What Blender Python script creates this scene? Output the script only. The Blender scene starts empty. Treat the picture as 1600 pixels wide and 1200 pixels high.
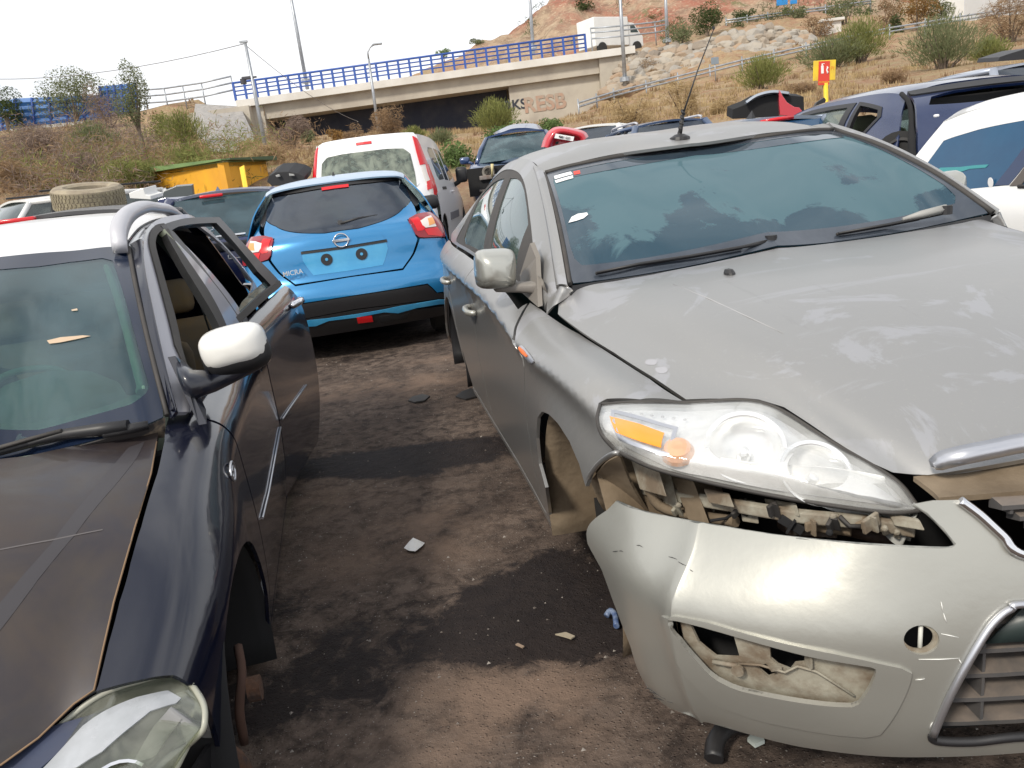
import bpy, bmesh, math, random
import numpy as np
from mathutils import Matrix, Vector, noise as mnoise
from mathutils.geometry import delaunay_2d_cdt
R_ = math.radians
random.seed(7); np.random.seed(7)
scn = bpy.context.scene
COL = scn.collection
# ------------------------------------------------------------------ camera
CM = np.array([[0.99253, -0.122, 0.0], [-0.02996, -0.24371, 0.96938], [-0.11826, -0.96214, -0.24555]])            # camera axes (right, down, forward) as columns, in world
CO = np.array([0, 0, 1.35]); FP = 1250.0
cd = bpy.data.cameras.new('camera'); cam = bpy.data.objects.new('camera', cd); COL.objects.link(cam)
cd.sensor_width = 36; cd.lens = 36*FP/1600; cd.clip_end = 2000; cd.clip_start = .02
cam.matrix_world = Matrix(((CM[0,0], -CM[0,1], -CM[0,2], CO[0]), (CM[1,0], -CM[1,1], -CM[1,2], CO[1]), (CM[2,0], -CM[2,1], -CM[2,2], CO[2]), (0,0,0,1)))
scn.camera = cam
# ------------------------------------------------------------------ world + sun
SUN_EL, SUN_AZ = 42, 215      # azimuth clockwise from +Y (behind, to the left of the viewer)
w = bpy.data.worlds.new('World'); scn.world = w; w.use_nodes = True
nt = w.node_tree; nt.nodes.clear()
def wn(t, **k):
    n = nt.nodes.new(t)
    for a, b in k.items(): setattr(n, a, b)
    return n
out = wn('ShaderNodeOutputWorld'); bg = wn('ShaderNodeBackground')
sky = wn('ShaderNodeTexSky', sky_type='NISHITA', sun_disc=False, sun_elevation=R_(SUN_EL), sun_rotation=R_(SUN_AZ))
tc = wn('ShaderNodeTexCoord'); mp = wn('ShaderNodeMapping'); mp.inputs['Scale'].default_value = (1.3, 1.3, 3.2)
nz = wn('ShaderNodeTexNoise'); nz.inputs['Scale'].default_value = 1.6; nz.inputs['Detail'].default_value = 7; nz.inputs['Roughness'].default_value = .55
rp = wn('ShaderNodeValToRGB'); rp.color_ramp.elements[0].position = .36; rp.color_ramp.elements[1].position = .56
rp.color_ramp.elements[0].color = (.45,.45,.45,1); rp.color_ramp.elements[1].color = (1,1,1,1)
sx = wn('ShaderNodeSeparateXYZ'); hm = wn('ShaderNodeMapRange'); hm.inputs[1].default_value = .75; hm.inputs[2].default_value = .38; hm.inputs[3].default_value = 0; hm.inputs[4].default_value = 1
mxf = wn('ShaderNodeMath', operation='MAXIMUM')
nz2 = wn('ShaderNodeTexNoise'); nz2.inputs['Scale'].default_value = 3.1; nz2.inputs['Detail'].default_value = 6
r2 = wn('ShaderNodeValToRGB'); r2.color_ramp.elements[0].position = .3; r2.color_ramp.elements[1].position = .6
r2.color_ramp.elements[0].color = (8.7,9.0,9.4,1); r2.color_ramp.elements[1].color = (10.2,10.3,10.5,1)
mx = wn('ShaderNodeMixRGB')
L = nt.links.new
L(tc.outputs['Generated'], mp.inputs[0]); L(mp.outputs[0], nz.inputs[0]); L(nz.outputs[0], rp.inputs[0]); L(mp.outputs[0], nz2.inputs[0]); L(nz2.outputs[0], r2.inputs[0])
L(tc.outputs['Generated'], sx.inputs[0]); L(sx.outputs[2], hm.inputs[0]); L(rp.outputs[0], mxf.inputs[0]); L(hm.outputs[0], mxf.inputs[1])
L(mxf.outputs[0], mx.inputs[0]); L(sky.outputs[0], mx.inputs[1]); L(r2.outputs[0], mx.inputs[2]); L(mx.outputs[0], bg.inputs[0]); L(bg.outputs[0], out.inputs[0])
bg.inputs[1].default_value = .10
sl = bpy.data.lights.new('sun', 'SUN'); sl.energy = 2.7; sl.angle = R_(8); sl.color = (1, .93, .82)
so = bpy.data.objects.new('sun', sl); COL.objects.link(so)
dv = Vector((math.sin(R_(SUN_AZ))*math.cos(R_(SUN_EL)), math.cos(R_(SUN_AZ))*math.cos(R_(SUN_EL)), math.sin(R_(SUN_EL))))
so.rotation_euler = dv.to_track_quat('Z', 'Y').to_euler()
scn.view_settings.view_transform = 'Standard'; scn.view_settings.look = 'None'; scn.view_settings.exposure = 0.22; scn.view_settings.gamma = 1
scn.render.engine = 'CYCLES'
scn.cycles.max_bounces = 8; scn.cycles.transparent_max_bounces = 12
# ------------------------------------------------------------------ projection helpers
FR = {"A": {"R": [[0.19295, 0.9812, -0.00353], [-0.98118, 0.19292, -0.00764], [-0.00682, 0.00494, 0.99996]], "t": [-1.5568, 1.6274, -0.1123]}, "B": {"R": [[0.1527, 0.98811, 0.01807], [-0.98826, 0.15258, 0.00796], [0.00511, -0.01908, 0.9998]], "t": [1.0104, 2.1102, 0.0184]}, "C": {"R": [[-0.1398, -0.99008, -0.01426], [0.99018, -0.13977, -0.0026], [0.00058, -0.01448, 0.99989]], "t": [-1.2558, 7.0274, 0.1198]}, "K": {"R": [[0.06975, -0.99755, 0.00523], [0.99756, 0.06975, 0.00032], [-0.00069, 0.00519, 0.99998]], "t": [-1.5495, 11.7006, 0.3371]}}
def car_mat(k):
    R = np.array(FR[k]['R']); t = np.array(FR[k]['t'])
    U, _, V = np.linalg.svd(R); return U@V, t
def ray(u, v): return CM@np.array([(u-800)/FP, (v-600)/FP, 1.])
def at(u, v, Y):
    d = ray(u, v); return CO+d*(Y/d[1])
class Frame:
    def __init__(s, R, t):
        s.R = np.array(R, float); s.t = np.array(t, float)
        s.M = Matrix([list(s.R[i])+[s.t[i]] for i in range(3)]+[[0,0,0,1]])
    def p(s, u, v, x=None, y=None, z=None):
        o = s.R.T@(CO-s.t); d = s.R.T@ray(u, v)
        i, val = (0, x) if x is not None else (1, y) if y is not None else (2, z)
        return o+d*((val-o[i])/d[i])
    def proj(s, P):
        q = (np.asarray(P)@s.R.T+s.t-CO)@CM
        return np.stack([800+FP*q[..., 0]/q[..., 2], 600+FP*q[..., 1]/q[..., 2]], -1)
WORLD = Frame(np.eye(3), (0,0,0))
# ------------------------------------------------------------------ objects
def tag(o, label=None, cat=None, group=None, kind=None):
    for k, v in (('label', label), ('category', cat), ('group', group), ('kind', kind)):
        if v: o[k] = v
    return o
def thing(name, label, cat, M=None, group=None):
    o = bpy.data.objects.new(name, None); COL.objects.link(o); o.empty_display_size = .2
    if M is not None: o.matrix_world = M
    return tag(o, label, cat, group)
def mesh_obj(name, me, mats, parent=None):
    o = bpy.data.objects.new(name, me); COL.objects.link(o)
    if not isinstance(mats, (list, tuple)): mats = [mats]
    for m in mats: me.materials.append(m)
    if parent: o.parent = parent
    return o
class MB:
    """mesh builder: plain vertex / face lists"""
    def __init__(s): s.v = []; s.f = []; s.m = []; s.sm = []; s.n = []
    def add(s, V, F, mi=0, smooth=True, nr=None):
        b = len(s.v); s.v += [tuple(float(c) for c in p) for p in V]; s.n += [None]*len(V) if nr is None else [tuple(float(c) for c in q) for q in nr]
        for f in F: s.f.append(tuple(b+i for i in f)); s.m.append(mi); s.sm.append(smooth)
        return s
    def box(s, c, d, R=None, mi=0, bev=0, taper=None):
        c = np.array(c, float); h = np.array(d, float)/2
        if bev <= 0:
            V = [np.array([a*h[0], b*h[1], e*h[2]]) for a in (-1,1) for b in (-1,1) for e in (-1,1)]
            F = [(0,1,3,2),(4,6,7,5),(0,4,5,1),(2,3,7,6),(0,2,6,4),(1,5,7,3)]
        else:
            bm = bmesh.new(); bmesh.ops.create_cube(bm, size=1)
            for q in bm.verts: q.co = Vector((q.co.x*d[0], q.co.y*d[1], q.co.z*d[2]))
            bmesh.ops.bevel(bm, geom=bm.edges[:], offset=min(bev, min(d)*.45), segments=2, affect='EDGES', profile=.5)
            V = [np.array(q.co) for q in bm.verts]; bm.verts.index_update(); F = [tuple(q.index for q in f.verts) for f in bm.faces]; bm.free()
        if taper:
            V = [np.array([p[0]*(1+(taper[0]-1)*(p[2]/d[2]+.5)), p[1]*(1+(taper[1]-1)*(p[2]/d[2]+.5)), p[2]]) for p in V]
        if R is not None: R = np.array(R); V = [R@p for p in V]
        return s.add([c+p for p in V], F, mi, False)
    def tube(s, pts, r, n=8, mi=0, cap=True):
        pts = [np.array(p, float) for p in pts]; k = len(pts)
        rs = r if isinstance(r, (list, tuple)) else [r]*k
        V = []; up = None
        for i in range(k):
            t = pts[min(i+1, k-1)]-pts[max(i-1, 0)]; t = t/(np.linalg.norm(t)+1e-12)
            if up is None:
                up = np.array([0,0,1.]) if abs(t[2]) < .9 else np.array([1.,0,0])
            a = np.cross(t, up); a /= np.linalg.norm(a)+1e-12; b = np.cross(a, t); up = b
            for j in range(n):
                q = 2*math.pi*j/n; V.append(pts[i]+rs[i]*(math.cos(q)*a+math.sin(q)*b))
        F = [(i*n+j, i*n+(j+1)%n, (i+1)*n+(j+1)%n, (i+1)*n+j) for i in range(k-1) for j in range(n)]
        s.add(V, F, mi, True)
        if cap:
            s.add(V[:n], [tuple(range(n))[::-1]], mi, False); s.add(V[-n:], [tuple(range(n))], mi, False)
        return s
    def disc(s, c, nrm, r, h, n=24, mi=0, prof=None):
        """lathe about an axis: prof = [(radius, offset)...]"""
        c = np.array(c, float); nrm = np.array(nrm, float); nrm /= np.linalg.norm(nrm)
        a = np.cross(nrm, [0,0,1.] if abs(nrm[2]) < .9 else [1.,0,0]); a /= np.linalg.norm(a); b = np.cross(nrm, a)
        prof = prof or [(0,0),(r,0),(r,h),(0,h)]
        V = []; k = len(prof)
        for (rr, hh) in prof:
            for j in range(n):
                q = 2*math.pi*j/n; V.append(c+nrm*hh+rr*(math.cos(q)*a+math.sin(q)*b))
        F = [(i*n+j, i*n+(j+1)%n, (i+1)*n+(j+1)%n, (i+1)*n+j) for i in range(k-1) for j in range(n)]
        return s.add(V, F, mi, False)
    def poly(s, P, mi=0): return s.add(P, [tuple(range(len(P)))], mi, False)
    def prism(s, P, off, mi=0):
        """polygon P (3D loop) extruded by the vector off"""
        P = [np.array(p, float) for p in P]; off = np.array(off, float); n = len(P)
        V = P+[p+off for p in P]
        return s.add(V, [tuple(range(n))[::-1], tuple(range(n, 2*n))]+[(i, (i+1)%n, n+(i+1)%n, n+i) for i in range(n)], mi, False)
    def build(s, name, mats, parent=None, fixn=True, bevel=0, mirror=False):
        me = bpy.data.meshes.new(name); hasn = any(q is not None for q in s.n); fixn = fixn and not hasn
        V = [(p[0], -p[1], p[2]) for p in s.v] if mirror else s.v
        F = [f[::-1] for f in s.f] if mirror else s.f
        me.from_pydata(V, [], F)
        me.polygons.foreach_set('material_index', s.m); me.polygons.foreach_set('use_smooth', s.sm)
        if fixn:
            bm = bmesh.new(); bm.from_mesh(me)
            bmesh.ops.remove_doubles(bm, verts=bm.verts, dist=1e-5)
            bmesh.ops.recalc_face_normals(bm, faces=bm.faces); bm.to_mesh(me); bm.free()
        me.update()
        if hasn:
            ln = []
            for pl in me.polygons:
                fn = tuple(pl.normal)
                for li in pl.loop_indices:
                    q = s.n[me.loops[li].vertex_index] if s.sm[pl.index] else None
                    ln.append(q if q is not None else fn)
            me.normals_split_custom_set(ln)
        o = mesh_obj(name, me, mats, parent)
        if bevel:
            md = o.modifiers.new('bevel', 'BEVEL'); md.width = bevel; md.segments = 2; md.limit_method = 'ANGLE'; md.angle_limit = R_(40)
        return o
# ------------------------------------------------------------------ surfaces
def cr(P, n):
    """Catmull-Rom resample of the first axis of P to (len-1)*n+1 samples"""
    P = np.asarray(P, float); k = len(P)
    if k == 2:
        t = np.linspace(0, 1, n+1).reshape(-1, *([1]*(P.ndim-1))); return P[0]*(1-t)+P[1]*t
    E = np.concatenate([[2*P[0]-P[1]], P, [2*P[-1]-P[-2]]])
    o = []
    for i in range(k-1):
        p0, p1, p2, p3 = E[i:i+4]
        for j in range(n):
            t = j/n
            o.append(.5*((2*p1)+(-p0+p2)*t+(2*p0-5*p1+4*p2-p3)*t*t+(-p0+3*p1-3*p2+p3)*t**3))
    o.append(P[-1]); return np.array(o)
class Net:
    """smooth surface through a grid of control points; (u, v) in [0,1]^2"""
    def __init__(s, rows, n=12, m=12):
        G = cr(np.array(rows, float), n); G = np.swapaxes(cr(np.swapaxes(G, 0, 1), m), 0, 1)
        s.G = G; s.a, s.b = G.shape[:2]
        d1 = np.linalg.norm(np.diff(G, axis=0), axis=2).sum(0).mean(); d2 = np.linalg.norm(np.diff(G, axis=1), axis=2).sum(1).mean()
        s.L = np.array([d1, d2])
        gu, gv = np.gradient(G, axis=(0, 1)); N = np.cross(gu, gv); N /= np.linalg.norm(N, axis=2, keepdims=True)+1e-12; s.N = N
    def _bl(s, A, uv):
        uv = np.clip(np.asarray(uv, float), 0, 1); x = uv[..., 0]*(s.a-1); y = uv[..., 1]*(s.b-1)
        i = np.minimum(x.astype(int), s.a-2); j = np.minimum(y.astype(int), s.b-2); fx = (x-i)[..., None]; fy = (y-j)[..., None]
        return A[i,j]*(1-fx)*(1-fy)+A[i+1,j]*fx*(1-fy)+A[i,j+1]*(1-fx)*fy+A[i+1,j+1]*fx*fy
    def at(s, uv): return s._bl(s.G, uv)
    def nrm(s, uv):
        n = s._bl(s.N, uv); return n/(np.linalg.norm(n, axis=-1, keepdims=True)+1e-12)
    def inv(s, px, fr, proj=None):
        """image points -> (u, v) on the surface"""
        pj = proj or fr.proj
        S = pj(s.G); out = []
        for p in px:
            d = ((S-np.array(p, float))**2).sum(2); k = np.unravel_index(d.argmin(), d.shape)
            q = np.array([k[0]/(s.a-1), k[1]/(s.b-1)])
            for _ in range(8):
                f = pj(s.at(q))-p; h = 2e-3
                q1 = np.clip(q+[h,0], 0, 1); q1 = q-[h,0] if q1[0] == q[0] else q1; q2 = np.clip(q+[0,h], 0, 1); q2 = q-[0,h] if q2[1] == q[1] else q2
                J = np.stack([(pj(s.at(q1))-p-f)/(q1[0]-q[0]), (pj(s.at(q2))-p-f)/(q2[1]-q[1])], 1)
                try: st = np.linalg.solve(J, -f)
                except Exception: break
                st = np.clip(st, -.08, .08); q = np.clip(q+st, 0, 1)
            out.append(q)
        return np.array(out)
def inside(p, poly):
    x, y = p; c = False; n = len(poly); j = n-1
    for i in range(n):
        xi, yi = poly[i]; xj, yj = poly[j]
        if (yi > y) != (yj > y) and x < (xj-xi)*(y-yi)/(yj-yi)+xi: c = not c
        j = i
    return c
def dense(poly, step, closed=True):
    P = np.asarray(poly, float); o = []; n = len(P)
    for i in range(n if closed else n-1):
        a, b = P[i], P[(i+1) % n]; k = max(1, int(math.ceil(np.linalg.norm(b-a)/step)))
        for j in range(k): o.append(a+(b-a)*j/k)
    if not closed: o.append(P[-1])
    return np.array(o)
def rnd(P, r=.25, closed=True, it=2):
    """corner-cutting smooth of a closed outline"""
    P = np.asarray(P, float)
    for _ in range(it):
        Q = np.roll(P, -1, 0); P = np.stack([P*(1-r)+Q*r, P*r+Q*(1-r)], 1).reshape(-1, P.shape[1])
    return P
def trim(net, outline, holes=(), step=.03, thick=.004, side=1, lift=0.0, edge_step=None, rim=True):
    """piece of the surface inside outline (uv loop) minus holes, with real thickness -> MB"""
    Lx = net.L; es = edge_step or step*.5
    loops = [dense(np.asarray(outline)*Lx, es)]+[dense(np.asarray(h)*Lx, es) for h in holes]
    pts = []; edges = []
    for l in loops:
        b = len(pts); pts += [Vector(p) for p in l]; edges += [(b+i, b+(i+1) % len(l)) for i in range(len(l))]
    allb = np.concatenate(loops); o = loops[0]; mn = o.min(0); mxx = o.max(0)
    nx = int((mxx[0]-mn[0])/step)+1; ny = int((mxx[1]-mn[1])/step)+1
    for i in range(nx+1):
        for j in range(ny+1):
            p = np.array([mn[0]+(i+.5*(j % 2))*step, mn[1]+j*step])
            if not inside(p, o): continue
            if any(inside(p, h) for h in loops[1:]): continue
            if ((allb-p)**2).sum(1).min() < (step*.42)**2: continue
            pts.append(Vector(p))
    r = delaunay_2d_cdt(pts, edges, [], 0, 1e-6)
    V2 = np.array([tuple(q) for q in r[0]]); F = []
    for f in r[2]:
        c = V2[list(f)].mean(0)
        if inside(c, o) and not any(inside(c, h) for h in loops[1:]): F.append(tuple(f))
    uv = V2/Lx; P = net.at(uv); N = net.nrm(uv)*side
    P = P+N*lift
    mb = MB(); n = len(P)
    # orient
    FA = np.array([f[:3] for f in F]); fn = np.cross(P[FA[:,1]]-P[FA[:,0]], P[FA[:,2]]-P[FA[:,0]])
    flip = (fn*N[FA[:,0]]).sum() < 0
    if flip: F = [f[::-1] for f in F]
    mb.add(P, F, 0, True, N)
    if thick:
        ec = {}
        for f in F:
            for i in range(len(f)):
                e = (f[i], f[(i+1) % len(f)]); ec[e] = 1
        be = [e for e in ec if (e[1], e[0]) not in ec]
        B = P-N*thick
        mb.add(B, [f[::-1] for f in F], 0, True, -N)
        idx = {}; RV = []
        def g(i, lay):
            if (i, lay) not in idx: idx[(i, lay)] = len(RV); RV.append(P[i] if lay == 0 else B[i])
            return idx[(i, lay)]
        RF = [(g(b,0), g(a,0), g(a,1), g(b,1)) for a, b in be]
        mb.add(RV, RF, 1 if rim == 'mat' else 0, False)
    return mb
def patch(rows, n=8, m=8, thick=0, side=1, lift=0):
    """whole smooth patch as MB"""
    net = rows if isinstance(rows, Net) else Net(rows, n, m)
    P = net.G+net.N*side*lift; a, b = P.shape[:2]; V = P.reshape(-1, 3)
    F = [(i*b+j, (i+1)*b+j, (i+1)*b+j+1, i*b+j+1) for i in range(a-1) for j in range(b-1)]
    NN = (net.N*side).reshape(-1, 3); FA = np.array([f[:3] for f in F]); fn = np.cross(V[FA[:,1]]-V[FA[:,0]], V[FA[:,2]]-V[FA[:,0]])
    if (fn*NN[FA[:,0]]).sum() < 0: F = [f[::-1] for f in F]
    mb = MB(); mb.add(V, F, 0, True, NN)
    if thick:
        B = (P-net.N*side*thick).reshape(-1, 3); mb.add(B, [f[::-1] for f in F], 0, True, -NN)
        bd = [i*b for i in range(a)]+[(a-1)*b+j for j in range(1, b)]+[i*b+b-1 for i in range(a-2, -1, -1)]+[j for j in range(b-2, 0, -1)]
        k = len(bd); mb.add([V[i] for i in bd]+[B[i] for i in bd], [(i, (i+1) % k, k+(i+1) % k, k+i) for i in range(k)], 0, False)
    return mb
WARP = [None]
def mirror_mb(mb):
    o = MB(); w_ = WARP[0] or (lambda p: p); o.v = [w_((p[0], -p[1], p[2])) for p in mb.v]; o.f = [f[::-1] for f in mb.f]; o.m = list(mb.m); o.sm = list(mb.sm)
    o.n = [None if q is None else (q[0], -q[1], q[2]) for q in mb.n]; return o
def both(mb):
    """half + mirrored half in one builder (for parts that cross the centre line)"""
    for i, p in enumerate(mb.v):
        if abs(p[1]) < 1e-4 and mb.n[i] is not None:
            q = np.array((mb.n[i][0], 0, mb.n[i][2])); mb.n[i] = tuple(q/(np.linalg.norm(q)+1e-12)); mb.v[i] = (p[0], 0.0, p[2])
    o = mirror_mb(mb); b = len(mb.v); q = MB(); q.v = mb.v+o.v; q.f = mb.f+[tuple(b+i for i in f) for f in o.f]; q.m = mb.m+o.m; q.sm = mb.sm+o.sm; q.n = mb.n+o.n; return q
def pair(mb, name, mat, rt, **k):
    a = mb.build(name, mat, rt, **k); b = mirror_mb(mb).build(name, mat, rt, **k); return a, b
# ------------------------------------------------------------------ materials
MATS = {}
def newmat(name):
    m = bpy.data.materials.new(name); m.use_nodes = True; nt = m.node_tree; nt.nodes.clear()
    o = nt.nodes.new('ShaderNodeOutputMaterial')
    def N(t, **k):
        n = nt.nodes.new(t)
        for a, b in k.items():
            if a == 'ins':
                for i, v in b.items(): n.inputs[i].default_value = v
            else: setattr(n, a, b)
        return n
    return m, nt, N, o
def c4(c): return (c[0], c[1], c[2], 1)
def surf(name, col, rough=.6, metal=0, col2=None, scale=8, lo=.4, hi=.65, bump=0, bscale=60, coat=0, spec=.5, dust=0, dcol=(.33,.29,.24), dscale=3, emis=None, streak=None, det=6, obj='Object'):
    """principled with two-colour noise, bump and settled dust on faces that look up"""
    m, nt, N, o = newmat(name); L = nt.links.new
    p = N('ShaderNodeBsdfPrincipled', ins={'Roughness': rough, 'Metallic': metal, 'Coat Weight': coat, 'Coat Roughness': .06, 'Specular IOR Level': spec})
    tc = N('ShaderNodeTexCoord'); src = tc.outputs[obj]
    if streak:
        mp = N('ShaderNodeMapping', ins={'Scale': streak}); L(src, mp.inputs[0]); src = mp.outputs[0]
    c = None
    if col2 is not None:
        n1 = N('ShaderNodeTexNoise', ins={'Scale': scale, 'Detail': det, 'Roughness': .6}); L(src, n1.inputs[0])
        mr = N('ShaderNodeMapRange', ins={1: lo, 2: hi}); L(n1.outputs[0], mr.inputs[0])
        mx = N('ShaderNodeMixRGB', ins={1: c4(col), 2: c4(col2)}); L(mr.outputs[0], mx.inputs[0]); c = mx.outputs[0]
    if dust:
        g = N('ShaderNodeNewGeometry'); sp = N('ShaderNodeSeparateXYZ'); L(g.outputs['Normal'], sp.inputs[0])
        up = N('ShaderNodeMapRange', ins={1: -.2, 2: .8}); L(sp.outputs[2], up.inputs[0])
        n2 = N('ShaderNodeTexNoise', ins={'Scale': dscale, 'Detail': 8, 'Roughness': .65, 'Distortion': .6}); L(src, n2.inputs[0])
        m2 = N('ShaderNodeMapRange', ins={1: .35, 2: .72, 3: .35, 4: 1}); L(n2.outputs[0], m2.inputs[0])
        ml = N('ShaderNodeMath', operation='MULTIPLY'); L(up.outputs[0], ml.inputs[0]); L(m2.outputs[0], ml.inputs[1])
        mk = N('ShaderNodeMath', operation='MULTIPLY', ins={1: dust}); mk.use_clamp = True; L(ml.outputs[0], mk.inputs[0])
        dm = N('ShaderNodeMixRGB', ins={1: c4(col), 2: c4(dcol)})
        if c: L(c, dm.inputs[1])
        L(mk.outputs[0], dm.inputs[0]); c = dm.outputs[0]
        rm = N('ShaderNodeMapRange', ins={1: 0, 2: 1, 3: rough, 4: .75}); L(mk.outputs[0], rm.inputs[0]); L(rm.outputs[0], p.inputs['Roughness'])
        if metal:
            mm = N('ShaderNodeMapRange', ins={1: 0, 2: 1, 3: metal, 4: 0}); L(mk.outputs[0], mm.inputs[0]); L(mm.outputs[0], p.inputs['Metallic'])
        if coat:
            mm = N('ShaderNodeMapRange', ins={1: 0, 2: .8, 3: coat, 4: 0}); L(mk.outputs[0], mm.inputs[0]); L(mm.outputs[0], p.inputs['Coat Weight'])
    if c: L(c, p.inputs['Base Color'])
    else: p.inputs['Base Color'].default_value = c4(col)
    if bump:
        n3 = N('ShaderNodeTexNoise', ins={'Scale': bscale, 'Detail': 5}); L(tc.outputs[obj], n3.inputs[0])
        b = N('ShaderNodeBump', ins={'Strength': bump, 'Distance': .01}); L(n3.outputs[0], b.inputs['Height']); L(b.outputs[0], p.inputs['Normal'])
    if emis: p.inputs['Emission Color'].default_value = c4(emis[:3]); p.inputs['Emission Strength'].default_value = emis[3]
    L(p.outputs[0], o.inputs[0]); return m
def glass(name, tint=(.45,.62,.6), dust=.25, dcol=(.30,.36,.35), dscale=3, rough=.02, film=0.0, lo=.45, hi=.62, seed=0, refl=1.35, body=(.02,.05,.06), opa=.0, grad=None):
    """car glass: tinted see-through + mirror reflection + dusty film with its own shape"""
    m, nt, N, o = newmat(name); L = nt.links.new
    t = N('ShaderNodeBsdfTransparent', ins={0: c4(tint)}); gl = N('ShaderNodeBsdfGlossy', ins={'Color': (.95,.98,1,1), 'Roughness': rough})
    lw = N('ShaderNodeLayerWeight', ins={0: .5}); pw = N('ShaderNodeMath', operation='POWER', ins={1: 4.5}); L(lw.outputs['Facing'], pw.inputs[0]); fr = N('ShaderNodeMapRange', ins={1: 0, 2: 1, 3: .05*(refl-1)/.35+.02, 4: 1}); L(pw.outputs[0], fr.inputs[0]); ms = N('ShaderNodeMixShader'); L(fr.outputs[0], ms.inputs[0])
    
    bd = N('ShaderNodeBsdfDiffuse', ins={0: c4(body)}); m0 = N('ShaderNodeMixShader', ins={0: opa}); L(t.outputs[0], m0.inputs[1]); L(bd.outputs[0], m0.inputs[2])
    L(m0.outputs[0], ms.inputs[1]); L(gl.outputs[0], ms.inputs[2])
    tc = N('ShaderNodeTexCoord'); mp = N('ShaderNodeMapping', ins={'Location': (seed, seed*1.7, 0)}); L(tc.outputs['Object'], mp.inputs[0])
    n = N('ShaderNodeTexNoise', ins={'Scale': dscale, 'Detail': 8, 'Roughness': .6, 'Distortion': .5}); L(mp.outputs[0], n.inputs[0])
    mr = N('ShaderNodeMapRange', ins={1: lo, 2: hi, 3: film, 4: dust}); src = n.outputs[0]
    if grad:
        sx_ = N('ShaderNodeSeparateXYZ'); L(tc.outputs['Object'], sx_.inputs[0]); a_ = N('ShaderNodeMapRange', ins={1: grad[0], 2: grad[1], 3: -grad[2], 4: grad[2]}); L(sx_.outputs[2], a_.inputs[0])
        ad = N('ShaderNodeMath', operation='ADD'); L(n.outputs[0], ad.inputs[0]); L(a_.outputs[0], ad.inputs[1]); src = ad.outputs[0]
    L(src, mr.inputs[0])
    df = N('ShaderNodeBsdfDiffuse', ins={0: c4(dcol)}); m2 = N('ShaderNodeMixShader'); L(mr.outputs[0], m2.inputs[0]); L(ms.outputs[0], m2.inputs[1]); L(df.outputs[0], m2.inputs[2])
    L(m2.outputs[0], o.inputs[0]); return m
def add_text(body, size, mat, parent, P, xdir, ydir, name='lettering', depth=.002, align='CENTER', ytrans=0, bold=.0):
    """lettering as a mesh: P centre, xdir / ydir unit vectors in the parent's space"""
    cu = bpy.data.curves.new(name, 'FONT'); cu.body = body; cu.size = size; cu.align_x = align; cu.align_y = 'CENTER'; cu.extrude = depth; cu.offset = bold*size
    o = bpy.data.objects.new(name, cu); COL.objects.link(o)
    me = bpy.data.meshes.new_from_object(o); bpy.data.objects.remove(o); bpy.data.curves.remove(cu)
    X = Vector(xdir).normalized(); Y = Vector(ydir).normalized(); Z = X.cross(Y).normalized(); Y = Z.cross(X)
    M = Matrix(((X[0],Y[0],Z[0],P[0]),(X[1],Y[1],Z[1],P[1]),(X[2],Y[2],Z[2],P[2]),(0,0,0,1)))
    me.transform(M); me.materials.clear()
    return mesh_obj(name, me, mat, parent)

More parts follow.
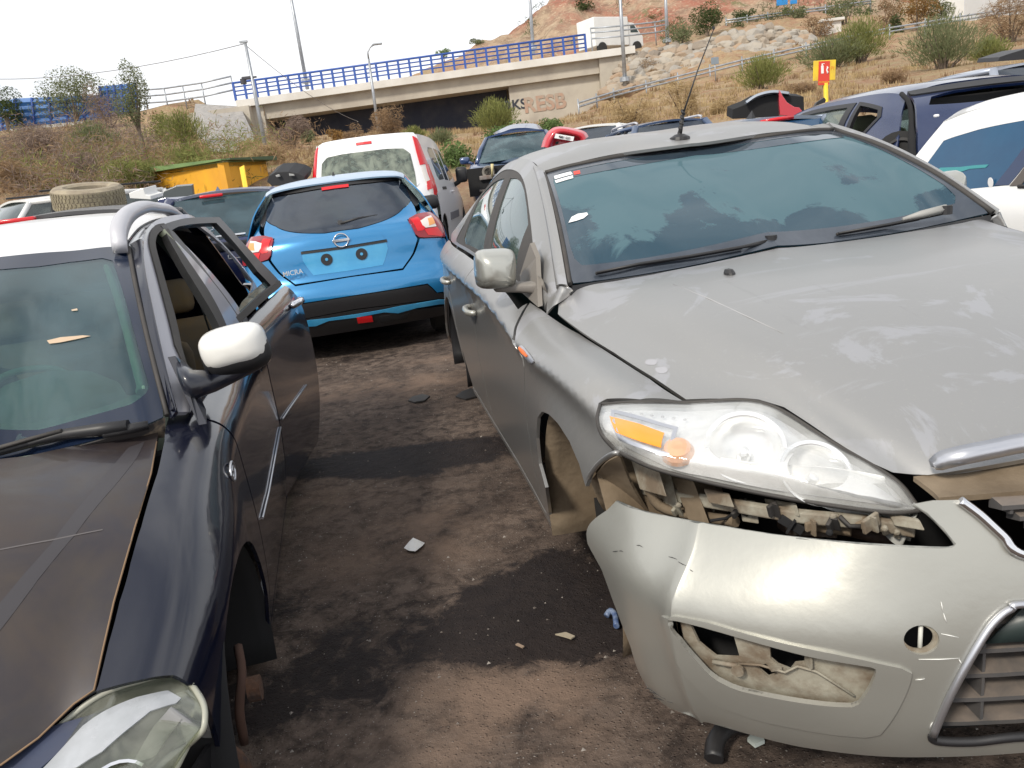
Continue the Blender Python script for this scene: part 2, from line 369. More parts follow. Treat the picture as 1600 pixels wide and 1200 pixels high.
def weathered(name, col, patchc, beige, rough=.32, metal=.7, coat=.3, amount=1.0, sc=2.0):
    """old metallic paint: dried-water patches with crisp edges, streaks, grime, micro speckle"""
    m, nt, N, o = newmat(name); L = nt.links.new
    p = N('ShaderNodeBsdfPrincipled', ins={'Metallic': metal, 'Roughness': rough, 'Coat Weight': coat, 'Coat Roughness': .12}); tc = N('ShaderNodeTexCoord'); ob = tc.outputs['Object']
    def nz(scale, det=8, ro=.6, dist=0, st=None, rot=0):
        s_ = ob
        if st: q = N('ShaderNodeMapping', ins={'Scale': st, 'Rotation': (0,0,rot)}); L(ob, q.inputs[0]); s_ = q.outputs[0]
        n = N('ShaderNodeTexNoise', ins={'Scale': scale, 'Detail': det, 'Roughness': ro, 'Distortion': dist}); L(s_, n.inputs[0]); return n.outputs[0]
    def mr(x, a, b, c=0, d=1):
        n = N('ShaderNodeMapRange', ins={1: a, 2: b, 3: c, 4: d}); L(x, n.inputs[0]); return n.outputs[0]
    def mx(f, a, b):
        n = N('ShaderNodeMixRGB')
        for i, x in ((0,f),(1,a),(2,b)):
            if isinstance(x, tuple): n.inputs[i].default_value = c4(x)
            else: L(x, n.inputs[i])
        return n.outputs[0]
    def mul(a, b):
        n = N('ShaderNodeMath', operation='MULTIPLY'); L(a, n.inputs[0])
        if isinstance(b, float): n.inputs[1].default_value = b
        else: L(b, n.inputs[1])
        return n.outputs[0]
    g = N('ShaderNodeNewGeometry'); sp = N('ShaderNodeSeparateXYZ'); L(g.outputs['Normal'], sp.inputs[0]); up = mr(sp.outputs[2], .1, .75)
    grime = mul(up, mr(nz(1.3, 9, .65, .4), .3, .7, .45, .8)); pat = mul(mul(up, mr(nz(sc, 9, .62, 1.1), .555, .585)), .7*amount)
    strk = mul(mul(up, mr(nz(9, 8, .7, .3, (1, .12, 1), .6), .60, .66)), .5*amount); strk2 = mul(mul(up, mr(nz(11, 8, .7, .3, (.10, 1, 1), -.5), .62, .68)), .35*amount)
    bei = mul(up, mr(nz(.9, 6, .5, .3), .56, .66, 0, .7)); spk = mul(mr(nz(160, 3, .5), .62, .72), .25)
    c = mx(grime, col, tuple(x*.92 for x in col)); c = mx(bei, c, beige); c = mx(pat, c, patchc); c = mx(strk, c, patchc); c = mx(strk2, c, tuple(x*.7 for x in col)); c = mx(spk, c, beige)
    L(c, p.inputs['Base Color']); n = N('ShaderNodeMath', operation='MAXIMUM'); L(pat, n.inputs[0]); L(grime, n.inputs[1])
    L(mr(n.outputs[0], 0, 1, rough, .46), p.inputs['Roughness']); L(mr(n.outputs[0], 0, 1, metal, metal*.6), p.inputs['Metallic']); L(mr(n.outputs[0], 0, .9, coat, 0), p.inputs['Coat Weight'])
    b = N('ShaderNodeBump', ins={'Strength': .12, 'Distance': .004}); L(nz(35, 6, .6), b.inputs['Height']); L(b.outputs[0], p.inputs['Normal'])
    L(p.outputs[0], o.inputs[0]); return m

# ================================================================== TERRAIN
TP = [(x, y, .017*max(y,0)) for x in (-9,-3,3,9,14) for y in (-6,0,4,8)]
TP += [(-12,0,0),(-10,12,.5),(-5,12,.4),(0,12,.38),(5,12,.4),(10,12,.5),(-9,16,1.0),(-4,16,.9),(1,16,.9),(6,15,.75),(11,14,.7),(17,12,.7)]
for (u, v, Y) in [(-150,360,16),(0,330,18),(0,265,28),(0,207,55),(130,300,20),(130,195,55),(220,290,22),(215,183,55),(300,262,26),(262,170,57),(330,160,60),
                  (418,250,28),(390,222,49),(345,246,40),(300,238,42),(320,200,55),(420,220,46),(480,262,22),(560,262,22),(600,207,46),(800,203,46),(870,192,42),(500,252,25),(650,217,32),(700,255,20),(800,225,24),(850,203,30),
                  (950,205,22),(945,165,46),(1010,150,47),(1100,160,30),(1200,168,22),(1300,152,23),(1300,112,38),(1400,118,28),(1500,110,26),(1650,90,26),(1650,50,44),(1500,55,46),(1160,112,48),(1250,92,48),(1390,64,48),
                  (1000,90,58),(1100,62,60),(1230,48,62),(1290,62,56),(1140,42,70),(1350,20,72),(1050,75,66),(960,86,66),
                  (640,118,90),(800,52,96),(745,82,98),(860,4,96),(900,-60,118),(1000,30,88),(1050,-50,120),(1200,20,84),(1200,-60,125),(1350,0,90),(1470,22,80),(1500,38,76),(1600,30,76),(1700,20,80),(1450,2,100),(1560,25,110)]:
    TP.append(tuple(at(u, v, Y)))
TP += [(-60,60,9),(-100,60,9),(-60,160,8),(0,170,8),(-30,110,8),(-110,0,1),(90,0,2),(60,-10,1.5),(120,80,14),(120,170,16),(60,170,20),(-50,20,4),(60,25,5),(0,110,8.5),(15,170,18)]
for (u, v, x_) in [(400,219,0),(480,212,0),(600,207,0),(700,205,0),(800,203,0),(850,200,0)]:
    q = at(u, v, 46)
    for yy, dz in ((50,-.2),(55,-.6),(60,-.8),(66,-.8)): TP.append((q[0]*(yy/46)**.6, yy, q[2]+dz))
TP = np.array(TP)
def _K(A, B): return np.sqrt(((A[:,None,:2]-B[None,:,:2])**2).sum(2)+.6)
_n = len(TP); _A = np.zeros((_n+3,_n+3)); _A[:_n,:_n] = _K(TP,TP)+np.eye(_n)*-.02; _A[:_n,_n] = 1; _A[:_n,_n+1:] = TP[:,:2]; _A[_n:,:_n] = _A[:_n,_n:].T
_W = np.linalg.solve(_A, np.r_[TP[:,2], 0,0,0])
def hz(P):
    P = np.atleast_2d(np.asarray(P, float))[:, :2]; o = []
    for i in range(0, len(P), 4000):
        q = P[i:i+4000]; o.append(_K(q, TP)@_W[:_n]+_W[_n]+q@_W[_n+1:])
    return np.concatenate(o)
def ground_at(u, v, Y0=None):
    """march a pixel ray to the terrain"""
    d = ray(u, v); prev = None
    for k in np.arange(2, 160, .5):
        P = CO+d*k
        if P[2] < hz(P)[0]: return P
    return CO+d*60
xs = np.concatenate([np.linspace(-120,-12,60)[:-1], np.linspace(-12,-2.6,50)[:-1], np.linspace(-2.6,2.4,110)[:-1], np.linspace(2.4,30,110)[:-1], np.linspace(30,140,50)])
ys = np.concatenate([np.linspace(-12,.6,20)[:-1], np.linspace(.6,7.5,150)[:-1], np.linspace(7.5,24,70)[:-1], np.linspace(24,70,130)[:-1], np.linspace(70,125,70)[:-1], np.linspace(125,330,24)])
GX, GY = np.meshgrid(xs, ys, indexing='ij'); P2 = np.stack([GX.ravel(), GY.ravel()], 1); HZ = hz(P2)
BL = [(710,705,.42,.20,1.0),(640,730,.30,.16,.6),(540,725,.38,.16,.9),(830,930,.26,.16,1.0),(900,985,.26,.16,1.1),(770,1000,.16,.12,.8),(460,1090,.30,.16,.7),(600,1000,.28,.14,.5),(560,560,.3,.16,.5),(440,950,.25,.2,.5),(560,510,.9,.5,1.2),(880,880,.2,.2,.6)]  # oil stains, plus shade painted under the blue hatchback
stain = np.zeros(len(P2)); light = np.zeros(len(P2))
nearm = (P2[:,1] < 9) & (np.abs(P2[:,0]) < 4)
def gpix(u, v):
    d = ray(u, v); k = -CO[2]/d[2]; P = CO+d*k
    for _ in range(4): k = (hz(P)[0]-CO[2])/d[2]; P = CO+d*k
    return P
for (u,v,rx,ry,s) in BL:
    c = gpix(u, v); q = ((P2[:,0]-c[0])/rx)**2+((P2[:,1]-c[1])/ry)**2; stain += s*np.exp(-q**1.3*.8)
for (u,v,rx,ry,s) in [(820,1075,.24,.17,1.1),(760,1150,.3,.2,.7),(640,600,.5,.28,1.0),(700,560,.3,.15,1.0),(600,860,.4,.2,.8),(540,620,.4,.3,.7),(680,820,.25,.2,.8),(520,780,.3,.2,.6)]:
    c = gpix(u, v); q = ((P2[:,0]-c[0])/rx)**2+((P2[:,1]-c[1])/ry)**2; light += s*np.exp(-q)
rs = np.random.RandomState(3)
amp = np.clip((P2[:,1]-15)/30, 0, 1)*.22
nzv = np.array([mnoise.noise(Vector((x*.35, y*.35, 0)))+.6*mnoise.noise(Vector((x*1.1, y*1.1, 5))) for x, y in P2])
rough = np.array([mnoise.noise(Vector((x*.16, y*.16, 9)))*1.0+mnoise.noise(Vector((x*.5, y*.5, 3)))*.5 for x, y in P2])
hill = np.clip((P2[:,1]-66)/15, 0, 1)*np.clip((P2[:,0]+8)/10, 0, 1)
fine = np.array([mnoise.noise(Vector((x*6, y*6, 2)))*.006+mnoise.noise(Vector((x*16, y*16, 4)))*.003 if a else 0 for (x, y), a in zip(P2, nearm)])
Z = HZ+amp*nzv+hill*rough*1.3+fine
nyy = len(ys); V = np.stack([P2[:,0], P2[:,1], Z], 1)
F = [(i*nyy+j, (i+1)*nyy+j, (i+1)*nyy+j+1, i*nyy+j+1) for i in range(len(xs)-1) for j in range(nyy-1)]
me = bpy.data.meshes.new('ground'); me.from_pydata(V.tolist(), [], F); me.polygons.foreach_set('use_smooth', [True]*len(F))
ca = me.color_attributes.new('zone', 'FLOAT_COLOR', 'POINT')
yard = 1-np.clip((P2[:,1]-14.5)/4, 0, 1)
zc = np.stack([np.clip(stain,0,1.2), hill, yard, light], 1); ca.data.foreach_set('color', zc.astype(np.float32).ravel())
m, nt_, N, o_ = newmat('earth'); L = nt_.links.new
p = N('ShaderNodeBsdfPrincipled', ins={'Roughness': .9, 'Specular IOR Level': .25}); tcn = N('ShaderNodeTexCoord'); ob = tcn.outputs['Object']
at_ = N('ShaderNodeAttribute', attribute_name='zone'); sp = N('ShaderNodeSeparateColor'); L(at_.outputs['Color'], sp.inputs[0])
def NZ(sc, det=7, ro=.6, dist=0, src=ob, st=None):
    if st:
        q = N('ShaderNodeMapping', ins={'Scale': st, 'Rotation': (0,0,.25)}); L(src, q.inputs[0]); src = q.outputs[0]
    n = N('ShaderNodeTexNoise', ins={'Scale': sc, 'Detail': det, 'Roughness': ro, 'Distortion': dist}); L(src, n.inputs[0]); return n.outputs[0]
def MR(src, a, b, c=0, d=1):
    n = N('ShaderNodeMapRange', ins={1: a, 2: b, 3: c, 4: d}); L(src, n.inputs[0]); return n.outputs[0]
def MIX(f, a, b, bl='MIX'):
    n = N('ShaderNodeMixRGB', blend_type=bl)
    for i, x in ((0, f), (1, a), (2, b)):
        if isinstance(x, tuple): n.inputs[i].default_value = c4(x)
        elif isinstance(x, float): n.inputs[i].default_value = x
        else: L(x, n.inputs[i])
    return n.outputs[0]
def MA(op, a, b):
    n = N('ShaderNodeMath', operation=op)
    for i, x in ((0, a), (1, b)):
        if isinstance(x, (float, int)): n.inputs[i].default_value = x
        else: L(x, n.inputs[i])
    return n.outputs[0]
# yard dirt
d0 = MIX(MR(NZ(1.6), .35, .65), (.085,.062,.050), (.165,.124,.100))
d1 = MIX(MR(NZ(14, 8, .7, .4), .42, .62), d0, (.042,.031,.026))
d2 = MIX(MR(NZ(7, 9, .75, 0, st=(1, 7, 1)), .60, .68, 0, .55), d1, (.22,.19,.165))
vo = N('ShaderNodeTexVoronoi', ins={'Scale': 75}); L(ob, vo.inputs[0]); vr = N('ShaderNodeSeparateColor'); L(vo.outputs['Color'], vr.inputs[0])
spk = MA('MULTIPLY', MR(vo.outputs['Distance'], .22, .12), MR(vr.outputs[0], .86, .90))
d3 = MIX(spk, d2, (.34,.31,.28))
vo2 = N('ShaderNodeTexVoronoi', ins={'Scale': 210}); L(ob, vo2.inputs[0]); vr2 = N('ShaderNodeSeparateColor'); L(vo2.outputs['Color'], vr2.inputs[0])
d3 = MIX(MA('MULTIPLY', MR(vo2.outputs['Distance'], .35, .2), MR(vr2.outputs[0], .8, .9, 0, .7)), d3, (.26,.235,.21))
lt = MA('MULTIPLY', at_.outputs['Alpha'], MR(NZ(5, 8, .65), .35, .6)); d3 = MIX(lt, d3, (.20,.14,.105))
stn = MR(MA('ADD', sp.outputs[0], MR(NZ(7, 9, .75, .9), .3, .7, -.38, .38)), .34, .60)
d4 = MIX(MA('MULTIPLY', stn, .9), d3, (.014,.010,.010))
# slope: dry grass and red earth
s0 = MIX(MR(NZ(.25, 8), .38, .62), (.42,.30,.175), (.30,.235,.13)); s1 = MIX(MR(NZ(1.1, 9, .7), .45, .6), s0, (.33,.19,.115)); s2 = MIX(MR(NZ(4, 9, .75), .5, .62, 0, .6), s1, (.48,.37,.24))
# hill: bare rock, ochre and terracotta
g = N('ShaderNodeNewGeometry'); h0 = MIX(MR(NZ(.09, 6), .45, .56), (.42,.31,.21), (.36,.15,.10)); h1 = MIX(MR(NZ(.7, 9, .75), .45, .6, 0, .7), h0, (.20,.13,.09)); h2 = MIX(MR(NZ(.35, 9, .7), .58, .64, 0, .8), h1, (.17,.17,.08))
h2 = MIX(MR(NZ(2.5, 6, .7), .55, .62, 0, .8), h2, (.5,.40,.28))
c = MIX(sp.outputs[1], s2, h2); c = MIX(sp.outputs[2], c, d4); L(c, p.inputs['Base Color'])
L(MR(stn, 0, 1, .93, .7), p.inputs['Roughness'])
bp = N('ShaderNodeBump', ins={'Strength': .75, 'Distance': .02}); L(MA('ADD', NZ(22, 9, .7), MA('MULTIPLY', MR(vo.outputs['Distance'], .3, 0), .35)), bp.inputs['Height'])
bp2 = N('ShaderNodeBump', ins={'Strength': .9, 'Distance': .5}); L(NZ(.8, 9, .7), bp2.inputs['Height']); L(bp.outputs[0], bp2.inputs['Normal']); L(MA('MULTIPLY', MA('SUBTRACT', 1, sp.outputs[2]), .9), bp2.inputs['Strength'])
L(bp2.outputs[0], p.inputs['Normal']); L(p.outputs[0], o_.inputs[0])
ground = mesh_obj('ground', me, m); tag(ground, kind='structure')
# loose grit and stones
def stone(mb, c, r, sd=0, fl=.7, mi=0, sub=1):
    rg = random.Random(sd); bm = bmesh.new(); bmesh.ops.create_icosphere(bm, subdivisions=sub, radius=1)
    off = Vector((rg.random()*50, rg.random()*50, 0)); ax = (1+rg.uniform(-.3,.4), 1+rg.uniform(-.3,.3), fl*(1+rg.uniform(-.2,.2)))
    Rm = Matrix.Rotation(rg.random()*6.3, 3, 'Z')
    for v in bm.verts:
        k = 1+.35*mnoise.noise(v.co*1.3+off); q = Rm@Vector((v.co.x*ax[0]*k, v.co.y*ax[1]*k, v.co.z*ax[2]*k)); v.co = q
    V = [np.array(c)+r*np.array(v.co) for v in bm.verts]; bm.verts.index_update(); Fx = [tuple(v.index for v in f.verts) for f in bm.faces]; bm.free()
    mb.add(V, Fx, mi, False)
M_grit = surf('grit', (.13,.11,.095), .9, col2=(.30,.27,.24), scale=30, lo=.45, hi=.6)
mb = MB()
rg = random.Random(5); tmp = []
for i in range(1900):
    x = rg.uniform(-1.6, 1.5); y = rg.uniform(.7, 7.0); tmp.append((x, y, rg.random()))
hh = hz([(a, b) for a, b, _ in tmp])
base = [(1,0,0),(-.6,.8,0),(-.5,-.9,0),(0,0,.8)]
for (x, y, q), z in zip(tmp, hh):
    r = .0025+.006*q**5; z += mnoise.noise(Vector((x*6, y*6, 2)))*.006+mnoise.noise(Vector((x*16, y*16, 4)))*.003
    a = q*40; ca_, sa = math.cos(a), math.sin(a)
    mb.add([(x+r*(bx*ca_-by*sa), y+r*(bx*sa+by*ca_), z+r*bz) for bx, by, bz in base], [(0,1,3),(1,2,3),(2,0,3)], 0, False)
tag(mb.build('grit', M_grit, fixn=False), kind='stuff', label='fine gravel and grit on the oily ground', cat='gravel')
# ================================================================== BRIDGE
M_conc = surf('concrete', (.47,.43,.36), .85, col2=(.36,.32,.27), scale=.5, bump=.2, bscale=8)
M_concl = surf('pale_concrete', (.66,.64,.60), .8, col2=(.56,.53,.48), scale=.6)
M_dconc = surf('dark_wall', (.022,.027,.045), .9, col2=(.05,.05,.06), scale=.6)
M_blue = surf('blue_metal', (.03,.09,.36), .45)
M_galv = surf('galvanised', (.42,.44,.47), .45, metal=.6, col2=(.3,.32,.34), scale=3)
def span(u1, v1, Y1, u2, v2, Y2): return at(u1, v1, Y1), at(u2, v2, Y2)
YB1, YB2 = 56, 56
A, B = at(368,157,YB1), at(992,71,YB2)         # top outer edge of the deck parapet
dr = (B-A)/np.linalg.norm(B-A); bk = np.array([dr[1]*-1, dr[0], 0]); bk /= np.linalg.norm(bk); up = np.array([0,0,1.])
def bx(mb, a, b, y0, y1, z0, z1, mi=0):
    P = [a+bk*y0+up*z0, b+bk*y0+up*z0, b+bk*y1+up*z0, a+bk*y1+up*z0, a+bk*y0+up*z1, b+bk*y0+up*z1, b+bk*y1+up*z1, a+bk*y1+up*z1]
    mb.add(P, [(0,3,2,1),(4,5,6,7),(0,1,5,4),(1,2,6,5),(2,3,7,6),(3,0,4,7)], mi, False)
br = thing('road_bridge', 'concrete road bridge with blue railing across the back', 'bridge', Matrix.Translation(Vector(A)))
def place(o, root): o.parent = root; o.matrix_parent_inverse = root.matrix_world.inverted()
def wpart(mb, name, mats, root, **k):
    o = mb.build(name, mats, **k); place(o, root); return o
mb = MB(); bx(mb, A, B, 0, 11, -.45, 0); wpart(mb, 'parapet_slab', M_concl, br)
mb = MB(); bx(mb, A+dr*1.2, B-dr*2.4, .5, 10.5, -1.35, -.454); wpart(mb, 'deck_beam', M_conc, br)
mb = MB(); bx(mb, A-dr*14, A+dr*1.6, .35, 10.6, -3.4, -.46); bx(mb, A-dr*3.0, A+dr*.9, -.5, .346, -3.6, -.46)
wpart(mb, 'abutment', M_conc, br)
mb = MB(); bx(mb, B-dr*2.39, B+dr*.8, .3, 10.6, -5.2, -.46); bx(mb, B-dr*8.5, B-dr*2.4, .9, 11, -5.6, -1.36); wpart(mb, 'abutment', M_conc, br)
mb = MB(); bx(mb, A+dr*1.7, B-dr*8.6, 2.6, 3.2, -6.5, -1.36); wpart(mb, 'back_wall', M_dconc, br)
# railing
rail = MB(); n = 33; LN = np.linalg.norm(B-A); E_ = B-dr*3.2; LE = np.linalg.norm(E_-A)
for i in range(n):
    P = A+dr*(LE*i/(n-1))
    P0 = P+bk*.15
    rail.add([P0+dr*s*.07+bk*t*.05+up*z for z in (0, 1.15) for s in (-1,1) for t in (-1,1)], [(0,1,3,2),(4,6,7,5),(0,4,5,1),(2,3,7,6),(0,2,6,4),(1,5,7,3)], 0, False)
for h, r in ((.32,.045),(.58,.045),(.84,.045),(1.10,.07)): rail.tube([A+bk*.15+up*h, E_+bk*.15+up*h], r, 6)
wpart(rail, 'railing', M_blue, br)
rail = MB()
for h in (.5,.8): rail.tube([A+bk*10.6+up*h, E_+bk*10.6+up*h], .06, 4)
for i in range(22):
    P = A+dr*(LE*i/21)+bk*10.6; rail.tube([P, P+up*.95], .07, 4)
wpart(rail, 'far_railing', M_blue, br)
# graffiti on the right abutment face
M_gr1 = surf('orange_spray', (.42,.27,.20), .9, col2=(.36,.31,.25), scale=2.5); M_gr2 = surf('dark_spray', (.03,.035,.05), .8)
gp = (B-dr*5.3)+bk*.9+up*-2.75
g1 = add_text('RESB', 1.35, M_gr1, None, gp-bk*.03-dr*.9, dr, up, 'graffiti', .01, bold=.03); place(g1, br)
g1 = add_text('RKS', .9, M_gr2, None, (B-dr*8.2)+bk*.88+up*-2.6, dr, up, 'graffiti', .01, bold=.02); place(g1, br)
# paved cone of the embankment
def quadslab(name, pts, mat, label, cat, th=.15, kind=None):
    mb = MB(); P = [np.array(p) for p in pts]; nrm = np.cross(P[1]-P[0], P[2]-P[0]); nrm /= np.linalg.norm(nrm)
    if nrm[1] > 0: nrm = -nrm
    mb.prism(P, -nrm*th); o = mb.build(name, mat); return tag(o, label, cat, kind=kind)
M_pav = surf('stone_paving', (.36,.34,.32), .9, col2=(.25,.24,.23), scale=4, bump=.4, bscale=12)
mb = MB(); ap = at(305,162,57.2); c0 = at(330,245,42)
rim = [at(u, v, Y) for u, v, Y in ((398,214,52),(392,226,46),(372,234,42),(350,238,40),(330,236,41),(312,225,46),(300,200,54))]
for i in range(len(rim)-1):
    mb.add([ap, rim[i], rim[i+1]], [(0,1,2)])
mb.add([at(375,166,56.2), ap, rim[0]], [(0,1,2)])
tag(mb.build('paved_slope', M_pav), 'grey stone paved cone beside the left bridge abutment', 'paved slope')
# approach guardrail left of the bridge
def guardrail(name, pts, label, group=None, h=.75, n=12, mat=None, rails=(.55,.35), r=.07):
    mb = MB(); P = [np.array(p) for p in pts]
    D = dense(P, 3.0, False)
    for q in D: mb.tube([q-np.array([0,0,.4]), q+np.array([0,0,h])], r*.8, 5)
    for hh_ in rails: mb.tube([q+np.array([0,0,hh_]) for q in D], r, 6)
    o = mb.build(name, mat or M_galv); return tag(o, label, 'guardrail', group)
guardrail('guardrail', [at(200,170,60), at(262,166,58), at(320,158,57), at(366,148,56.5)], 'grey guardrail leading up to the left end of the bridge', rails=(.3,.75,1.15), h=1.2, r=.06)
guardrail('guardrail', [at(905,178,44), at(960,160,47), at(1060,135,48), at(1160,110,48), at(1260,88,48), at(1390,60,48), at(1500,42,49), at(1620,22,50)], 'long low guardrail climbing right below the stone wall', r=.055)
guardrail('guardrail', [at(1135,43,70), at(1200,34,71), at(1290,22,72), at(1360,12,74)], 'short guardrail on the upper road above the stone wall', r=.07)
guardrail('guardrail', [at(925,72,62), at(975,68,62), at(1025,62,63), at(1045,58,64)], 'guardrail in front of the white box truck', rails=(.5,.9,1.2), h=1.25, r=.06)
# noise barrier
bw = thing('noise_barrier', 'blue corrugated noise barrier on the left embankment', 'noise barrier', Matrix.Translation(Vector(at(100,175,56))))
seg = [(-90,222,178,1),(25,197,154,1),(155,184,135,1),(157,183,135,0),(210,174,131,0)]
pts_b = [at(-90,224,56), at(25,200,56), at(157,186,56.5), at(212,178,57)]
tops = [[at(-90,180,56), at(25,155,56), at(155,150,56.5)], [at(157,136,56.5), at(212,131,57)]]
mb = MB()
def corr(mb, b0, b1, t0, t1, n, mi=0):
    d = (b1-b0); nn = np.array([d[1], -d[0], 0]); nn /= np.linalg.norm(nn)
    V = []
    for i in range(n+1):
        f = i/n
        for k in range(9):
            zf = k/8; V.append((b0*(1-f)+b1*f)*(1-zf)+(t0*(1-f)+t1*f)*zf+nn*(.06 if k % 2 else -.06))
    mb.add(V, [(i*9+k, (i+1)*9+k, (i+1)*9+k+1, i*9+k+1) for i in range(n) for k in range(8)], mi, False)
corr(mb, pts_b[0], pts_b[1], tops[0][0], tops[0][1], 4); corr(mb, pts_b[1], pts_b[2], tops[0][1], tops[0][2], 5); corr(mb, pts_b[2], pts_b[3], tops[1][0], tops[1][1], 3)
M_barr = surf('barrier_blue', (.04,.15,.42), .5, col2=(.06,.19,.48), scale=.8)
o = wpart(mb, 'panels', M_barr, bw)
sm = o.modifiers.new('thick', 'SOLIDIFY'); sm.thickness = .1
mb = MB()
for k in range(3):
    a, b = pts_b[k], pts_b[k+1]; a2 = (tops[0][0], tops[0][1], tops[1][0])[k]; b2 = (tops[0][1], tops[0][2], tops[1][1])[k]
    for i in range(6):
        f = i/5; P = a*(1-f)+b*f; Q = a2*(1-f)+b2*f; mb.tube([P-np.array([0,.12,1]), Q+np.array([0,-.12,.05])], .09, 4)
wpart(mb, 'posts', M_blue, bw)
mb = MB()
for k in range(3): mb.prism([pts_b[k]+np.array([0,-.2,-.9]), pts_b[k+1]+np.array([0,-.2,-.9]), pts_b[k+1]+np.array([0,-.2,-.02]), pts_b[k]+np.array([0,-.2,-.02])], (0,.6,0))
wpart(mb, 'footing', M_concl, bw)
# stone wall
M_rock = surf('wall_rock', (.36,.30,.23), .9, col2=(.24,.20,.16), scale=.35, lo=.4, hi=.6, bump=.6, bscale=3)
M_rock2 = surf('grey_rock', (.31,.285,.25), .9, col2=(.40,.35,.28), scale=.5, bump=.6, bscale=3)
M_rock3 = surf('ochre_rock', (.34,.24,.16), .9, col2=(.30,.24,.18), scale=.5, bump=.6, bscale=3)
mb = MB(); rg = random.Random(11)
bot = np.array([(945,150),(1000,140),(1060,128),(1130,113),(1200,98),(1272,84)]); top = np.array([(985,84),(1020,78),(1070,70),(1130,56),(1200,42),(1272,58)])
def lerpc(C, f):
    k = f*(len(C)-1); i = min(int(k), len(C)-2); return C[i]*(1-(k-i))+C[i+1]*(k-i)
for row in range(8):
    nst = 27
    for i in range(nst):
        f = (i+.5*(row % 2)+rg.uniform(-.12,.12))/nst; t = (row+rg.uniform(-.15,.15)+.4)/8
        pb, pt_ = lerpc(bot, max(0,min(1,f))), lerpc(top, max(0,min(1,f))); q = pb*(1-t)+pt_*t
        P = at(q[0], q[1], 52+t*5.0); s = rg.choice((.40,.46,.54,.62)); stone(mb, P, s*.95, rg.random()*1e6, .72, rg.choice((0,0,1,1,2)), 2)
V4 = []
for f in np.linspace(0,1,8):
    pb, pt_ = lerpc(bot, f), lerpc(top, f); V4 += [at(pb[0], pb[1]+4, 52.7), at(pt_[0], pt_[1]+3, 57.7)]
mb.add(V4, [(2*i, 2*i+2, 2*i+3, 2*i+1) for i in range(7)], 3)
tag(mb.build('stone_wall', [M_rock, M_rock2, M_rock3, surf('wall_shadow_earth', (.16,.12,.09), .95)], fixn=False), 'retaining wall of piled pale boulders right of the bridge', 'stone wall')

# ================================================================== VEGETATION
def leafmat(name, c1, c2, sc=1.2):
    m, nt, N, o = newmat(name); L = nt.links.new
    tc = N('ShaderNodeTexCoord'); n = N('ShaderNodeTexNoise', ins={'Scale': sc, 'Detail': 6, 'Roughness': .8}); L(tc.outputs['Object'], n.inputs[0])
    mr = N('ShaderNodeMapRange', ins={1: .38, 2: .62}); L(n.outputs[0], mr.inputs[0]); mx = N('ShaderNodeMixRGB', ins={1: c4(c1), 2: c4(c2)}); L(mr.outputs[0], mx.inputs[0])
    d = N('ShaderNodeBsdfDiffuse'); L(mx.outputs[0], d.inputs[0]); t = N('ShaderNodeBsdfTranslucent'); L(mx.outputs[0], t.inputs[0])
    ms = N('ShaderNodeMixShader', ins={0: .3}); L(d.outputs[0], ms.inputs[1]); L(t.outputs[0], ms.inputs[2]); L(ms.outputs[0], o.inputs[0]); return m
LM = {'olive': leafmat('olive_leaf', (.27,.28,.10), (.15,.17,.06)), 'green': leafmat('green_leaf', (.17,.24,.09), (.10,.15,.06)), 'dark': leafmat('dark_leaf', (.055,.08,.035), (.10,.125,.05)),
      'grey': leafmat('grey_leaf', (.22,.24,.13), (.13,.15,.075)), 'brown': leafmat('dry_leaf', (.36,.25,.15), (.24,.16,.10)), 'purple': leafmat('bare_twigs', (.30,.23,.19), (.20,.155,.13)), 'orange': leafmat('rust_leaf', (.33,.19,.07), (.24,.15,.06)), 'straw': leafmat('straw', (.50,.38,.21), (.38,.28,.16))}
M_bark = surf('bark', (.17,.13,.10), .9, col2=(.10,.08,.06), scale=6)
def bush_mesh(seed, w, h, n, leaf, kind='round', trunk=0, lump=7):
    rg = random.Random(seed); cl = []
    for i in range(lump):
        a = rg.random()*6.283; r = rg.random()**.6*.62; z = rg.uniform(.22, .85)
        cl.append((math.cos(a)*r*w/2, math.sin(a)*r*w/2, trunk+z*(h-trunk), rg.uniform(.28,.48)))
    V = []; F = []
    for i in range(n):
        cx, cy, cz, cr_ = cl[rg.randrange(lump)]
        if kind == 'broom':      # upright thin shoots fanning from the base
            a = rg.random()*6.283; t = rg.random(); sp = rg.uniform(.1,1)
            top = np.array([math.cos(a)*w/2*sp, math.sin(a)*w/2*sp, h*(1-.45*sp*sp)*rg.uniform(.8,1.08)])
            base = np.array([math.cos(a)*w*.10*sp, math.sin(a)*w*.10*sp, 0]); f = rg.uniform(.25,1)**.8
            c = base*(1-f)+top*f+np.array([rg.gauss(0,.04), rg.gauss(0,.04), 0])*w; d = (top-base); d /= np.linalg.norm(d); d = d+np.array([rg.gauss(0,.3) for _ in range(3)]); L1, L2 = leaf*2.6, leaf*.3
        else:
            while True:
                q = np.array([rg.uniform(-1,1) for _ in range(3)]);
                if 0.2 < np.dot(q,q) < 1: break
            c = np.array([cx, cy, cz])+q*np.array([w*cr_*.62, w*cr_*.62, (h-trunk)*cr_*.7]); d = np.array([rg.gauss(0,1), rg.gauss(0,1), rg.gauss(0,.7)])
            L1, L2 = (leaf*1.0, leaf*.5) if kind == 'round' else (leaf*3.2, leaf*.22)
        d = d/np.linalg.norm(d); s = np.cross(d, [rg.gauss(0,1), rg.gauss(0,1), rg.gauss(0,1)]); s /= np.linalg.norm(s)+1e-9
        k = rg.uniform(.6,1.3); b = len(V)
        V += [c-d*L1*k, c+s*L2*k, c+d*L1*k, c-s*L2*k]; F.append((b,b+1,b+2,b+3))
    me = bpy.data.meshes.new('crown'); me.from_pydata([tuple(v) for v in V], [], F); return me, cl
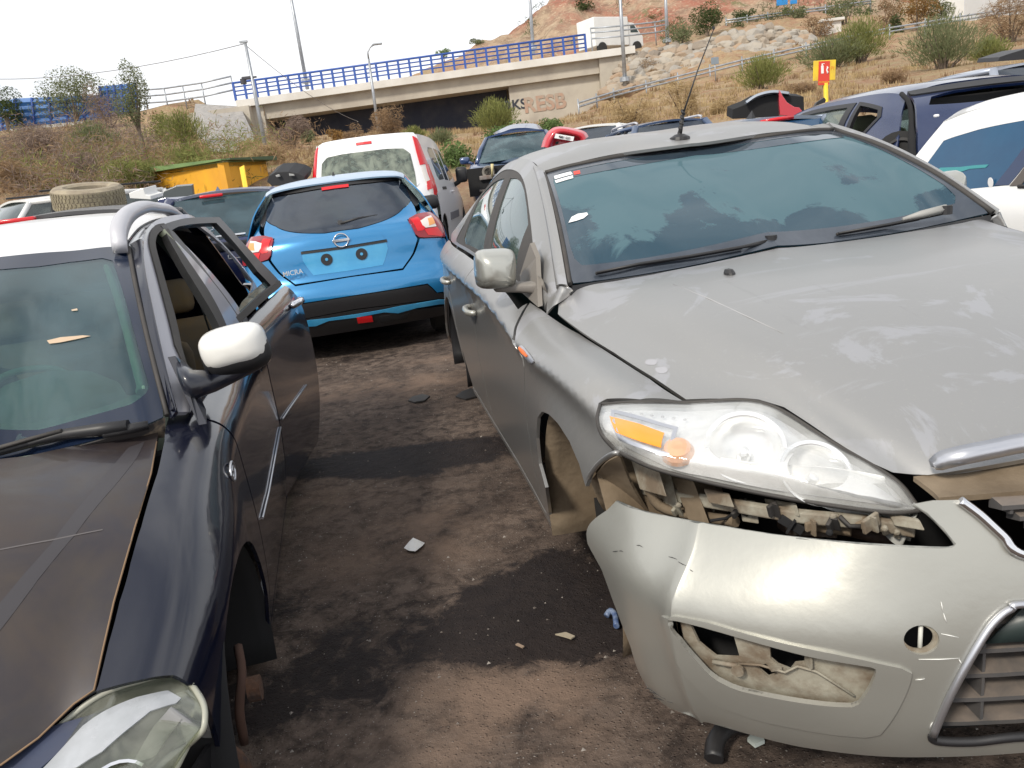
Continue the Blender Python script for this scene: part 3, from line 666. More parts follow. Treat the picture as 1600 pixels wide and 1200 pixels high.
def plant(P, w, h, kind, mat, n, leaf, name, label, cat='shrub', group=None, seed=0, trunk=0, stems=5, lump=7):
    root = thing(name, label, cat, Matrix.Translation(Vector(P)), group)
    me, cl = bush_mesh(seed, w, h, n, leaf, kind, trunk, lump); mesh_obj('crown', me, LM[mat], root)
    rg = random.Random(seed+1); mb = MB(); 
    if trunk:
        mb.tube([(0,0,-.3), (rg.uniform(-.1,.1)*w*.3, 0, trunk*.6), (0,0,trunk+(h-trunk)*.4)], [h*.02+.03, h*.016+.02, h*.006], 7)
        for c in cl: mb.tube([(0,0,trunk*.85), (c[0]*.5,c[1]*.5,(trunk+c[2])/2), (c[0],c[1],c[2])], [h*.010+.01, h*.007, .012], 5, cap=False)
    else:
        for c in cl: mb.tube([(c[0]*.08,c[1]*.08,-.2), (c[0]*.4,c[1]*.4,c[2]*.45), (c[0],c[1],c[2]+.1)], [.05*h/2, .03*h/2, .012], 5, cap=False)
    mb.build('trunk', M_bark, root, fixn=False); return root
def px_plant(u, vb, vt, wpx, Y, kind, mat, n, name, label, cat='shrub', trunk=0, seed=0, lump=7, lf=1.0, group=None, sink=.0):
    P = at(u, vb, Y); dist = np.linalg.norm(P-CO); pxm = FP*1.0/dist
    G = ground_at(u, vb)
    if abs(G[1]-Y) < .6*Y: P = G; dist = np.linalg.norm(P-CO); pxm = FP/dist
    h = (vb-vt)/pxm; Pb = np.array([P[0], P[1], P[2]-sink])
    w = wpx/pxm; leaf = max(.03, 1.35/pxm)*lf
    return plant(Pb, w, h, kind, mat, n, leaf, name, label, cat, group, seed or int(u*7+vb), trunk*h, lump=lump)
PL = [ # u, base, top, width, depth, kind, colour, n, name, label
 (230,262,116,52,46,'round','grey',2600,'slim_tree','tall slim grey-green tree with bare stem in front of the blue barrier','tree',.42),
 (122,196,126,104,52,'round','grey',3000,'round_tree','round olive tree standing before the middle of the blue barrier','tree',.15),
 (14,206,148,62,50,'round','dark',1600,'dark_tree','dark green tree at the left edge by the blue barrier','tree',.1),
 (172,202,140,60,50,'twig','purple',900,'bare_bush','bare greyish bush right of the round olive tree','shrub',0),
 (292,236,176,76,36,'broom','olive',1900,'olive_bush','olive bush at the foot of the paved cone','shrub',0),
 (252,222,178,52,38,'round','olive',1100,'olive_bush','small olive bush just right of the slim tree','shrub',0),
 (456,236,186,66,40,'twig','purple',1700,'bare_bush','purplish bare bush in front of the underpass','shrub',0),
 (484,232,190,26,39,'round','grey',500,'young_tree','small upright grey-green sapling beside the purplish bush','tree',.2),
 (526,224,196,34,42,'round','orange',600,'rusty_bush','small rust coloured bush before the underpass','shrub',0),
 (556,224,192,34,42,'twig','brown',600,'dry_bush','small dry brown bush left of the lamp post','shrub',0),
 (598,222,169,76,38,'twig','brown',2000,'dry_bush','large dry brown bush at the foot of the lamp post','shrub',0),
 (648,218,193,46,40,'broom','olive',700,'olive_bush','low yellow-green bush above the white van roof','shrub',0),
 (776,206,152,80,36,'broom','olive',2200,'broom_bush','yellow-green broom bush in front of the graffiti wall','shrub',0),
 (918,170,116,80,38,'broom','grey',2200,'grey_bush','grey-green twiggy bush below the right bridge abutment','shrub',0),
 (1106,60,15,54,60,'round','dark',1500,'dark_tree','dark green round tree above the stone wall','tree',.1),
 (1064,78,38,56,60,'round','grey',1200,'grey_bush','grey-green bush between the truck and the dark round tree','shrub',0),
 (1192,140,88,84,36,'broom','olive',2400,'broom_bush','yellow-green broom bush left of the fire point sign','shrub',0),
 (1300,108,62,110,42,'broom','grey',2400,'broom_bush','wide pale broom bush directly behind the fire point sign','shrub',0),
 (1345,100,36,88,44,'broom','olive',2200,'broom_bush','tall yellow-green broom bush to the right of the fire point sign','shrub',0),
 (1474,108,36,118,38,'broom','grey',3200,'broom_bush','big rounded broom bush on the slope at right','shrub',0),
 (1578,66,8,92,42,'twig','brown',1900,'dry_bush','dry brown bush at the top right edge','shrub',0),
 (1252,146,124,44,34,'twig','brown',700,'dead_bush','small dead brown bush low on the slope beside the fire point sign','shrub',0),
 (1070,182,120,70,34,'twig','straw',1300,'straw_bush','dry straw coloured bush in front of the stone wall','shrub',0),
 (985,198,150,80,28,'twig','straw',1300,'straw_bush','dry straw coloured bush right of the grey-green abutment bush','shrub',0),
 (1385,52,8,50,62,'round','brown',900,'brown_tree','brownish tree at the left of the roadside row','tree',.1),
 (1432,48,-6,66,64,'round','orange',1200,'brown_tree','rusty tree in the middle of the roadside row','tree',.1),
 (1400,54,28,34,58,'round','dark',500,'green_bush','small green bush in front of the roadside row','shrub',0),
 (1472,44,0,46,66,'round','grey',900,'grey_tree','grey-green tree beside the tall white trailer','tree',.1),
 (1275,60,26,46,60,'round','brown',800,'brown_bush','brown bush by the concrete culvert','shrub',0),
 (1322,40,2,54,72,'round','grey',900,'grey_bush','grey bush above the upper road','shrub',0),
 (912,18,-6,40,92,'round','dark',500,'hill_bush','dark bush near the crest of the rocky hill','shrub',0),
 (694,92,76,26,90,'round','green',300,'small_pine','little pine on the skyline above the bridge railing','tree',.3),
 (748,78,60,26,92,'round','grey',300,'small_pine','little grey pine on the skyline where the hill begins','tree',.3),
 (222,306,240,92,17.5,'twig','olive',2600,'branchy_bush','branchy half-dry bush left of the yellow shed','shrub',0),
 (718,262,196,70,17,'round','green',1900,'leafy_weeds','bright green leafy weeds behind the white van','weeds',0),
 (800,226,172,96,19,'round','green',2300,'leafy_weeds','bright green leafy weeds above the wrecked dark blue car','weeds',0),
 (858,204,166,60,20,'round','green',1200,'leafy_weeds','green leafy weeds above the red upturned car','weeds',0),
 (1232,176,146,44,19,'round','green',600,'leafy_weeds','green leafy weeds at the foot of the fire point sign','weeds',0),
 (395,304,280,46,15.5,'round','green',500,'leafy_weeds','green leafy weeds at the right end of the yellow shed','weeds',0),
 (402,276,232,46,19,'twig','straw',900,'straw_bush','straw coloured bush over the right end of the yellow shed','shrub',0),
 (62,262,205,92,34,'twig','purple',2600,'bare_bush','broad bare greyish bush low on the left slope','shrub',0),
 (150,246,196,80,38,'broom','grey',2200,'olive_bush','soft grey-green bush left of the slim tree on the slope','shrub',0),
 (40,300,252,80,22,'twig','brown',1800,'dry_bush','dry brown bush above the white off-road car','shrub',0),
 (128,286,240,84,24,'twig','purple',2200,'bare_bush','tangled bare bush on the slope above the loose tyre','shrub',0),
 (300,262,224,60,26,'broom','olive',1300,'olive_bush','small olive bush above the yellow shed roof','shrub',0),
 (425,258,222,50,27,'twig','straw',1000,'straw_bush','dry straw bush at the foot of the concrete post','shrub',0),
 (505,262,226,56,25,'twig','straw',1100,'straw_bush','dry straw bush left of the white van roof','shrub',0),
 (690,226,196,50,30,'broom','grey',900,'grey_bush','low grey bush right of the white van roof','shrub',0),
 (1130,178,150,54,27,'twig','straw',900,'straw_bush','low straw bush on the slope left of the yellow-green broom','shrub',0),
 (1390,132,104,50,30,'twig','brown',800,'dry_bush','low dry bush between the sign and the big rounded broom','shrub',0),
 (1545,96,60,60,34,'broom','olive',1300,'broom_bush','broom bush right of the big rounded one on the slope','shrub',0),
 (1020,120,92,40,44,'twig','brown',700,'dry_bush','dry bush growing at the foot of the stone wall','shrub',0),
 (1165,34,14,40,72,'round','dark',600,'dark_bush','dark bush on the upper road above the stone wall','shrub',0),
 (1245,30,8,44,76,'round','grey',600,'grey_bush','grey bush below the blue road signs','shrub',0),
]
for e in PL:
    u, vb, vt, wp, Y, kind, col, n, nm, lab, cat, tr = e
    px_plant(u, vb, vt, wp, Y, kind, col, int(n*1.7), nm, lab, cat, tr, lf=(1.6 if nm == 'leafy_weeds' else 1.0), lump=(16 if nm == 'leafy_weeds' else 12 if wp > 70 else 7), sink=(.5 if nm == 'leafy_weeds' else .15))
# dry scrub covering the left slope, and straw tufts over the slopes: nobody could count them
def scatter(name, mat, N_, boxpx, size, label, seed, kind='tuft', Y0=17, Y1=52):
    rg = random.Random(seed); V = []; F = []; P = []
    while len(P) < N_:
        y = Y0+(Y1-Y0)*rg.random()**1.3; u0, v0, u1, v1 = boxpx; u = rg.uniform(u0, u1)
        x = at(u, 200, y)[0]; P.append((x, y))
    H = hz(P); Q = WORLD.proj(np.array([(a[0], a[1], z) for a, z in zip(P, H)]))
    for (x, y), z, q in zip(P, H, Q):
        u0, v0, u1, v1 = boxpx
        if not (v0 < q[1] < v1): continue
        s = size*rg.uniform(.5, 1.4)*(.7+y/60); nb = 9 if kind == 'tuft' else 60
        dens = mnoise.noise(Vector((x*.25, y*.25, seed)))
        if dens < -.05: continue
        for k in range(nb):
            a = rg.random()*6.283
            if kind == 'tuft':
                d = np.array([math.cos(a)*.35, math.sin(a)*.35, 1])*s; c = np.array([x+rg.gauss(0,.1), y+rg.gauss(0,.1), z-.05]); wv = np.array([-math.sin(a), math.cos(a), 0])*.022*(.5+y/40)
                b = len(V); V += [c-wv, c+wv, c+d]; F.append((b, b+1, b+2))
            else:
                c = np.array([x+rg.gauss(0,s*.4), y+rg.gauss(0,s*.4), z+abs(rg.gauss(s*.35,s*.3))]); d = np.array([rg.gauss(0,1) for _ in range(3)]); d /= np.linalg.norm(d); d[2] = abs(d[2])
                e = np.cross(d, [rg.gauss(0,1) for _ in range(3)]); e /= np.linalg.norm(e); l = .11*(.5+y/50)*rg.uniform(.5,1.5)
                b = len(V); V += [c-d*l, c+e*l*.09, c+d*l, c-e*l*.09]; F.append((b,b+1,b+2,b+3))
    me = bpy.data.meshes.new(name); me.from_pydata([tuple(map(float, v)) for v in V], [], F); o = mesh_obj(name, me, mat); tag(o, label, 'ground cover', kind='stuff'); return o
scatter('dry_scrub', LM['purple'], 420, (-60,185,235,330), 1.0, 'tangled dry brown scrub on the left slope', 1, 'scrub', 16, 50)
scatter('dry_scrub', LM['brown'], 420, (-60,185,480,330), .8, 'rust brown dry scrub on the left slope', 2, 'scrub', 16, 48)
scatter('dry_scrub', LM['olive'], 260, (-60,195,420,300), .8, 'olive tinted scrub scattered on the left slope', 3, 'scrub', 17, 46)
scatter('dry_grass', LM['straw'], 5200, (380,100,1660,330), .15, 'straw coloured dry grass on the slopes', 4, 'tuft', 15, 48)
scatter('dry_grass', LM['brown'], 2600, (-60,60,1660,330), .17, 'brown dry grass on the slopes', 5, 'tuft', 15, 62)
scatter('hill_scrub', LM['dark'], 300, (780,-60,1500,60), .5, 'low dark scrub on the rocky hill', 6, 'scrub', 68, 110)
# ================================================================== POLES, SIGNS, SHED, TRUCK
def pole(name, u0, v0, u1, v1, Y, r, label, cat, head=None, col=None, group=None, Yt=None):
    a = at(u0, v0, Y); b = at(u1, v1, Yt or Y); t = thing(name, label, cat, Matrix.Translation(Vector(a)), group); b = b-a
    mb = MB(); mb.tube([(0,0,-.6), b*.5, b], [r, r*.85, r*.6], 8); mb.build('pole', M_galv, t)
    return t, a, b
t, a, b = pole('camera_pole', 418,247, 383,66, 28, .075, 'concrete post with a camera bracket left of the underpass', 'post')
mb = MB(); c = b*.69; mb.box(c+[-.18,0,.05], (.3,.12,.10), bev=.02); mb.disc(c+[-.3,0,-.12], (0,0,1), .1, .16, 12); mb.box(c+[.05,0,.05], (.2,.06,.05)); mb.build('camera', surf('camera_dark', (.05,.05,.06), .5), t)
mb = MB(); mb.box(b+[-.05,0,.02], (.25,.1,.06)); mb.build('cap', M_galv, t)
t, a, b = pole('street_lamp', 591,202, 576,92, 50, .10, 'street lamp with a curved arm in front of the bridge', 'street lamp')
mb = MB(); q = [b, b+[0,0,.35], b+[.18,0,.62], b+[.45,0,.74]]; mb.tube(q, .05, 7); mb.build('arm', M_galv, t)
mb = MB(); mb.box(b+[.62,0,.74], (.55,.22,.1), bev=.03); mb.build('lamp_head', M_galv, t)
for (u0,v0,u1,v1,Y,r,lab) in [(478,125,448,-40,58,.13,'tall leaning mast behind the bridge railing'),(832,72,826,-40,62,.13,'tall mast over the right half of the bridge railing'),(976,122,967,-40,52,.13,'tall mast in front of the right end of the bridge'),(1042,62,1039,-40,62,.13,'tall mast behind the white box truck')]:
    t, a, b = pole('mast', u0, v0, u1, v1, Y, r, lab, 'mast')
    mb = MB(); mb.disc((0,0,-.2),(0,0,1),r*2.4,.25,10); mb.build('base_plate', M_galv, t)
# overhead wires
mb = MB(); 
def sagw(a, b, s): return [a*(1-f)+b*f-np.array([0,0,s*4*f*(1-f)]) for f in np.linspace(0,1,14)]
mb.tube(sagw(at(383,70,28), at(560,190,46), .3), .013, 4); mb.tube(sagw(at(383,68,28), at(-60,122,40), .4), .013, 4)
tag(mb.build('overhead_wire', surf('wire', (.25,.25,.26), .6)), 'thin overhead wires hung from the camera post', 'wire')
# blue overhead road signs far on the hill
for (u, w_, lab) in ((1222,16,'larger blue road sign on posts at the crest of the hill'),(1240,10,'smaller blue road sign on a post right of the larger one')):
    P = at(u, 3, 82); t = thing('road_sign', lab, 'road sign', Matrix.Translation(Vector(P)))
    s = w_/15.2; mb = MB(); mb.box((0,0,0), (s*1.0,.08,s*.55), bev=.02); mb.build('panel', surf('sign_blue', (.02,.22,.55), .5), t)
    mb = MB(); mb.tube([(-s*.3,.1,-1.6),(-s*.3,.1,.2)], .06, 6)
    if w_ > 12: mb.tube([(s*.3,.1,-1.6),(s*.3,.1,.2)], .06, 6)
    mb.build('post', M_galv, t)
# small grey sign before the stone wall
P = at(1117,95,46); t = thing('road_sign', 'small grey back of a road sign below the stone wall', 'road sign', Matrix.Translation(Vector(P)))
mb = MB(); mb.box((0,0,0), (.42,.04,.36), bev=.01); mb.build('panel', surf('sign_grey', (.20,.24,.28), .5), t); mb = MB(); mb.tube([(0,.04,-1.2),(0,.04,.2)], .035, 6); mb.build('post', M_galv, t)
# concrete culvert head
mb = MB(); P0 = at(1298,52,58); mb.box(P0, (1.3,.5,1.5), bev=.06); mb.box(P0+[0,-.1,.8], (1.6,.7,.18), bev=.03); tag(mb.build('culvert_head', M_concl), 'weathered concrete block on the slope right of the stone wall', 'concrete block')
# fire point sign
P = at(1291,172,19.5); t = thing('fire_point_sign', 'yellow and red fire point sign on a yellow post', 'sign', Matrix.Translation(Vector(P)))
M_yel = surf('sign_yellow', (.78,.56,.03), .5, col2=(.65,.45,.05), scale=3); M_red = surf('sign_red', (.62,.05,.03), .5); M_wht = surf('white_enamel', (.8,.8,.78), .5)
top = at(1288,110,19.5)-P; s = 19.9/FP
mb = MB(); mb.tube([(0,0,-1.2), (0,0,top[2]-.28)], .055, 8); mb.build('post', M_yel, t)
sx_ = np.array([1,0,-.06]); X_ = sx_/np.linalg.norm(sx_); Zv = np.cross(X_, [0,1,0]); Zv = np.array([.06,0,1.]); Zv /= np.linalg.norm(Zv)
RM = np.stack([X_, [0,1,0], Zv], 1)
mb = MB(); mb.box(top+[0,0,0], (.52,.03,.44), R=RM, bev=.008); mb.build('yellow_panel', M_yel, t)
mb = MB(); mb.box(top+[-.02,-.026,-.06], (.26,.014,.52), R=RM, bev=.004); mb.build('red_panel', M_red, t)
mb = MB(); q = top+np.array([-.06,-.038,.02]); mb.box(q, (.06,.006,.17), bev=.002); mb.box(q+[0,0,.10], (.03,.006,.04)); mb.box(q+[.02,0,.125], (.07,.006,.012)); mb.build('extinguisher_symbol', M_wht, t)
mb = MB(); q = top+np.array([.05,-.038,.05]); 
mb.tube([q+[0,0,.03], q+[.015,0,0], q+[-.012,0,-.05], q+[.012,0,-.10], q+[0,0,-.13]], [.006,.02,.014,.022,.01], 6)
mb.build('flame_symbol', M_wht, t)
add_text('EXTINTOR', .052, M_yel, t, top+[-.02,-.036,-.26], X_, Zv, 'lettering', .001)
add_text('PI', .12, surf('sign_orange', (.65,.22,.02), .5), t, top+[.185,-.018,.02], X_, Zv, 'lettering', .001)
# yellow shed with a green roof
t = thing('yellow_shed', 'low yellow shed with a green flat roof edge', 'shed', Matrix.Translation(Vector(at(330,300,20))))
M_sh = surf('shed_yellow', (.78,.40,.025), .7, col2=(.66,.32,.03), scale=1.2); M_grn = surf('roof_green', (.17,.27,.10), .7, col2=(.12,.2,.08), scale=2); M_drk = surf('dark_opening', (.05,.04,.025), .9, col2=(.12,.08,.03), scale=3)
A0 = at(246,330,20.6); A1 = at(364,330,19.2); A2 = at(430,330,21.5); z1 = at(246,268,20.6)[2]; z2 = at(364,252,19.2)[2]; z3 = at(430,250,21.5)[2]
def wq(mb, a, b, zb, za, zc, th, off=0):
    d = np.array([b[0]-a[0], b[1]-a[1], 0]); n = np.array([d[1], -d[0], 0]); n /= np.linalg.norm(n)
    P = [np.array([a[0],a[1],zb])+n*off, np.array([b[0],b[1],zb])+n*off, np.array([b[0],b[1],zc])+n*off, np.array([a[0],a[1],za])+n*off]; mb.prism(P, -n*th)
mb = MB(); wq(mb, A0*.44+A1*.56+[0,0,0], A1, .2, z1*.44+z2*.56, z2, .15); wq(mb, A0, A0*.9+A1*.1, .2, z1, z1*.9+z2*.1, .15); wq(mb, A0*.9+A1*.1, A0*.44+A1*.56, z1-.42, z1-.02, z1*.44+z2*.56, .15); o = wpart(mb, 'front_wall', M_sh, t)
mb = MB(); wq(mb, A1, A2, .2, z2, z3, .15); o = wpart(mb, 'side_wall', M_sh, t)
mb = MB(); wq(mb, A0*.9+A1*.1, A0*.44+A1*.56, .2, z1-.4, z1-.4, .1, -.6); o = wpart(mb, 'doorway', M_drk, t)
mb = MB(); wq(mb, A0-[.25,0,0], A1+[.05,-.05,0], z1-.02, z1+.12, z2+.08, .3, .10); o = wpart(mb, 'roof_edge', M_grn, t); mb = MB(); wq(mb, A1+[.08,0,0], A2+[.2,0,0], z3-.0, z2+.08, z3+.1, .3, .10); o = wpart(mb, 'side_roof_edge', surf('roof_dark_green', (.06,.10,.05), .7), t)
mb = MB(); C0 = (A0+A1+A2)/3; 
R0 = [np.array([A0[0],A0[1],z1+.04]), np.array([A1[0],A1[1],z2+.02]), np.array([A2[0],A2[1],z3+.04]), np.array([A0[0]+1.4,A2[1]+1.8,z1+.04])]; mb.prism(R0, (0,0,-.12)); o = wpart(mb, 'roof', M_grn, t)
mb = MB(); a_, b_ = at(374,262,18.6), at(381,300,18.3); mb.prism([a_, at(381,258,18.6), at(388,300,18.3), b_], (0,.05,0)); tag(mb.build('leaning_board', surf('board_yellow', (.8,.52,.02), .6)), 'bright yellow board leaning against the right side of the shed', 'board')
# white box truck
P = at(930,74,66); Q = at(1022,60,69); t = thing('box_truck', 'white box truck on the road past the bridge end', 'truck', Matrix.Translation(Vector(P)))
d = Q-P; Lt = np.linalg.norm(d[:2]); d3 = np.array([d[0], d[1], 0])/Lt; n3 = np.array([-d3[1], d3[0], 0]); Rt = np.stack([d3, n3, [0,0,1.]], 1)
M_tw = surf('truck_white', (.72,.72,.70), .45, col2=(.66,.66,.64), scale=.6)
mb = MB(); mb.box(d3*1.75+n3*1.1+[0,0,1.15], (3.4,2.2,2.1), R=Rt, bev=.05); mb.build('cargo_box', M_tw, t)
mb = MB(); cab = [(0,0),(1.45,0),(1.45,.75),(1.15,1.05),(.62,1.75),(0,1.8)]; mb.prism([d3*(3.5+x)+n3*.08+np.array([0,0,z]) for x, z in cab], n3*2.0); mb.build('cab', M_tw, t, bevel=.05)
mb = MB(); mb.prism([d3*(3.5+x)+n3*.06+np.array([0,0,z]) for x, z in ((.2,1.05),(1.0,1.05),(.58,1.6),(.2,1.62))], n3*.03); mb.prism([d3*(3.5+x)+n3*y+np.array([0,0,z]) for x, y, z in ((1.17,.25,1.06),(1.17,1.9,1.06),(.66,1.85,1.73),(.66,.3,1.73))], d3*.03); mb.build('window', surf('truck_glass', (.03,.05,.05), .1), t)
for x in (.7,4.2):
    mb = MB(); mb.disc(d3*x+n3*-.02+[0,0,-.05], -n3, .42, .05, 20); mb.disc(d3*x+n3*.2+[0,0,-.05], -n3, .42, .2, 20); mb.build('wheel', surf('truck_tyre', (.03,.03,.03), .9), t)
# white trailer with a blue mark at the top right
P = at(1484,36,60); t = thing('white_trailer', 'tall white trailer with a blue lettered end at the top right', 'trailer', Matrix.Translation(Vector(P)))
e1 = at(1507,34,58)-P; e2 = at(1700,8,72)-P
mb = MB(); mb.prism([(0,0,0), e1, e1+[0,0,3.4], (0,0,3.4)], np.array([.3,1.2,0])*.15); mb.build('end_panel', surf('panel_pale', (.62,.66,.72), .5), t)
mb = MB(); mb.prism([e1+[.02,0,.0], e2, e2+[0,0,3.9], e1+[.02,0,3.4]], (-.6,2.2,0)); mb.build('body', M_tw, t)
dx = e1/np.linalg.norm(e1); add_text('1', 1.2, surf('mark_blue', (.05,.22,.5), .5), t, e1*.5+np.array([0,-.05,1.15]), dx, (.12,0,1), 'lettering', .01, bold=.02)
mb = MB(); mb.box(e1*.5+np.array([0,-.04,.45]), (.6,.03,.2)); mb.build('blue_stripe', MATS.setdefault('mb', surf('mark_blue', (.05,.22,.5), .5)), t)

# ================================================================== SILVER HATCHBACK (near right)
def warpB(p):
    y = p[1]
    if y <= 0: return p
    k = y*y/(y+.22); return (p[0]+.07*k, y+.08*k, p[2]+.125*k)
WARP[0] = warpB
R0_, t0_ = car_mat('B'); SB = Frame(R0_, t0_); P = SB.p
def U(net, pts, fr):
    """mixed outline -> uv: (px,py) pixels, ('s',x,z) side view, ('f',y,z) front view, ('t',x,y) plan, ('c',u,v) raw"""
    o = []
    for q in pts:
        if q[0] == 's': o.append(net.inv([np.array(q[1:])*1000], fr, lambda A: A[..., [0,2]]*1000)[0])
        elif q[0] == 'f': o.append(net.inv([np.array(q[1:])*1000], fr, lambda A: A[..., [1,2]]*1000)[0])
        elif q[0] == 't': o.append(net.inv([np.array(q[1:])*1000], fr, lambda A: A[..., [0,1]]*1000)[0])
        elif q[0] == 'c': o.append(np.array(q[1:], float))
        else: o.append(net.inv([q], fr)[0])
    return np.array(o)
M_silver = weathered('silver_paint', (.345,.342,.335), (.43,.43,.455), (.43,.405,.365), metal=.72, amount=.75, sc=2.6)
M_silver_b = weathered('bumper_paint', (.42,.42,.385), (.47,.47,.43), (.43,.41,.36), rough=.34, metal=.6, coat=.4, amount=.25)
M_black = surf('black_plastic', (.014,.014,.016), .45, dust=.14, dcol=(.12,.11,.10), dscale=9)
M_rubber = surf('rubber_seal', (.028,.026,.025), .65, dust=.2, dcol=(.2,.17,.14), dscale=12)
M_void = surf('dark_inside', (.012,.012,.013), .9)
M_chrome = surf('chrome', (.75,.75,.77), .12, metal=1)
M_dchrome = surf('dull_chrome', (.55,.56,.60), .28, metal=.9, dust=.2, dcol=(.5,.48,.46), dscale=12)
M_beige = surf('dirty_beige_plastic', (.33,.31,.25), .75, col2=(.17,.13,.09), scale=14, lo=.38, hi=.6, bump=.3, bscale=40)
M_tan = surf('dusty_liner', (.13,.095,.06), .9, col2=(.22,.17,.115), scale=5, bump=.5, bscale=25)
M_amber = surf('amber_lens', (.85,.30,.02), .25, coat=.5)
M_frit = surf('black_glass_border', (.02,.028,.04), .08, coat=.6, dust=.3, dcol=(.2,.22,.26), dscale=5)
M_seat = surf('dark_seat', (.03,.032,.035), .9)
G_ws = glass('dusty_windscreen', tint=(.16,.34,.42), dust=.66, film=.10, dcol=(.105,.18,.205), dscale=3.4, lo=.45, hi=.49, opa=.6, body=(.010,.050,.085), refl=1.5, grad=(1.0,1.28,.16))  # dust film and glass body coloured teal to carry reflected sky
G_side = glass('side_glass', tint=(.25,.45,.45), dust=.25, film=.08, dcol=(.30,.36,.35), dscale=2.5, opa=.35, body=(.02,.07,.08))
root = thing('silver_hatchback', 'silver hatchback in front at right with sagging bumper and dusty windscreen', 'car', SB.M)
# ---- surfaces
NH = Net([[(-.60,0,1.010),(-.30,0,1.0),(0,0,.975),(.30,0,.92),(.58,0,.845),(.80,0,.755),(.90,0,.68)],
          [(-.585,-.28,.992),(-.31,-.28,.993),(0,-.28,.966),(.30,-.28,.912),(.56,-.28,.838),(.775,-.28,.752),(.88,-.28,.67)],
          [(-.565,-.46,.985),(-.33,-.47,.978),(0,-.48,.946),(.28,-.47,.893),(.50,-.45,.825),(.72,-.42,.735),(.82,-.40,.66)],
          [(-.56,-.57,.978),(-.34,-.575,.960),(-.02,-.58,.925),(.24,-.56,.865),(.45,-.52,.792),(.66,-.47,.705),(.76,-.45,.64)],
          [(-.565,-.68,.965),(-.36,-.675,.925),(-.05,-.665,.875),(.20,-.63,.83),(.40,-.59,.778),(.60,-.53,.69),(.70,-.50,.63)],
          [(-.58,-.785,.905),(-.40,-.783,.872),(-.10,-.765,.836),(.20,-.715,.80),(.40,-.66,.755),(.58,-.60,.67),(.68,-.57,.61)]], 10, 10)
NS = Net([[(.50,-.58,.75),(.2,-.69,.798),(-.1,-.735,.838),(-.45,-.76,.862),(-1.0,-.81,.95),(-1.7,-.845,.985),(-2.4,-.85,1.0),(-3.1,-.82,1.005),(-3.8,-.74,1.0)],
          [(.47,-.74,.785),(.2,-.805,.818),(-.1,-.84,.842),(-.45,-.86,.855),(-1.0,-.885,.93),(-1.7,-.90,.958),(-2.4,-.90,.968),(-3.1,-.87,.972),(-3.8,-.79,.97)],
          [(.44,-.83,.745),(.2,-.875,.778),(-.1,-.905,.796),(-.45,-.928,.806),(-1.0,-.94,.875),(-1.7,-.945,.90),(-2.4,-.945,.912),(-3.1,-.915,.92),(-3.8,-.83,.92)],
          [(.42,-.862,.69),(.2,-.89,.72),(-.1,-.902,.745),(-.45,-.912,.752),(-1.0,-.916,.82),(-1.7,-.92,.845),(-2.4,-.92,.86),(-3.1,-.90,.87),(-3.8,-.82,.87)],
          [(.40,-.88,.60),(.2,-.925,.60),(-.1,-.935,.62),(-.45,-.922,.60),(-1.0,-.92,.60),(-1.7,-.92,.62),(-2.4,-.92,.62),(-3.1,-.92,.63),(-3.8,-.83,.63)],
          [(.40,-.88,.42),(.2,-.935,.42),(-.1,-.94,.42),(-.45,-.915,.42),(-1.0,-.905,.42),(-1.7,-.905,.42),(-2.4,-.905,.42),(-3.1,-.93,.42),(-3.8,-.83,.42)],
          [(.40,-.85,.20),(.2,-.90,.20),(-.1,-.90,.20),(-.45,-.885,.20),(-1.0,-.875,.20),(-1.7,-.875,.20),(-2.4,-.875,.20),(-3.1,-.89,.20),(-3.8,-.80,.20)]], 8, 8)
gb = [(-.64,-.795,.885),(-.9,-.81,.935),(-1.2,-.828,.96),(-1.7,-.848,.985),(-2.2,-.85,1.0),(-2.7,-.845,1.005),(-3.1,-.83,1.01),(-3.45,-.79,1.03)]
gt = [(-.62,-.745,.95),(-.86,-.70,1.10),(-1.12,-.655,1.235),(-1.5,-.60,1.375),(-2.0,-.575,1.425),(-2.5,-.58,1.395),(-3.0,-.62,1.27),(-3.45,-.70,1.08)]
rowsg = []
for f in (0,.25,.5,.75,1): rowsg.append([tuple(np.array(a)*(1-f)+np.array(b)*f+np.array([0,-.075*f*(1-f),.02*f*(1-f)])) for a, b in zip(gb, gt)])
NG = Net(rowsg, 8, 8)
NR = Net([[(-1.27,0,1.395),(-1.5,0,1.452),(-1.8,0,1.482),(-2.1,0,1.49),(-2.6,0,1.465),(-3.05,0,1.37),(-3.5,0,1.18)],
          [(-1.30,-.3,1.385),(-1.5,-.3,1.44),(-1.8,-.3,1.47),(-2.1,-.3,1.478),(-2.6,-.3,1.452),(-3.05,-.3,1.357),(-3.5,-.3,1.17)],
          [(-1.35,-.5,1.362),(-1.5,-.49,1.41),(-1.8,-.48,1.442),(-2.1,-.48,1.452),(-2.6,-.49,1.425),(-3.05,-.5,1.33),(-3.5,-.52,1.14)],
          [(-1.40,-.60,1.34),(-1.55,-.592,1.386),(-1.85,-.578,1.415),(-2.1,-.576,1.425),(-2.6,-.585,1.38),(-3.05,-.625,1.255),(-3.5,-.70,1.06)]], 10, 8)
wsb = [P(1215,384,y=0), P(1110,409,y=-.24), P(1020,426,y=-.44), P(940,438,y=-.61), P(893,443,y=-.72)]
wst = [P(1068,231,y=0), P(1000,242,y=-.20), P(945,251,y=-.37), P(890,262,y=-.51), P(853,272,y=-.605)]
NW = Net([[a*(1-f)+b*f+np.array([.10,0,.10])*f*(1-f) for f in (-.04,.25,.5,.75,1.03)] for a, b in zip(wsb, wst)], 8, 8)
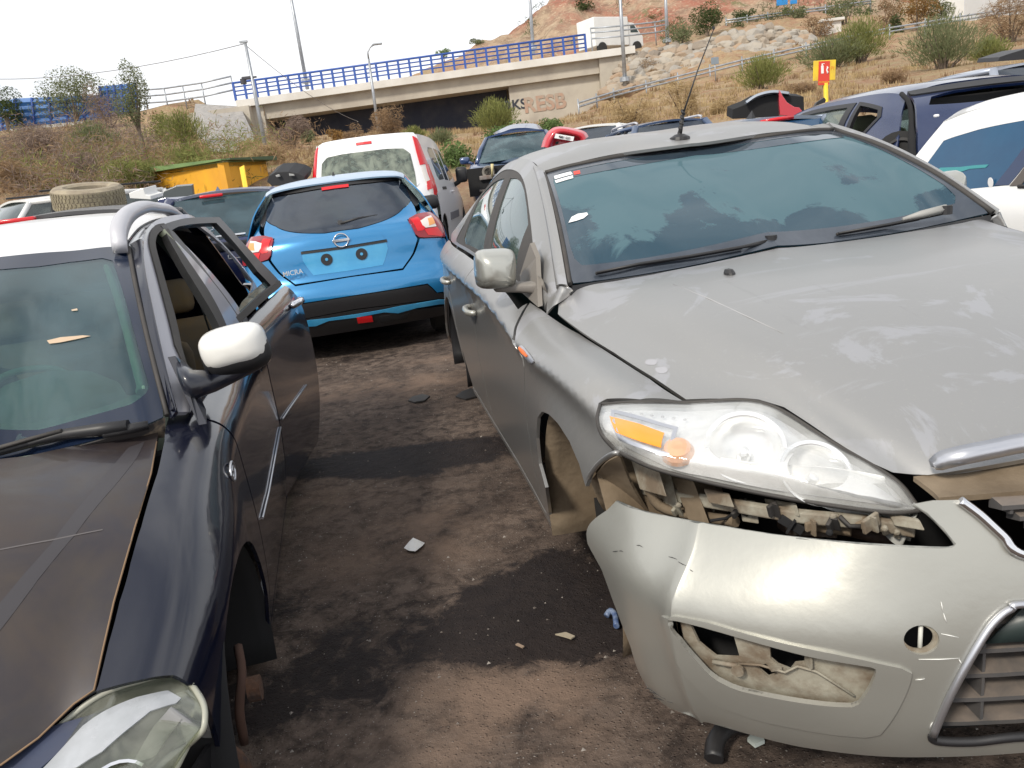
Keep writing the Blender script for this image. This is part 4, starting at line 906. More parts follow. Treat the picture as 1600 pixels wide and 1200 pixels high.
NBr = [[(.33,-.87,.635),(.42,-.84,.64),(.54,-.76,.66),(.65,-.65,.70),(.79,-.55,.745),(.825,-.44,.75),(.85,-.25,.75),(.86,0,.75)],
          [(.31,-.895,.585),(.45,-.885,.585),(.60,-.81,.59),(.73,-.70,.60),(.82,-.59,.61),(.87,-.46,.62),(.905,-.25,.63),(.92,0,.63)],
          [(.24,-.935,.50),(.45,-.925,.50),(.63,-.87,.50),(.765,-.74,.50),(.855,-.60,.50),(.902,-.45,.50),(.938,-.25,.50),(.95,0,.50)],
          [(.29,-.93,.40),(.46,-.915,.40),(.63,-.865,.40),(.76,-.74,.40),(.85,-.60,.40),(.905,-.45,.40),(.942,-.25,.40),(.955,0,.40)],
          [(.34,-.91,.30),(.48,-.895,.30),(.615,-.845,.30),(.735,-.73,.30),(.83,-.60,.30),(.89,-.45,.30),(.93,-.25,.30),(.945,0,.30)],
          [(.36,-.885,.21),(.48,-.87,.21),(.59,-.81,.21),(.70,-.71,.21),(.79,-.58,.21),(.85,-.45,.21),(.90,-.25,.21),(.915,0,.21)],
          [(.37,-.85,.12),(.46,-.82,.12),(.55,-.75,.12),(.65,-.66,.12),(.73,-.54,.12),(.79,-.42,.12),(.84,-.25,.12),(.855,0,.12)]]
_cb = []
for r_ in NBr:
    r_ = [np.array(q, float) for q in r_]; a_, b_ = r_[1], r_[2]; _cb.append([r_[0], a_, a_*.35+b_*.65, a_*.05+b_*.95+np.array([.004,-.008,0]), b_*.9+r_[3]*.1+np.array([.004,-.004,0])]+r_[3:])
NB = Net(_cb, 8, 8)
# sharpen the corner crease of the bumper
# ---- hood
hv0 = U(NH, [(1215,388)], SB)[0][1]; hvf = U(NH, [('t',.80,0)], SB)[0][1]
ho = U(NH, [(1165,399),(1100,413),(1020,429),(950,441),(896,449),(880,456),(873,475),(868,493),(910,519),(960,551),(1020,589),(1072,624),(1130,623),(1185,624),(1225,636),(1262,660),(1300,686),(1350,718),(1395,738),(1425,741),(1450,742),(1480,738),(1540,728),(1600,717)], SB)
ho = np.vstack([[0, hv0], ho, [0, hvf]])
hood = both(trim(NH, ho, step=.045, thick=.012, side=1 if NH.N[20,20][2] > 0 else -1)).build('hood', M_silver, root)
sgH = 1 if NH.N[20,20][2] > 0 else -1
sg = lambda net, ax, s: 1 if net.N[net.a//2, net.b//2][ax]*s > 0 else -1
sS = sg(NS,1,-1); sG = sg(NG,1,-1); sR = sg(NR,2,1); sW = sg(NW,2,1); sB = sg(NB,0,1)
def onb(net, pts, name, mat, root, fr=SB, mir=True, **k):
    """build a part and, for parts not across the centre line, its twin on the other side"""
    mb = trim(net, U(net, pts, fr) if not isinstance(pts, np.ndarray) else pts, **k)
    o = mb.build(name, mat, root)
    if mir: mirror_mb(mb).build(name, mat, root)
    return o
# ---- fender, doors, quarter, sill
onb(NS, [(1068,627),(1000,624),(948,623),(935,630),(938,655),(958,703),(938,720),(922,740),(915,760),(905,725),(890,690),(872,662),(857,647),(847,643),(840,652),(838,685),(842,725),(852,762),('s',-.40,.28),('s',-.42,.235),('s',-.50,.235),('s',-.505,.45),('s',-.50,.74),('s',-.49,.80),(806,522),(808,511),(818,490),(828,473),(846,484),(862,496),(905,522),(955,554),(1015,592)], 'fender', M_silver, root, step=.05, thick=.01, side=sS, edge_step=.02)
onb(NS, [(824,474),(814,490),(804,511),(802,522),('s',-.51,.74),('s',-.515,.45),('s',-.51,.245),('s',-1.61,.245),('s',-1.625,.60),('s',-1.64,.90),('s',-1.66,.974),('s',-1.3,.953),('s',-.9,.922),('s',-.72,.893)], 'front_door', M_silver, root, step=.07, thick=.012, side=sS)
onb(NS, [('s',-1.67,.975),('s',-1.65,.90),('s',-1.637,.60),('s',-1.622,.245),('s',-2.36,.245),('s',-2.42,.42),('s',-2.56,.66),('s',-2.74,.80),('s',-2.80,.92),('s',-2.80,.995),('s',-2.2,.99)], 'rear_door', M_silver, root, step=.07, thick=.012, side=sS)
qa = [('s',-2.85+.37*math.cos(a), .33+.37*math.sin(a)) for a in np.linspace(.08, 2.95, 12)]
onb(NS, [('s',-2.81,.995),('s',-2.81,.92),('s',-2.75,.79),('s',-2.57,.65),('s',-2.44,.45)]+qa+[('s',-3.5,.25),('s',-3.78,.3),('s',-3.79,.98),('s',-3.3,.995)], 'quarter_panel', M_silver, root, step=.07, thick=.012, side=sS)
onb(NS, [('s',-.42,.232),('s',-2.40,.232),('s',-2.40,.205),('s',-.42,.205)], 'sill', M_silver, root, step=.05, thick=.05, side=sS)
# ---- side glass area
fo = [(850,478),(842,440),(834,392),(829,345),(824,308),(819,285),(812,271),(800,265),(785,267),(767,276),(749,300),(728,345),(713,373),(712,378),(750,401),(790,425),(822,452)]
go = np.array([(0,.002),(1,.002),(1,.998),(0,.998)])
fo_uv = rnd(U(NG, fo, SB), .2, it=1)
mbx = trim(NG, go, holes=[fo_uv], step=.05, thick=.012, side=sG); mbx.build('side_frame', M_silver, root); mirror_mb(mbx).build('side_frame', M_silver, root)
g1 = [(796,278),(805,278),(813,284),(818,298),(822,325),(824,350),(815,372),(808,395),(805,425),(785,412),(765,394)]
g2 = [(787,278),(770,285),(752,304),(732,347),(724,372),(725,380),(753,394)]
g1u = U(NG, g1, SB); g2u = U(NG, g2, SB)
mbx = trim(NG, fo_uv*1.0, holes=[g1u, g2u], step=.04, thick=.02, side=sG, lift=-.004); mbx.build('window_frame', M_rubber, root); mirror_mb(mbx).build('window_frame', M_rubber, root)
for g_ in (g1u, g2u):
    mbx = trim(NG, g_, step=.06, thick=.003, side=sG, lift=-.008); mbx.build('side_window', G_side, root); mirror_mb(mbx).build('side_window', G_side, root)
# ---- roof and windscreen
mr_ = both(patch(NR, thick=.012, side=sR)); mr_.build('roof', M_silver, root)
wo = np.array([(0,.035),(.99,.035),(1,.07),(1,.965),(.97,.975),(0,.975)]); wi = rnd(np.array([(-.2,.115),(.90,.13),(.955,.22),(.955,.85),(.90,.925),(-.2,.94)]), .2, it=1); wi = np.array([(max(0,a),b) for a, b in wi])
wi = [tuple(q) for q in wi if True]
ring = np.vstack([[(0,.035),(.985,.035),(1,.07),(1,.965),(.97,.975),(0,.975),(0,.94)], [(.5,.94),(.87,.932),(.935,.90),(.955,.85),(.955,.24),(.935,.165),(.88,.125),(.5,.115),(0,.115)]])
both(trim(NW, np.array([(0,.035),(.985,.035),(1,.07),(1,.965),(.97,.975),(0,.975)]), step=.06, thick=.004, side=sW)).build('windscreen', G_ws, root)
both(trim(NW, ring, step=.03, thick=.001, side=sW, lift=.0016)).build('windscreen_border', M_frit, root)
both(trim(NW, np.array([(0,.86),(.90,.86),(.93,.90),(.87,.93),(0,.937)]), step=.05, thick=.0008, side=sW, lift=.0014)).build('sun_strip', glass('sun_strip_tint', tint=(.08,.14,.2), dust=.2, film=.1, dcol=(.2,.25,.28), opa=.5, body=(.01,.03,.06)), root)
# seal strip between windscreen and pillar
A_ = NW.at(np.array([(1,t) for t in np.linspace(.03,.97,14)])); mb = MB(); mb.tube([p+np.array([0,-.006,.002]) for p in A_], .009, 6); pair(mb, 'windscreen_seal', M_rubber, root)
# pillar skin between windscreen edge and side frame
Gt = NG.at(np.array([(1,t) for t in np.linspace(0,.42,12)])); We = NW.at(np.array([(1,t) for t in np.linspace(.02,1,12)]))
mbx = patch([list(We+np.array([0,-.012,0])), list((Gt+We)/2+np.array([0,-.022,.012])), list(Gt+np.array([0,-.001,.001]))], 4, 3, thick=.01); mbx.build('pillar', M_silver, root); mirror_mb(mbx).build('pillar', M_silver, root)
# corner skin joining pillar, bonnet and wing
ha = [NH.at(NH.inv([q], SB)[0]) for q in ((893,451),(874,476),(868,492))]; fa = [NS.at(NS.inv([q], SB)[0]) for q in ((848,483),(856,491),(863,497))]
cs_ = [[We[0]+[.0,-.012,0], (We[0]+Gt[0])/2+[.01,-.02,.01], Gt[0]], [(We[0]+ha[0])/2+[0,-.005,.002], ((We[0]+Gt[0])/2+ha[1])/2+[.005,-.012,.008], (Gt[0]+fa[0])/2+[0,-.006,.004]], [ha[0]+[-.004,-.004,.001], ha[1]+[-.004,-.006,.002], fa[1]]]
mbx = patch(cs_, 6, 6, thick=.006); pair(mbx, 'pillar_base', M_silver, root)
Tt = NW.at(np.array([(u, .985) for u in np.linspace(0,1,16)])); mb = MB(); mb.tube([p+np.array([-.004,0,.002]) for p in Tt], .011, 6); both(mb).build('header_seal', M_rubber, root)
# stickers, leaf
def decal(net, px, name, mat, side, lift=.003, fr=SB, th=.0008, rt=root, step=.02):
    return trim(net, U(net, px, fr), step=step, thick=th, side=side, lift=lift).build(name, mat, rt)
M_wpaper = surf('white_paper', (.8,.8,.8), .7); M_rpaper = surf('red_print', (.7,.08,.06), .7)
decal(NW, [(866,276),(892,269),(895,273),(867,281)], 'sticker', M_wpaper, sW); decal(NW, [(867,283),(895,275),(896,279),(869,287)], 'sticker', M_wpaper, sW); decal(NW, [(896,269),(906,267),(907,272),(897,274)], 'sticker', M_rpaper, sW)
decal(NW, [(888,349),(893,340),(903,335),(917,333),(919,336),(912,342),(900,346)], 'dried_leaf', M_wpaper, sW)
# ---- grey plastic cowl under the windscreen + wipers
Wb = NW.at(np.array([(u, .035) for u in np.linspace(0,1,10)])); Hb = NH.at(np.array([(u, hv0+.0) for u in np.linspace(0,.93,10)]))
mb = patch([list(Wb+np.array([.0,0,-.006])), list((Wb+Hb)/2+np.array([0,0,-.03])), list(Hb+np.array([0,0,-.03]))], 4, 4, thick=.006); both(mb).build('cowl', M_black, root)
def wiper(pts, name='wiper'):
    mb = MB(); mb.tube(pts, [.010]+[.006]*(len(pts)-2)+[.004], 6); q = pts[0]; mb.disc(np.array(q)-[0,0,.01], (0,0,1), .02, .03, 12); o = mb.build(name, M_black, root)
    mb = MB(); mb.tube([np.array(p)+[-.012,0,-.004] for p in pts[1:]], .005, 4); mb.build('blade', M_rubber, o); return o
def onw(u, v, l=.02):
    q = NW.inv([(u, v)], SB)[0]; return NW.at(q)+NW.nrm(q)*sW*l
wiper([P(1205,386,y=0)+[0,0,.02], onw(1160,393), onw(1080,407), onw(1000,419), onw(930,433)])
M_wl = surf('worn_grey_plastic', (.30,.30,.29), .5, dust=.3, dcol=(.4,.38,.34))
pl_ = [SB.p(1478,336,x=-.53), SB.p(1440,346,x=-.55), SB.p(1390,356,x=-.57), SB.p(1310,370,x=-.58)]
wiper([p+np.array([0,0,.012]) for p in pl_])
mb = MB(); mb.tube([pl_[0]+[.0,0,.022], pl_[1]+[0,0,.024], pl_[1]*.4+pl_[2]*.6+[0,0,.02]], [.016,.014,.006], 6); mb.build('wiper_cover', M_wl, root)
for (u, v) in ((1140,428),(1515,361)):
    q = NH.inv([(u, v)], SB)[0] if u < 1300 else None
    p_ = NH.at(q) if q is not None else NH.at(NH.inv([(1140,428)], SB)[0])*np.array([1,-1,1])
    mb = MB(); mb.disc(p_-[0,0,.004], (0,0,1), .02, .02, 14, prof=[(.024,0),(.024,.008),(.017,.017),(0,.02)]); 
    for i, v_ in enumerate(mb.v): mb.v[i] = (p_[0]+(v_[0]-p_[0])*1.0-.35*(v_[2]-p_[2]), p_[1]+(v_[1]-p_[1])*.62, v_[2])
    mb.build('washer_nozzle', M_black, root)
# pale scratch and dried drip marks on the bonnet
def onH(u, v, l=.0006):
    q = NH.inv([(u, v)], SB)[0]; return NH.at(q)+NH.nrm(q)*sgH*l
mb = MB(); mb.tube([onH(1052,444), onH(1110,468), onH(1170,496), onH(1224,521)], [.0006,.0016,.0014,.0005], 4); mb.build('bonnet_scratch', surf('dull_pale_line', (.40,.40,.40), .7), root)
rg = random.Random(8)
for k, (u, v) in enumerate(((1018,566),(1034,578))):
    pts_ = [(u+rg.uniform(8,13)*math.cos(a), v+rg.uniform(4,7)*math.sin(a)) for a in np.linspace(0, 2*math.pi, 11)[:-1]]; trim(NH, rnd(U(NH, pts_, SB), .25, it=1), step=.02, thick=.0004, side=sgH, lift=.0006).build('dried_patch', MATS.setdefault('dp', surf('dried_patch', (.34,.34,.36), .75)), root)
# antenna
ab = P(1062,216,y=0); mb = MB(); mb.disc(ab-[0,0,.008], (0,0,1), .04, .03, 16, prof=[(.045,0),(.042,.012),(.02,.024),(0,.028)]); an = mb.build('antenna', M_black, root)
a1 = P(1068,176,x=ab[0]-.01); a2 = P(1090,110,x=ab[0]-.03); a3 = P(1115,46,x=ab[0]-.07)
mb = MB(); wr_ = [ab+[0,0,.01]+(a1-ab)*f+np.array([.006*math.sin(f*30), .006*math.cos(f*30), 0]) for f in np.linspace(0,1,26)]; mb.tube([ab+[0,0,.01], a1], [.010,.006], 7); mb.tube(wr_, .006, 5); mb.tube([a1, a2, a3], [.004,.003,.0022], 5); mb.disc(a3, (0,0,1), .006, .012, 8); mb.build('mast', M_black, an)
# ---- bumper
bo = U(NB, [(962,783),(1000,797),(1050,808),(1100,817),(1200,834),(1300,846),(1400,854),(1470,857),(1488,856),(1494,850),(1475,826),(1450,802),(1428,788),(1460,782),(1498,781),(1530,805),(1565,836),(1600,866),('f',-.2,.565),('f',0,.56),('f',0,.53),('f',-.2,.53),(1600,944),(1578,950),(1560,962),(1540,985),(1510,1035),(1480,1092),(1455,1148),(1460,1157),(1520,1160),(1600,1152),('f',-.2,.27),('f',0,.268),('f',0,.17),('f',-.25,.165),(1600,1176),(1450,1183),(1350,1180),(1250,1167),(1180,1150),(1110,1130),(1060,1112),(1022,1087),(1003,1060),(985,1010),(962,950),(940,890),(912,842),(913,830),(935,806)], SB)
for i in range(len(bo)):
    pass
c_idx = [k for k in range(len(bo)) if bo[k][1] > .985]
for k in c_idx: bo[k][1] = 1.0
fog = rnd(U(NB, [(1043,965),(1090,976),(1140,990),(1200,1007),(1265,1024),(1330,1035),(1368,1041),(1368,1052),(1355,1080),(1338,1102),(1300,1101),(1250,1095),(1200,1086),(1150,1075),(1115,1057),(1085,1025),(1060,993)], SB), .2, it=1)
cc = U(NB, [(1440+28*math.cos(a), 1000+23*math.sin(a)) for a in np.linspace(0, 2*math.pi, 25)[:-1]], SB)
bm_ = both(trim(NB, bo, holes=[fog, cc], step=.04, thick=.006, side=sB, edge_step=.012)); bump = bm_.build('front_bumper', M_silver_b, root)
# raised frame around the fog opening, with the inner dirty tray and its broken holes
fr_o = rnd(U(NB, [(1028,955),(1090,966),(1200,997),(1330,1024),(1425,1045),(1420,1070),(1395,1120),(1370,1150),(1280,1142),(1180,1122),(1120,1100),(1075,1055),(1048,1005)], SB), .2, it=1)
mbx = trim(NB, fr_o, holes=[fog], step=.03, thick=.01, side=sB, lift=.005, edge_step=.012); o = mbx.build('fog_surround', M_silver_b, bump); mirror_mb(mbx).build('fog_surround', M_silver_b, bump)
fog2 = U(NB, [(1036,955),(1140,975),(1265,1008),(1380,1030),(1385,1060),(1350,1120),(1250,1112),(1150,1092),(1095,1062),(1045,1000)], SB)
h1 = U(NB, [(1068,976),(1100,982),(1138,994),(1150,1040),(1112,1038),(1085,1016)], SB); h2 = U(NB, [(1198,1010),(1262,1026),(1262,1048),(1240,1050),(1232,1060),(1212,1052),(1200,1042)], SB); h3 = U(NB, [(1175,1054),(1192,1050),(1212,1066),(1196,1072)], SB)
mbx = trim(NB, fog2, holes=[h1, h2, h3], step=.03, thick=.006, side=sB, lift=-.022, edge_step=.01); o = mbx.build('fog_tray', M_beige, bump)
mirror_mb(mbx).build('fog_tray', M_beige, bump)
def onB(u, v, l=-.01):
    q = NB.inv([(u, v)], SB)[0]; return NB.at(q)+NB.nrm(q)*sB*l
mb = MB(); mb.tube([onB(1150,1045,-.015), onB(1185,1046,-.012), onB(1225,1058,-.012), onB(1245,1050,-.015), onB(1275,1058,-.014), onB(1335,1096,-.014)], .0028, 5); mb.tube([onB(1110,1042,-.015), onB(1150,1046,-.01)], .005, 6); mb.box(onB(1262,1040,-.018), (.02,.004,.03)); mb.box(onB(1208,1052,-.016), (.015,.02,.006)); mb.disc(onB(1150,1052,-.012), NB.nrm(np.array([.5,.4]))*sB, .012, .008, 10); mb.build('tray_rib', M_beige, bump)
mb = MB(); mb.tube([onB(1443,976,-.012), onB(1441,1022,-.012)], .004, 6); mb.build('tow_eye_pin', surf('pin_white', (.6,.6,.55), .5), bump)
ccu = np.array(U(NB, [(1440+29*math.cos(a), 1001+24*math.sin(a)) for a in np.linspace(0, 2*math.pi, 25)[:-1]], SB)); cci = U(NB, [(1437+24*math.cos(a), 998+19*math.sin(a)) for a in np.linspace(0, 2*math.pi, 25)[:-1]], SB)
trim(NB, ccu, holes=[cci], step=.01, thick=.004, side=sB, lift=-.006).build('tow_eye_ring', M_beige, bump)
for seq, nm in (([(962,783),(1000,797),(1050,808),(1100,817),(1200,834),(1300,846),(1400,854),(1470,857),(1488,856),(1494,850),(1475,826),(1450,802),(1428,788)],'bumper_upper_edge'),([(912,842),(940,890),(962,950),(985,1010),(1003,1060),(1022,1087),(1060,1112),(1110,1130),(1180,1150),(1250,1167),(1350,1180),(1450,1183)],'bumper_lower_edge')):
    e_ = cr(np.array([onB(u, v, -.004) for u, v in seq]), 4); mb = MB(); mb.tube(e_, .0032, 5); pair(mb, nm, surf('dark_edge', (.10,.105,.10), .6, col2=(.3,.3,.28), scale=30), bump)  # dark grey bead along the upper and lower bumper edges
# lower lip: black underside edge
# scratches
M_scr = surf('scratch_pale', (.75,.75,.72), .6); M_scrd = surf('scratch_dark', (.06,.06,.06), .7)
rg = random.Random(3)
for lst, mt in (([((968,861),(974,862)),((958,862),(966,861)),((1045,870),(1058,874)),((1060,878),(1072,884)),((1078,890),(1083,893)),((995,852),(1004,855)),((1006,1076),(1040,1092)),((1010,1084),(1052,1098)),((1002,1070),(1024,1082))], M_scrd), ([((1470,940),(1473,955)),((1474,958),(1479,972)),((1470,990),(1498,996)),((1435,1030),(1500,1028)),((1498,1030),(1503,1038)),((1430,1062),(1445,1060)),((1452,1138),(1457,1128))], M_scr)):
    for a, b in lst:
        mb = MB(); mb.tube([onB(*a, .0008), onB((a[0]+b[0])/2, (a[1]+b[1])/2+rg.uniform(-1.5,1.5), .0008), onB(*b, .0008)], [.0005,.0011,.0004], 4); mb.build('scratch', mt, bump)
# ---- upper grille, lower grille
def grille(name, xs_, ylim, zlo, zhi, nrow, ys_, dep, root, dx=lambda y: 0):
    """egg-crate grille: horizontal slats and upright ribs"""
    mb = MB()
    for i in range(nrow+1):
        z = zlo+(zhi-zlo)*i/nrow; yl = ylim(z)
        pts = [(y, xs_-dx(y)) for y in np.linspace(-yl, yl, 13)]
        V = []
        for y, x in pts: V += [(x, y, z+.004), (x, y, z-.004), (x-dep, y, z-.010), (x-dep, y, z+.012)]
        mb.add(V, [(4*k+a, 4*k+b, 4*k+4+b, 4*k+4+a) for k in range(12) for a, b in ((0,1),(1,2),(2,3),(3,0))]+[(0,1,2,3), (48,51,50,49)], 0, False)
    for y in ys_:
        ok = [z for z in np.linspace(zlo, zhi, 30) if ylim(z) >= abs(y)]
        if len(ok) > 3: mb.box((xs_-dx(y)-dep*.5-.004, y, (min(ok)+max(ok))/2), (dep, .006, max(ok)-min(ok)))
    return mb.build(name, surf('grille_black', (.06,.062,.066), .45, dust=.7, dcol=(.28,.22,.17), dscale=14), root)
lg = grille('lower_grille', .905, lambda z: .50-(z-.30)*.62, .29, .53, 5, [k*.098 for k in range(-5, 6)], .05, root, lambda y: y*y*.33)
ugr = grille('upper_grille', .895, lambda z: .19+(z-.56)*1.32, .565, .695, 6, [k*.05 for k in range(-7, 8)], .03, root, lambda y: y*y*.35)
# chrome surrounds
def curve_on(pts, r, name, mat, par, n=8, lift=.004, flat=None):
    q = [onB(u, v, lift) if len(c) == 2 else np.array(c[1:]) for c in pts for (u, v) in [c[:2] if len(c) == 2 else (0,0)]]
    q = list(cr(np.array(q), 6)); mb = MB(); mb.tube(q, r, n); 
    return both(mb).build(name, mat, par)
curve_on([(1498,782),(1530,806),(1565,838),(1600,868),(0,.905,-.2,.572),(0,.915,0,.566)], .0085, 'grille_chrome', M_chrome, root)
curve_on([(0,.955,0,.535),(0,.945,-.2,.536),(1600,943),(1578,950),(1560,962),(1540,985),(1510,1035),(1480,1092),(1457,1146)], .0065, 'lower_grille_trim', M_dchrome, root)
curve_on([(1457,1146),(1462,1156),(1520,1158),(1600,1150),(0,.93,-.2,.272),(0,.94,0,.272)], .008, 'lower_grille_trim', M_black, root, lift=.001)
# smooth dark panel (plate area) in the upper part of the lower grille
mb = MB(); zz = [.455,.49,.525]; V = [];
for z in zz:
    for y in np.linspace(-.40+(z-.455)*.9, .40-(z-.455)*.9, 9): V.append((.915-y*y*.33, y, z))
mb.add(V, [(i*9+j, i*9+j+1, (i+1)*9+j+1, (i+1)*9+j) for i in range(2) for j in range(8)]); o = mb.build('grille_panel', surf('panel_green_black', (.03,.045,.045), .3, dust=.3, dcol=(.2,.2,.18)), root); sm = o.modifiers.new('t', 'SOLIDIFY'); sm.thickness = .004
# hood chrome bar
q = [P(1453,724,y=-.43), P(1500,712,y=-.395), P(1550,702,y=-.335), P(1600,692,y=-.275)]; q += [np.array((q[-1][0]*.5+.41, -.14, q[-1][2]+.003)), np.array((.825,0,q[-1][2]+.004))]
q = cr(np.array(q), 5); V = []; 
for k, p_ in enumerate(q):
    f = min(1, (k+.6)/2.0); V += [p_+[-.004,0,.017*f], p_+[.014,0,.008*f], p_+[.016,0,-.010*f], p_+[.002,0,-.018*f]]
mb = MB(); mb.add(V, [(4*k+a, 4*k+b, 4*k+4+b, 4*k+4+a) for k in range(len(q)-1) for a, b in ((0,1),(1,2),(2,3),(3,0))]+[(3,2,1,0)], 0, True); o = both(mb).build('hood_chrome_bar', M_dchrome, root)
# panel between hood lip and grille (dusty slam panel)
mb = patch([[(.775,0,.725),(.765,-.25,.725),(.72,-.44,.71)],[(.80,0,.71),(.80,-.25,.71),(.77,-.44,.70)],[(.865,0,.705),(.85,-.25,.705),(.80,-.45,.70)]], 4, 4, thick=.01); both(mb).build('slam_panel', M_tan, root)
# ---- headlamp
HT = [P(938,632,y=-.872), P(1000,628,y=-.80), P(1075,629,y=-.70), P(1190,629,y=-.575), P(1300,691,y=-.50), P(1395,747,y=-.455), P(1436,794,y=-.445)]
HB = [P(962,704,y=-.888), P(1020,731,y=-.85), P(1100,752,y=-.77), P(1200,773,y=-.675), P(1300,790,y=-.585), P(1390,801,y=-.505), P(1438,798,y=-.452)]
HT = np.array(HT); HB = np.array(HB); bl = np.array([.05,-.05,.02])
NL = Net([list(HT), list(HT*.66+HB*.34+bl*np.array([.5,.8,1,1,.9,.5,.05])[:,None]), list(HT*.33+HB*.67+bl*np.array([.5,.8,1,1,.9,.5,.05])[:,None]), list(HB)], 8, 8)
sL = sg(NL,0,1)
G_lens = glass('headlamp_lens', tint=(.99,.99,.99), dust=.26, film=.08, dcol=(.80,.80,.78), dscale=9, lo=.45, hi=.62, refl=1.15)
M_bowl = surf('bowl_chrome', (.93,.93,.92), .22, metal=.75)
M_bezel = surf('bezel_silver', (.84,.84,.83), .28, metal=.35, col2=(.70,.71,.71), scale=5)
def lamp(mir):
    f = (lambda mb: mirror_mb(mb)) if mir else (lambda mb: mb)
    o = f(patch(NL, thick=.004, side=sL)); lens = o.build('headlamp', G_lens, root)
    # housing behind
    G2 = NL.G.copy(); cen = G2.mean((0,1)); inn = G2-NL.N*sL*.075; V = inn.reshape(-1,3); a, b = inn.shape[:2]
    mb = MB(); mb.add(V, [(i*b+j, (i+1)*b+j, (i+1)*b+j+1, i*b+j+1) for i in range(a-1) for j in range(b-1)]); f(mb).build('reflector', surf('bright_reflector', (.88,.88,.86), .3, metal=.12, col2=(.72,.73,.73), scale=7), lens)
    # rim joining lens and housing
    bd = [(0,j) for j in range(b)]+[(i,b-1) for i in range(1,a)]+[(a-1,j) for j in range(b-2,-1,-1)]+[(i,0) for i in range(a-2,0,-1)]
    k = len(bd); V = [NL.G[i,j]+NL.N[i,j]*sL*.001 for i, j in bd]+[inn[i,j]-NL.N[i,j]*sL*.002 for i, j in bd]; mb = MB(); mb.add(V, [(i,(i+1)%k,k+(i+1)%k,k+i) for i in range(k)]); f(mb).build('housing', surf('housing_grey', (.35,.35,.33), .6), lens)
    mb = MB(); mb.tube([NL.G[i,j] for i, j in bd]+[NL.G[0,0]], .0045, 6); f(mb).build('rim_seal', M_rubber, lens)
    # bezel with round openings, bowls behind them
    def circ(u, v, ru, rv): return U(NL, [(u+ru*math.cos(a), v+rv*math.sin(a)) for a in np.linspace(0, 2*math.pi, 29)[:-1]], SB)
    c1_, c2_ = circ(1165,682,60,40), circ(1282,722,50,36)
    f(trim(NL, np.array([(.03,.01),(.97,.01),(.97,.99),(.03,.99)]), holes=[c1_, c2_], step=.025, thick=.002, side=sL, lift=-.016, edge_step=.01)).build('bezel', M_bezel, lens)
    for (u, v, r, nm) in ((1165,682,.070,'low_beam_bowl'),(1282,722,.062,'high_beam_bowl')):
        q = NL.inv([(u, v)], SB)[0]; c = NL.at(q)-NL.nrm(q)*sL*.026; n_ = NL.nrm(q)*sL*.5+np.array([.80,-.25,.15])*.5; n_ /= np.linalg.norm(n_)
        mb = MB(); mb.disc(c, n_, r, 0, 36, prof=[(r*1.12,.004),(r,.004),(r*.97,-.004),(r*.85,-.018),(r*.62,-.034),(r*.35,-.043),(r*.16,-.046),(0,-.046)]); mb.sm = [True]*len(mb.sm); f(mb).build(nm, M_bowl, lens)
        mb = MB(); mb.disc(c-n_*.044, n_, .012, .03, 14, prof=[(.014,0),(.013,.022),(.009,.032),(0,.034)]); f(mb).build('bulb', M_bowl, lens)
    q = NL.inv([(1058,697)], SB)[0]; c = NL.at(q)-NL.nrm(q)*sL*.014; mb = MB(); mb.disc(c, NL.nrm(q)*sL, .03, .0, 20, prof=[(.034,-.01),(.033,0),(.026,.012),(.012,.017),(0,.018)]); f(mb).build('indicator_bulb', surf('amber_glass', (.75,.42,.25), .15, metal=.3, coat=.5), lens)
    amb = U(NL, [(953,651),(1000,663),(1038,677),(1033,700),(1000,690),(963,676)], SB); f(trim(NL, amb, step=.02, thick=.001, side=sL, lift=.0012)).build('amber_strip', M_amber, lens)
    for k in range(7):
        u = 968+k*17; v = 637+k*2.2; q = NL.inv([(u, v)], SB)[0]; c = NL.at(q)-NL.nrm(q)*sL*.008
        mb = MB() if k == 0 else mb; mb.box(c, (.006,.006,.004))
    f(mb).build('reflector_notches', surf('notch', (.4,.4,.4), .5), lens)
    st = U(NL, [(955,640),(1060,668),(1056,716),(968,688)], SB); sti = U(NL, [(960,646),(1052,671),(1049,709),(971,683)], SB); f(trim(NL, st, holes=[sti], step=.02, thick=.001, side=sL, lift=.0010)).build('indicator_frame', M_dchrome, lens)
lamp(False); lamp(True)
# ---- exposed structure under the lamp

mb = MB(); pts = [P(990,760,y=-.80), P(1060,775,y=-.76), P(1150,790,y=-.70), P(1250,806,y=-.62), P(1350,815,y=-.53), P(1430,828,y=-.46)]
V = []
for p_ in cr(np.array(pts), 4): V += [p_+[0,0,.016], p_+[.010,-.008,.012], p_+[.010,-.008,-.010], p_+[0,0,-.014]]
nn = len(V)//4; mb.add(V, [(4*k+a, 4*k+b, 4*k+4+b, 4*k+4+a) for k in range(nn-1) for a, b in ((0,1),(1,2),(2,3),(3,0))]+[(0,1,2,3), (4*nn-1,4*nn-2,4*nn-3,4*nn-4)], 0, False)
pair(mb, 'lamp_support_beam', M_beige, root, bevel=.003)
def brk(u0, v0, u1, v1, y, th=.012, mat=M_beige, nm='bracket', wpx=26, skew=0):
    a = P(u0, v0, y=y); b = P(u1, v1, y=y); c = P(u1+wpx, v1+skew, y=y+.02); d = P(u0+wpx, v0+skew, y=y+.02); mb = MB(); mb.prism([a, b, c, d], (-th, th*.4, 0)); return mb.build(nm, mat, root, bevel=.002)
brk(985,716,1000,765,-.835, wpx=42, skew=12); brk(1022,728,1040,800,-.79, wpx=24, skew=6); brk(1050,745,1075,812,-.765, wpx=34, skew=8, mat=M_tan); brk(1155,782,1160,815,-.69, wpx=26, skew=4); brk(1195,782,1200,800,-.65, wpx=50, skew=8)
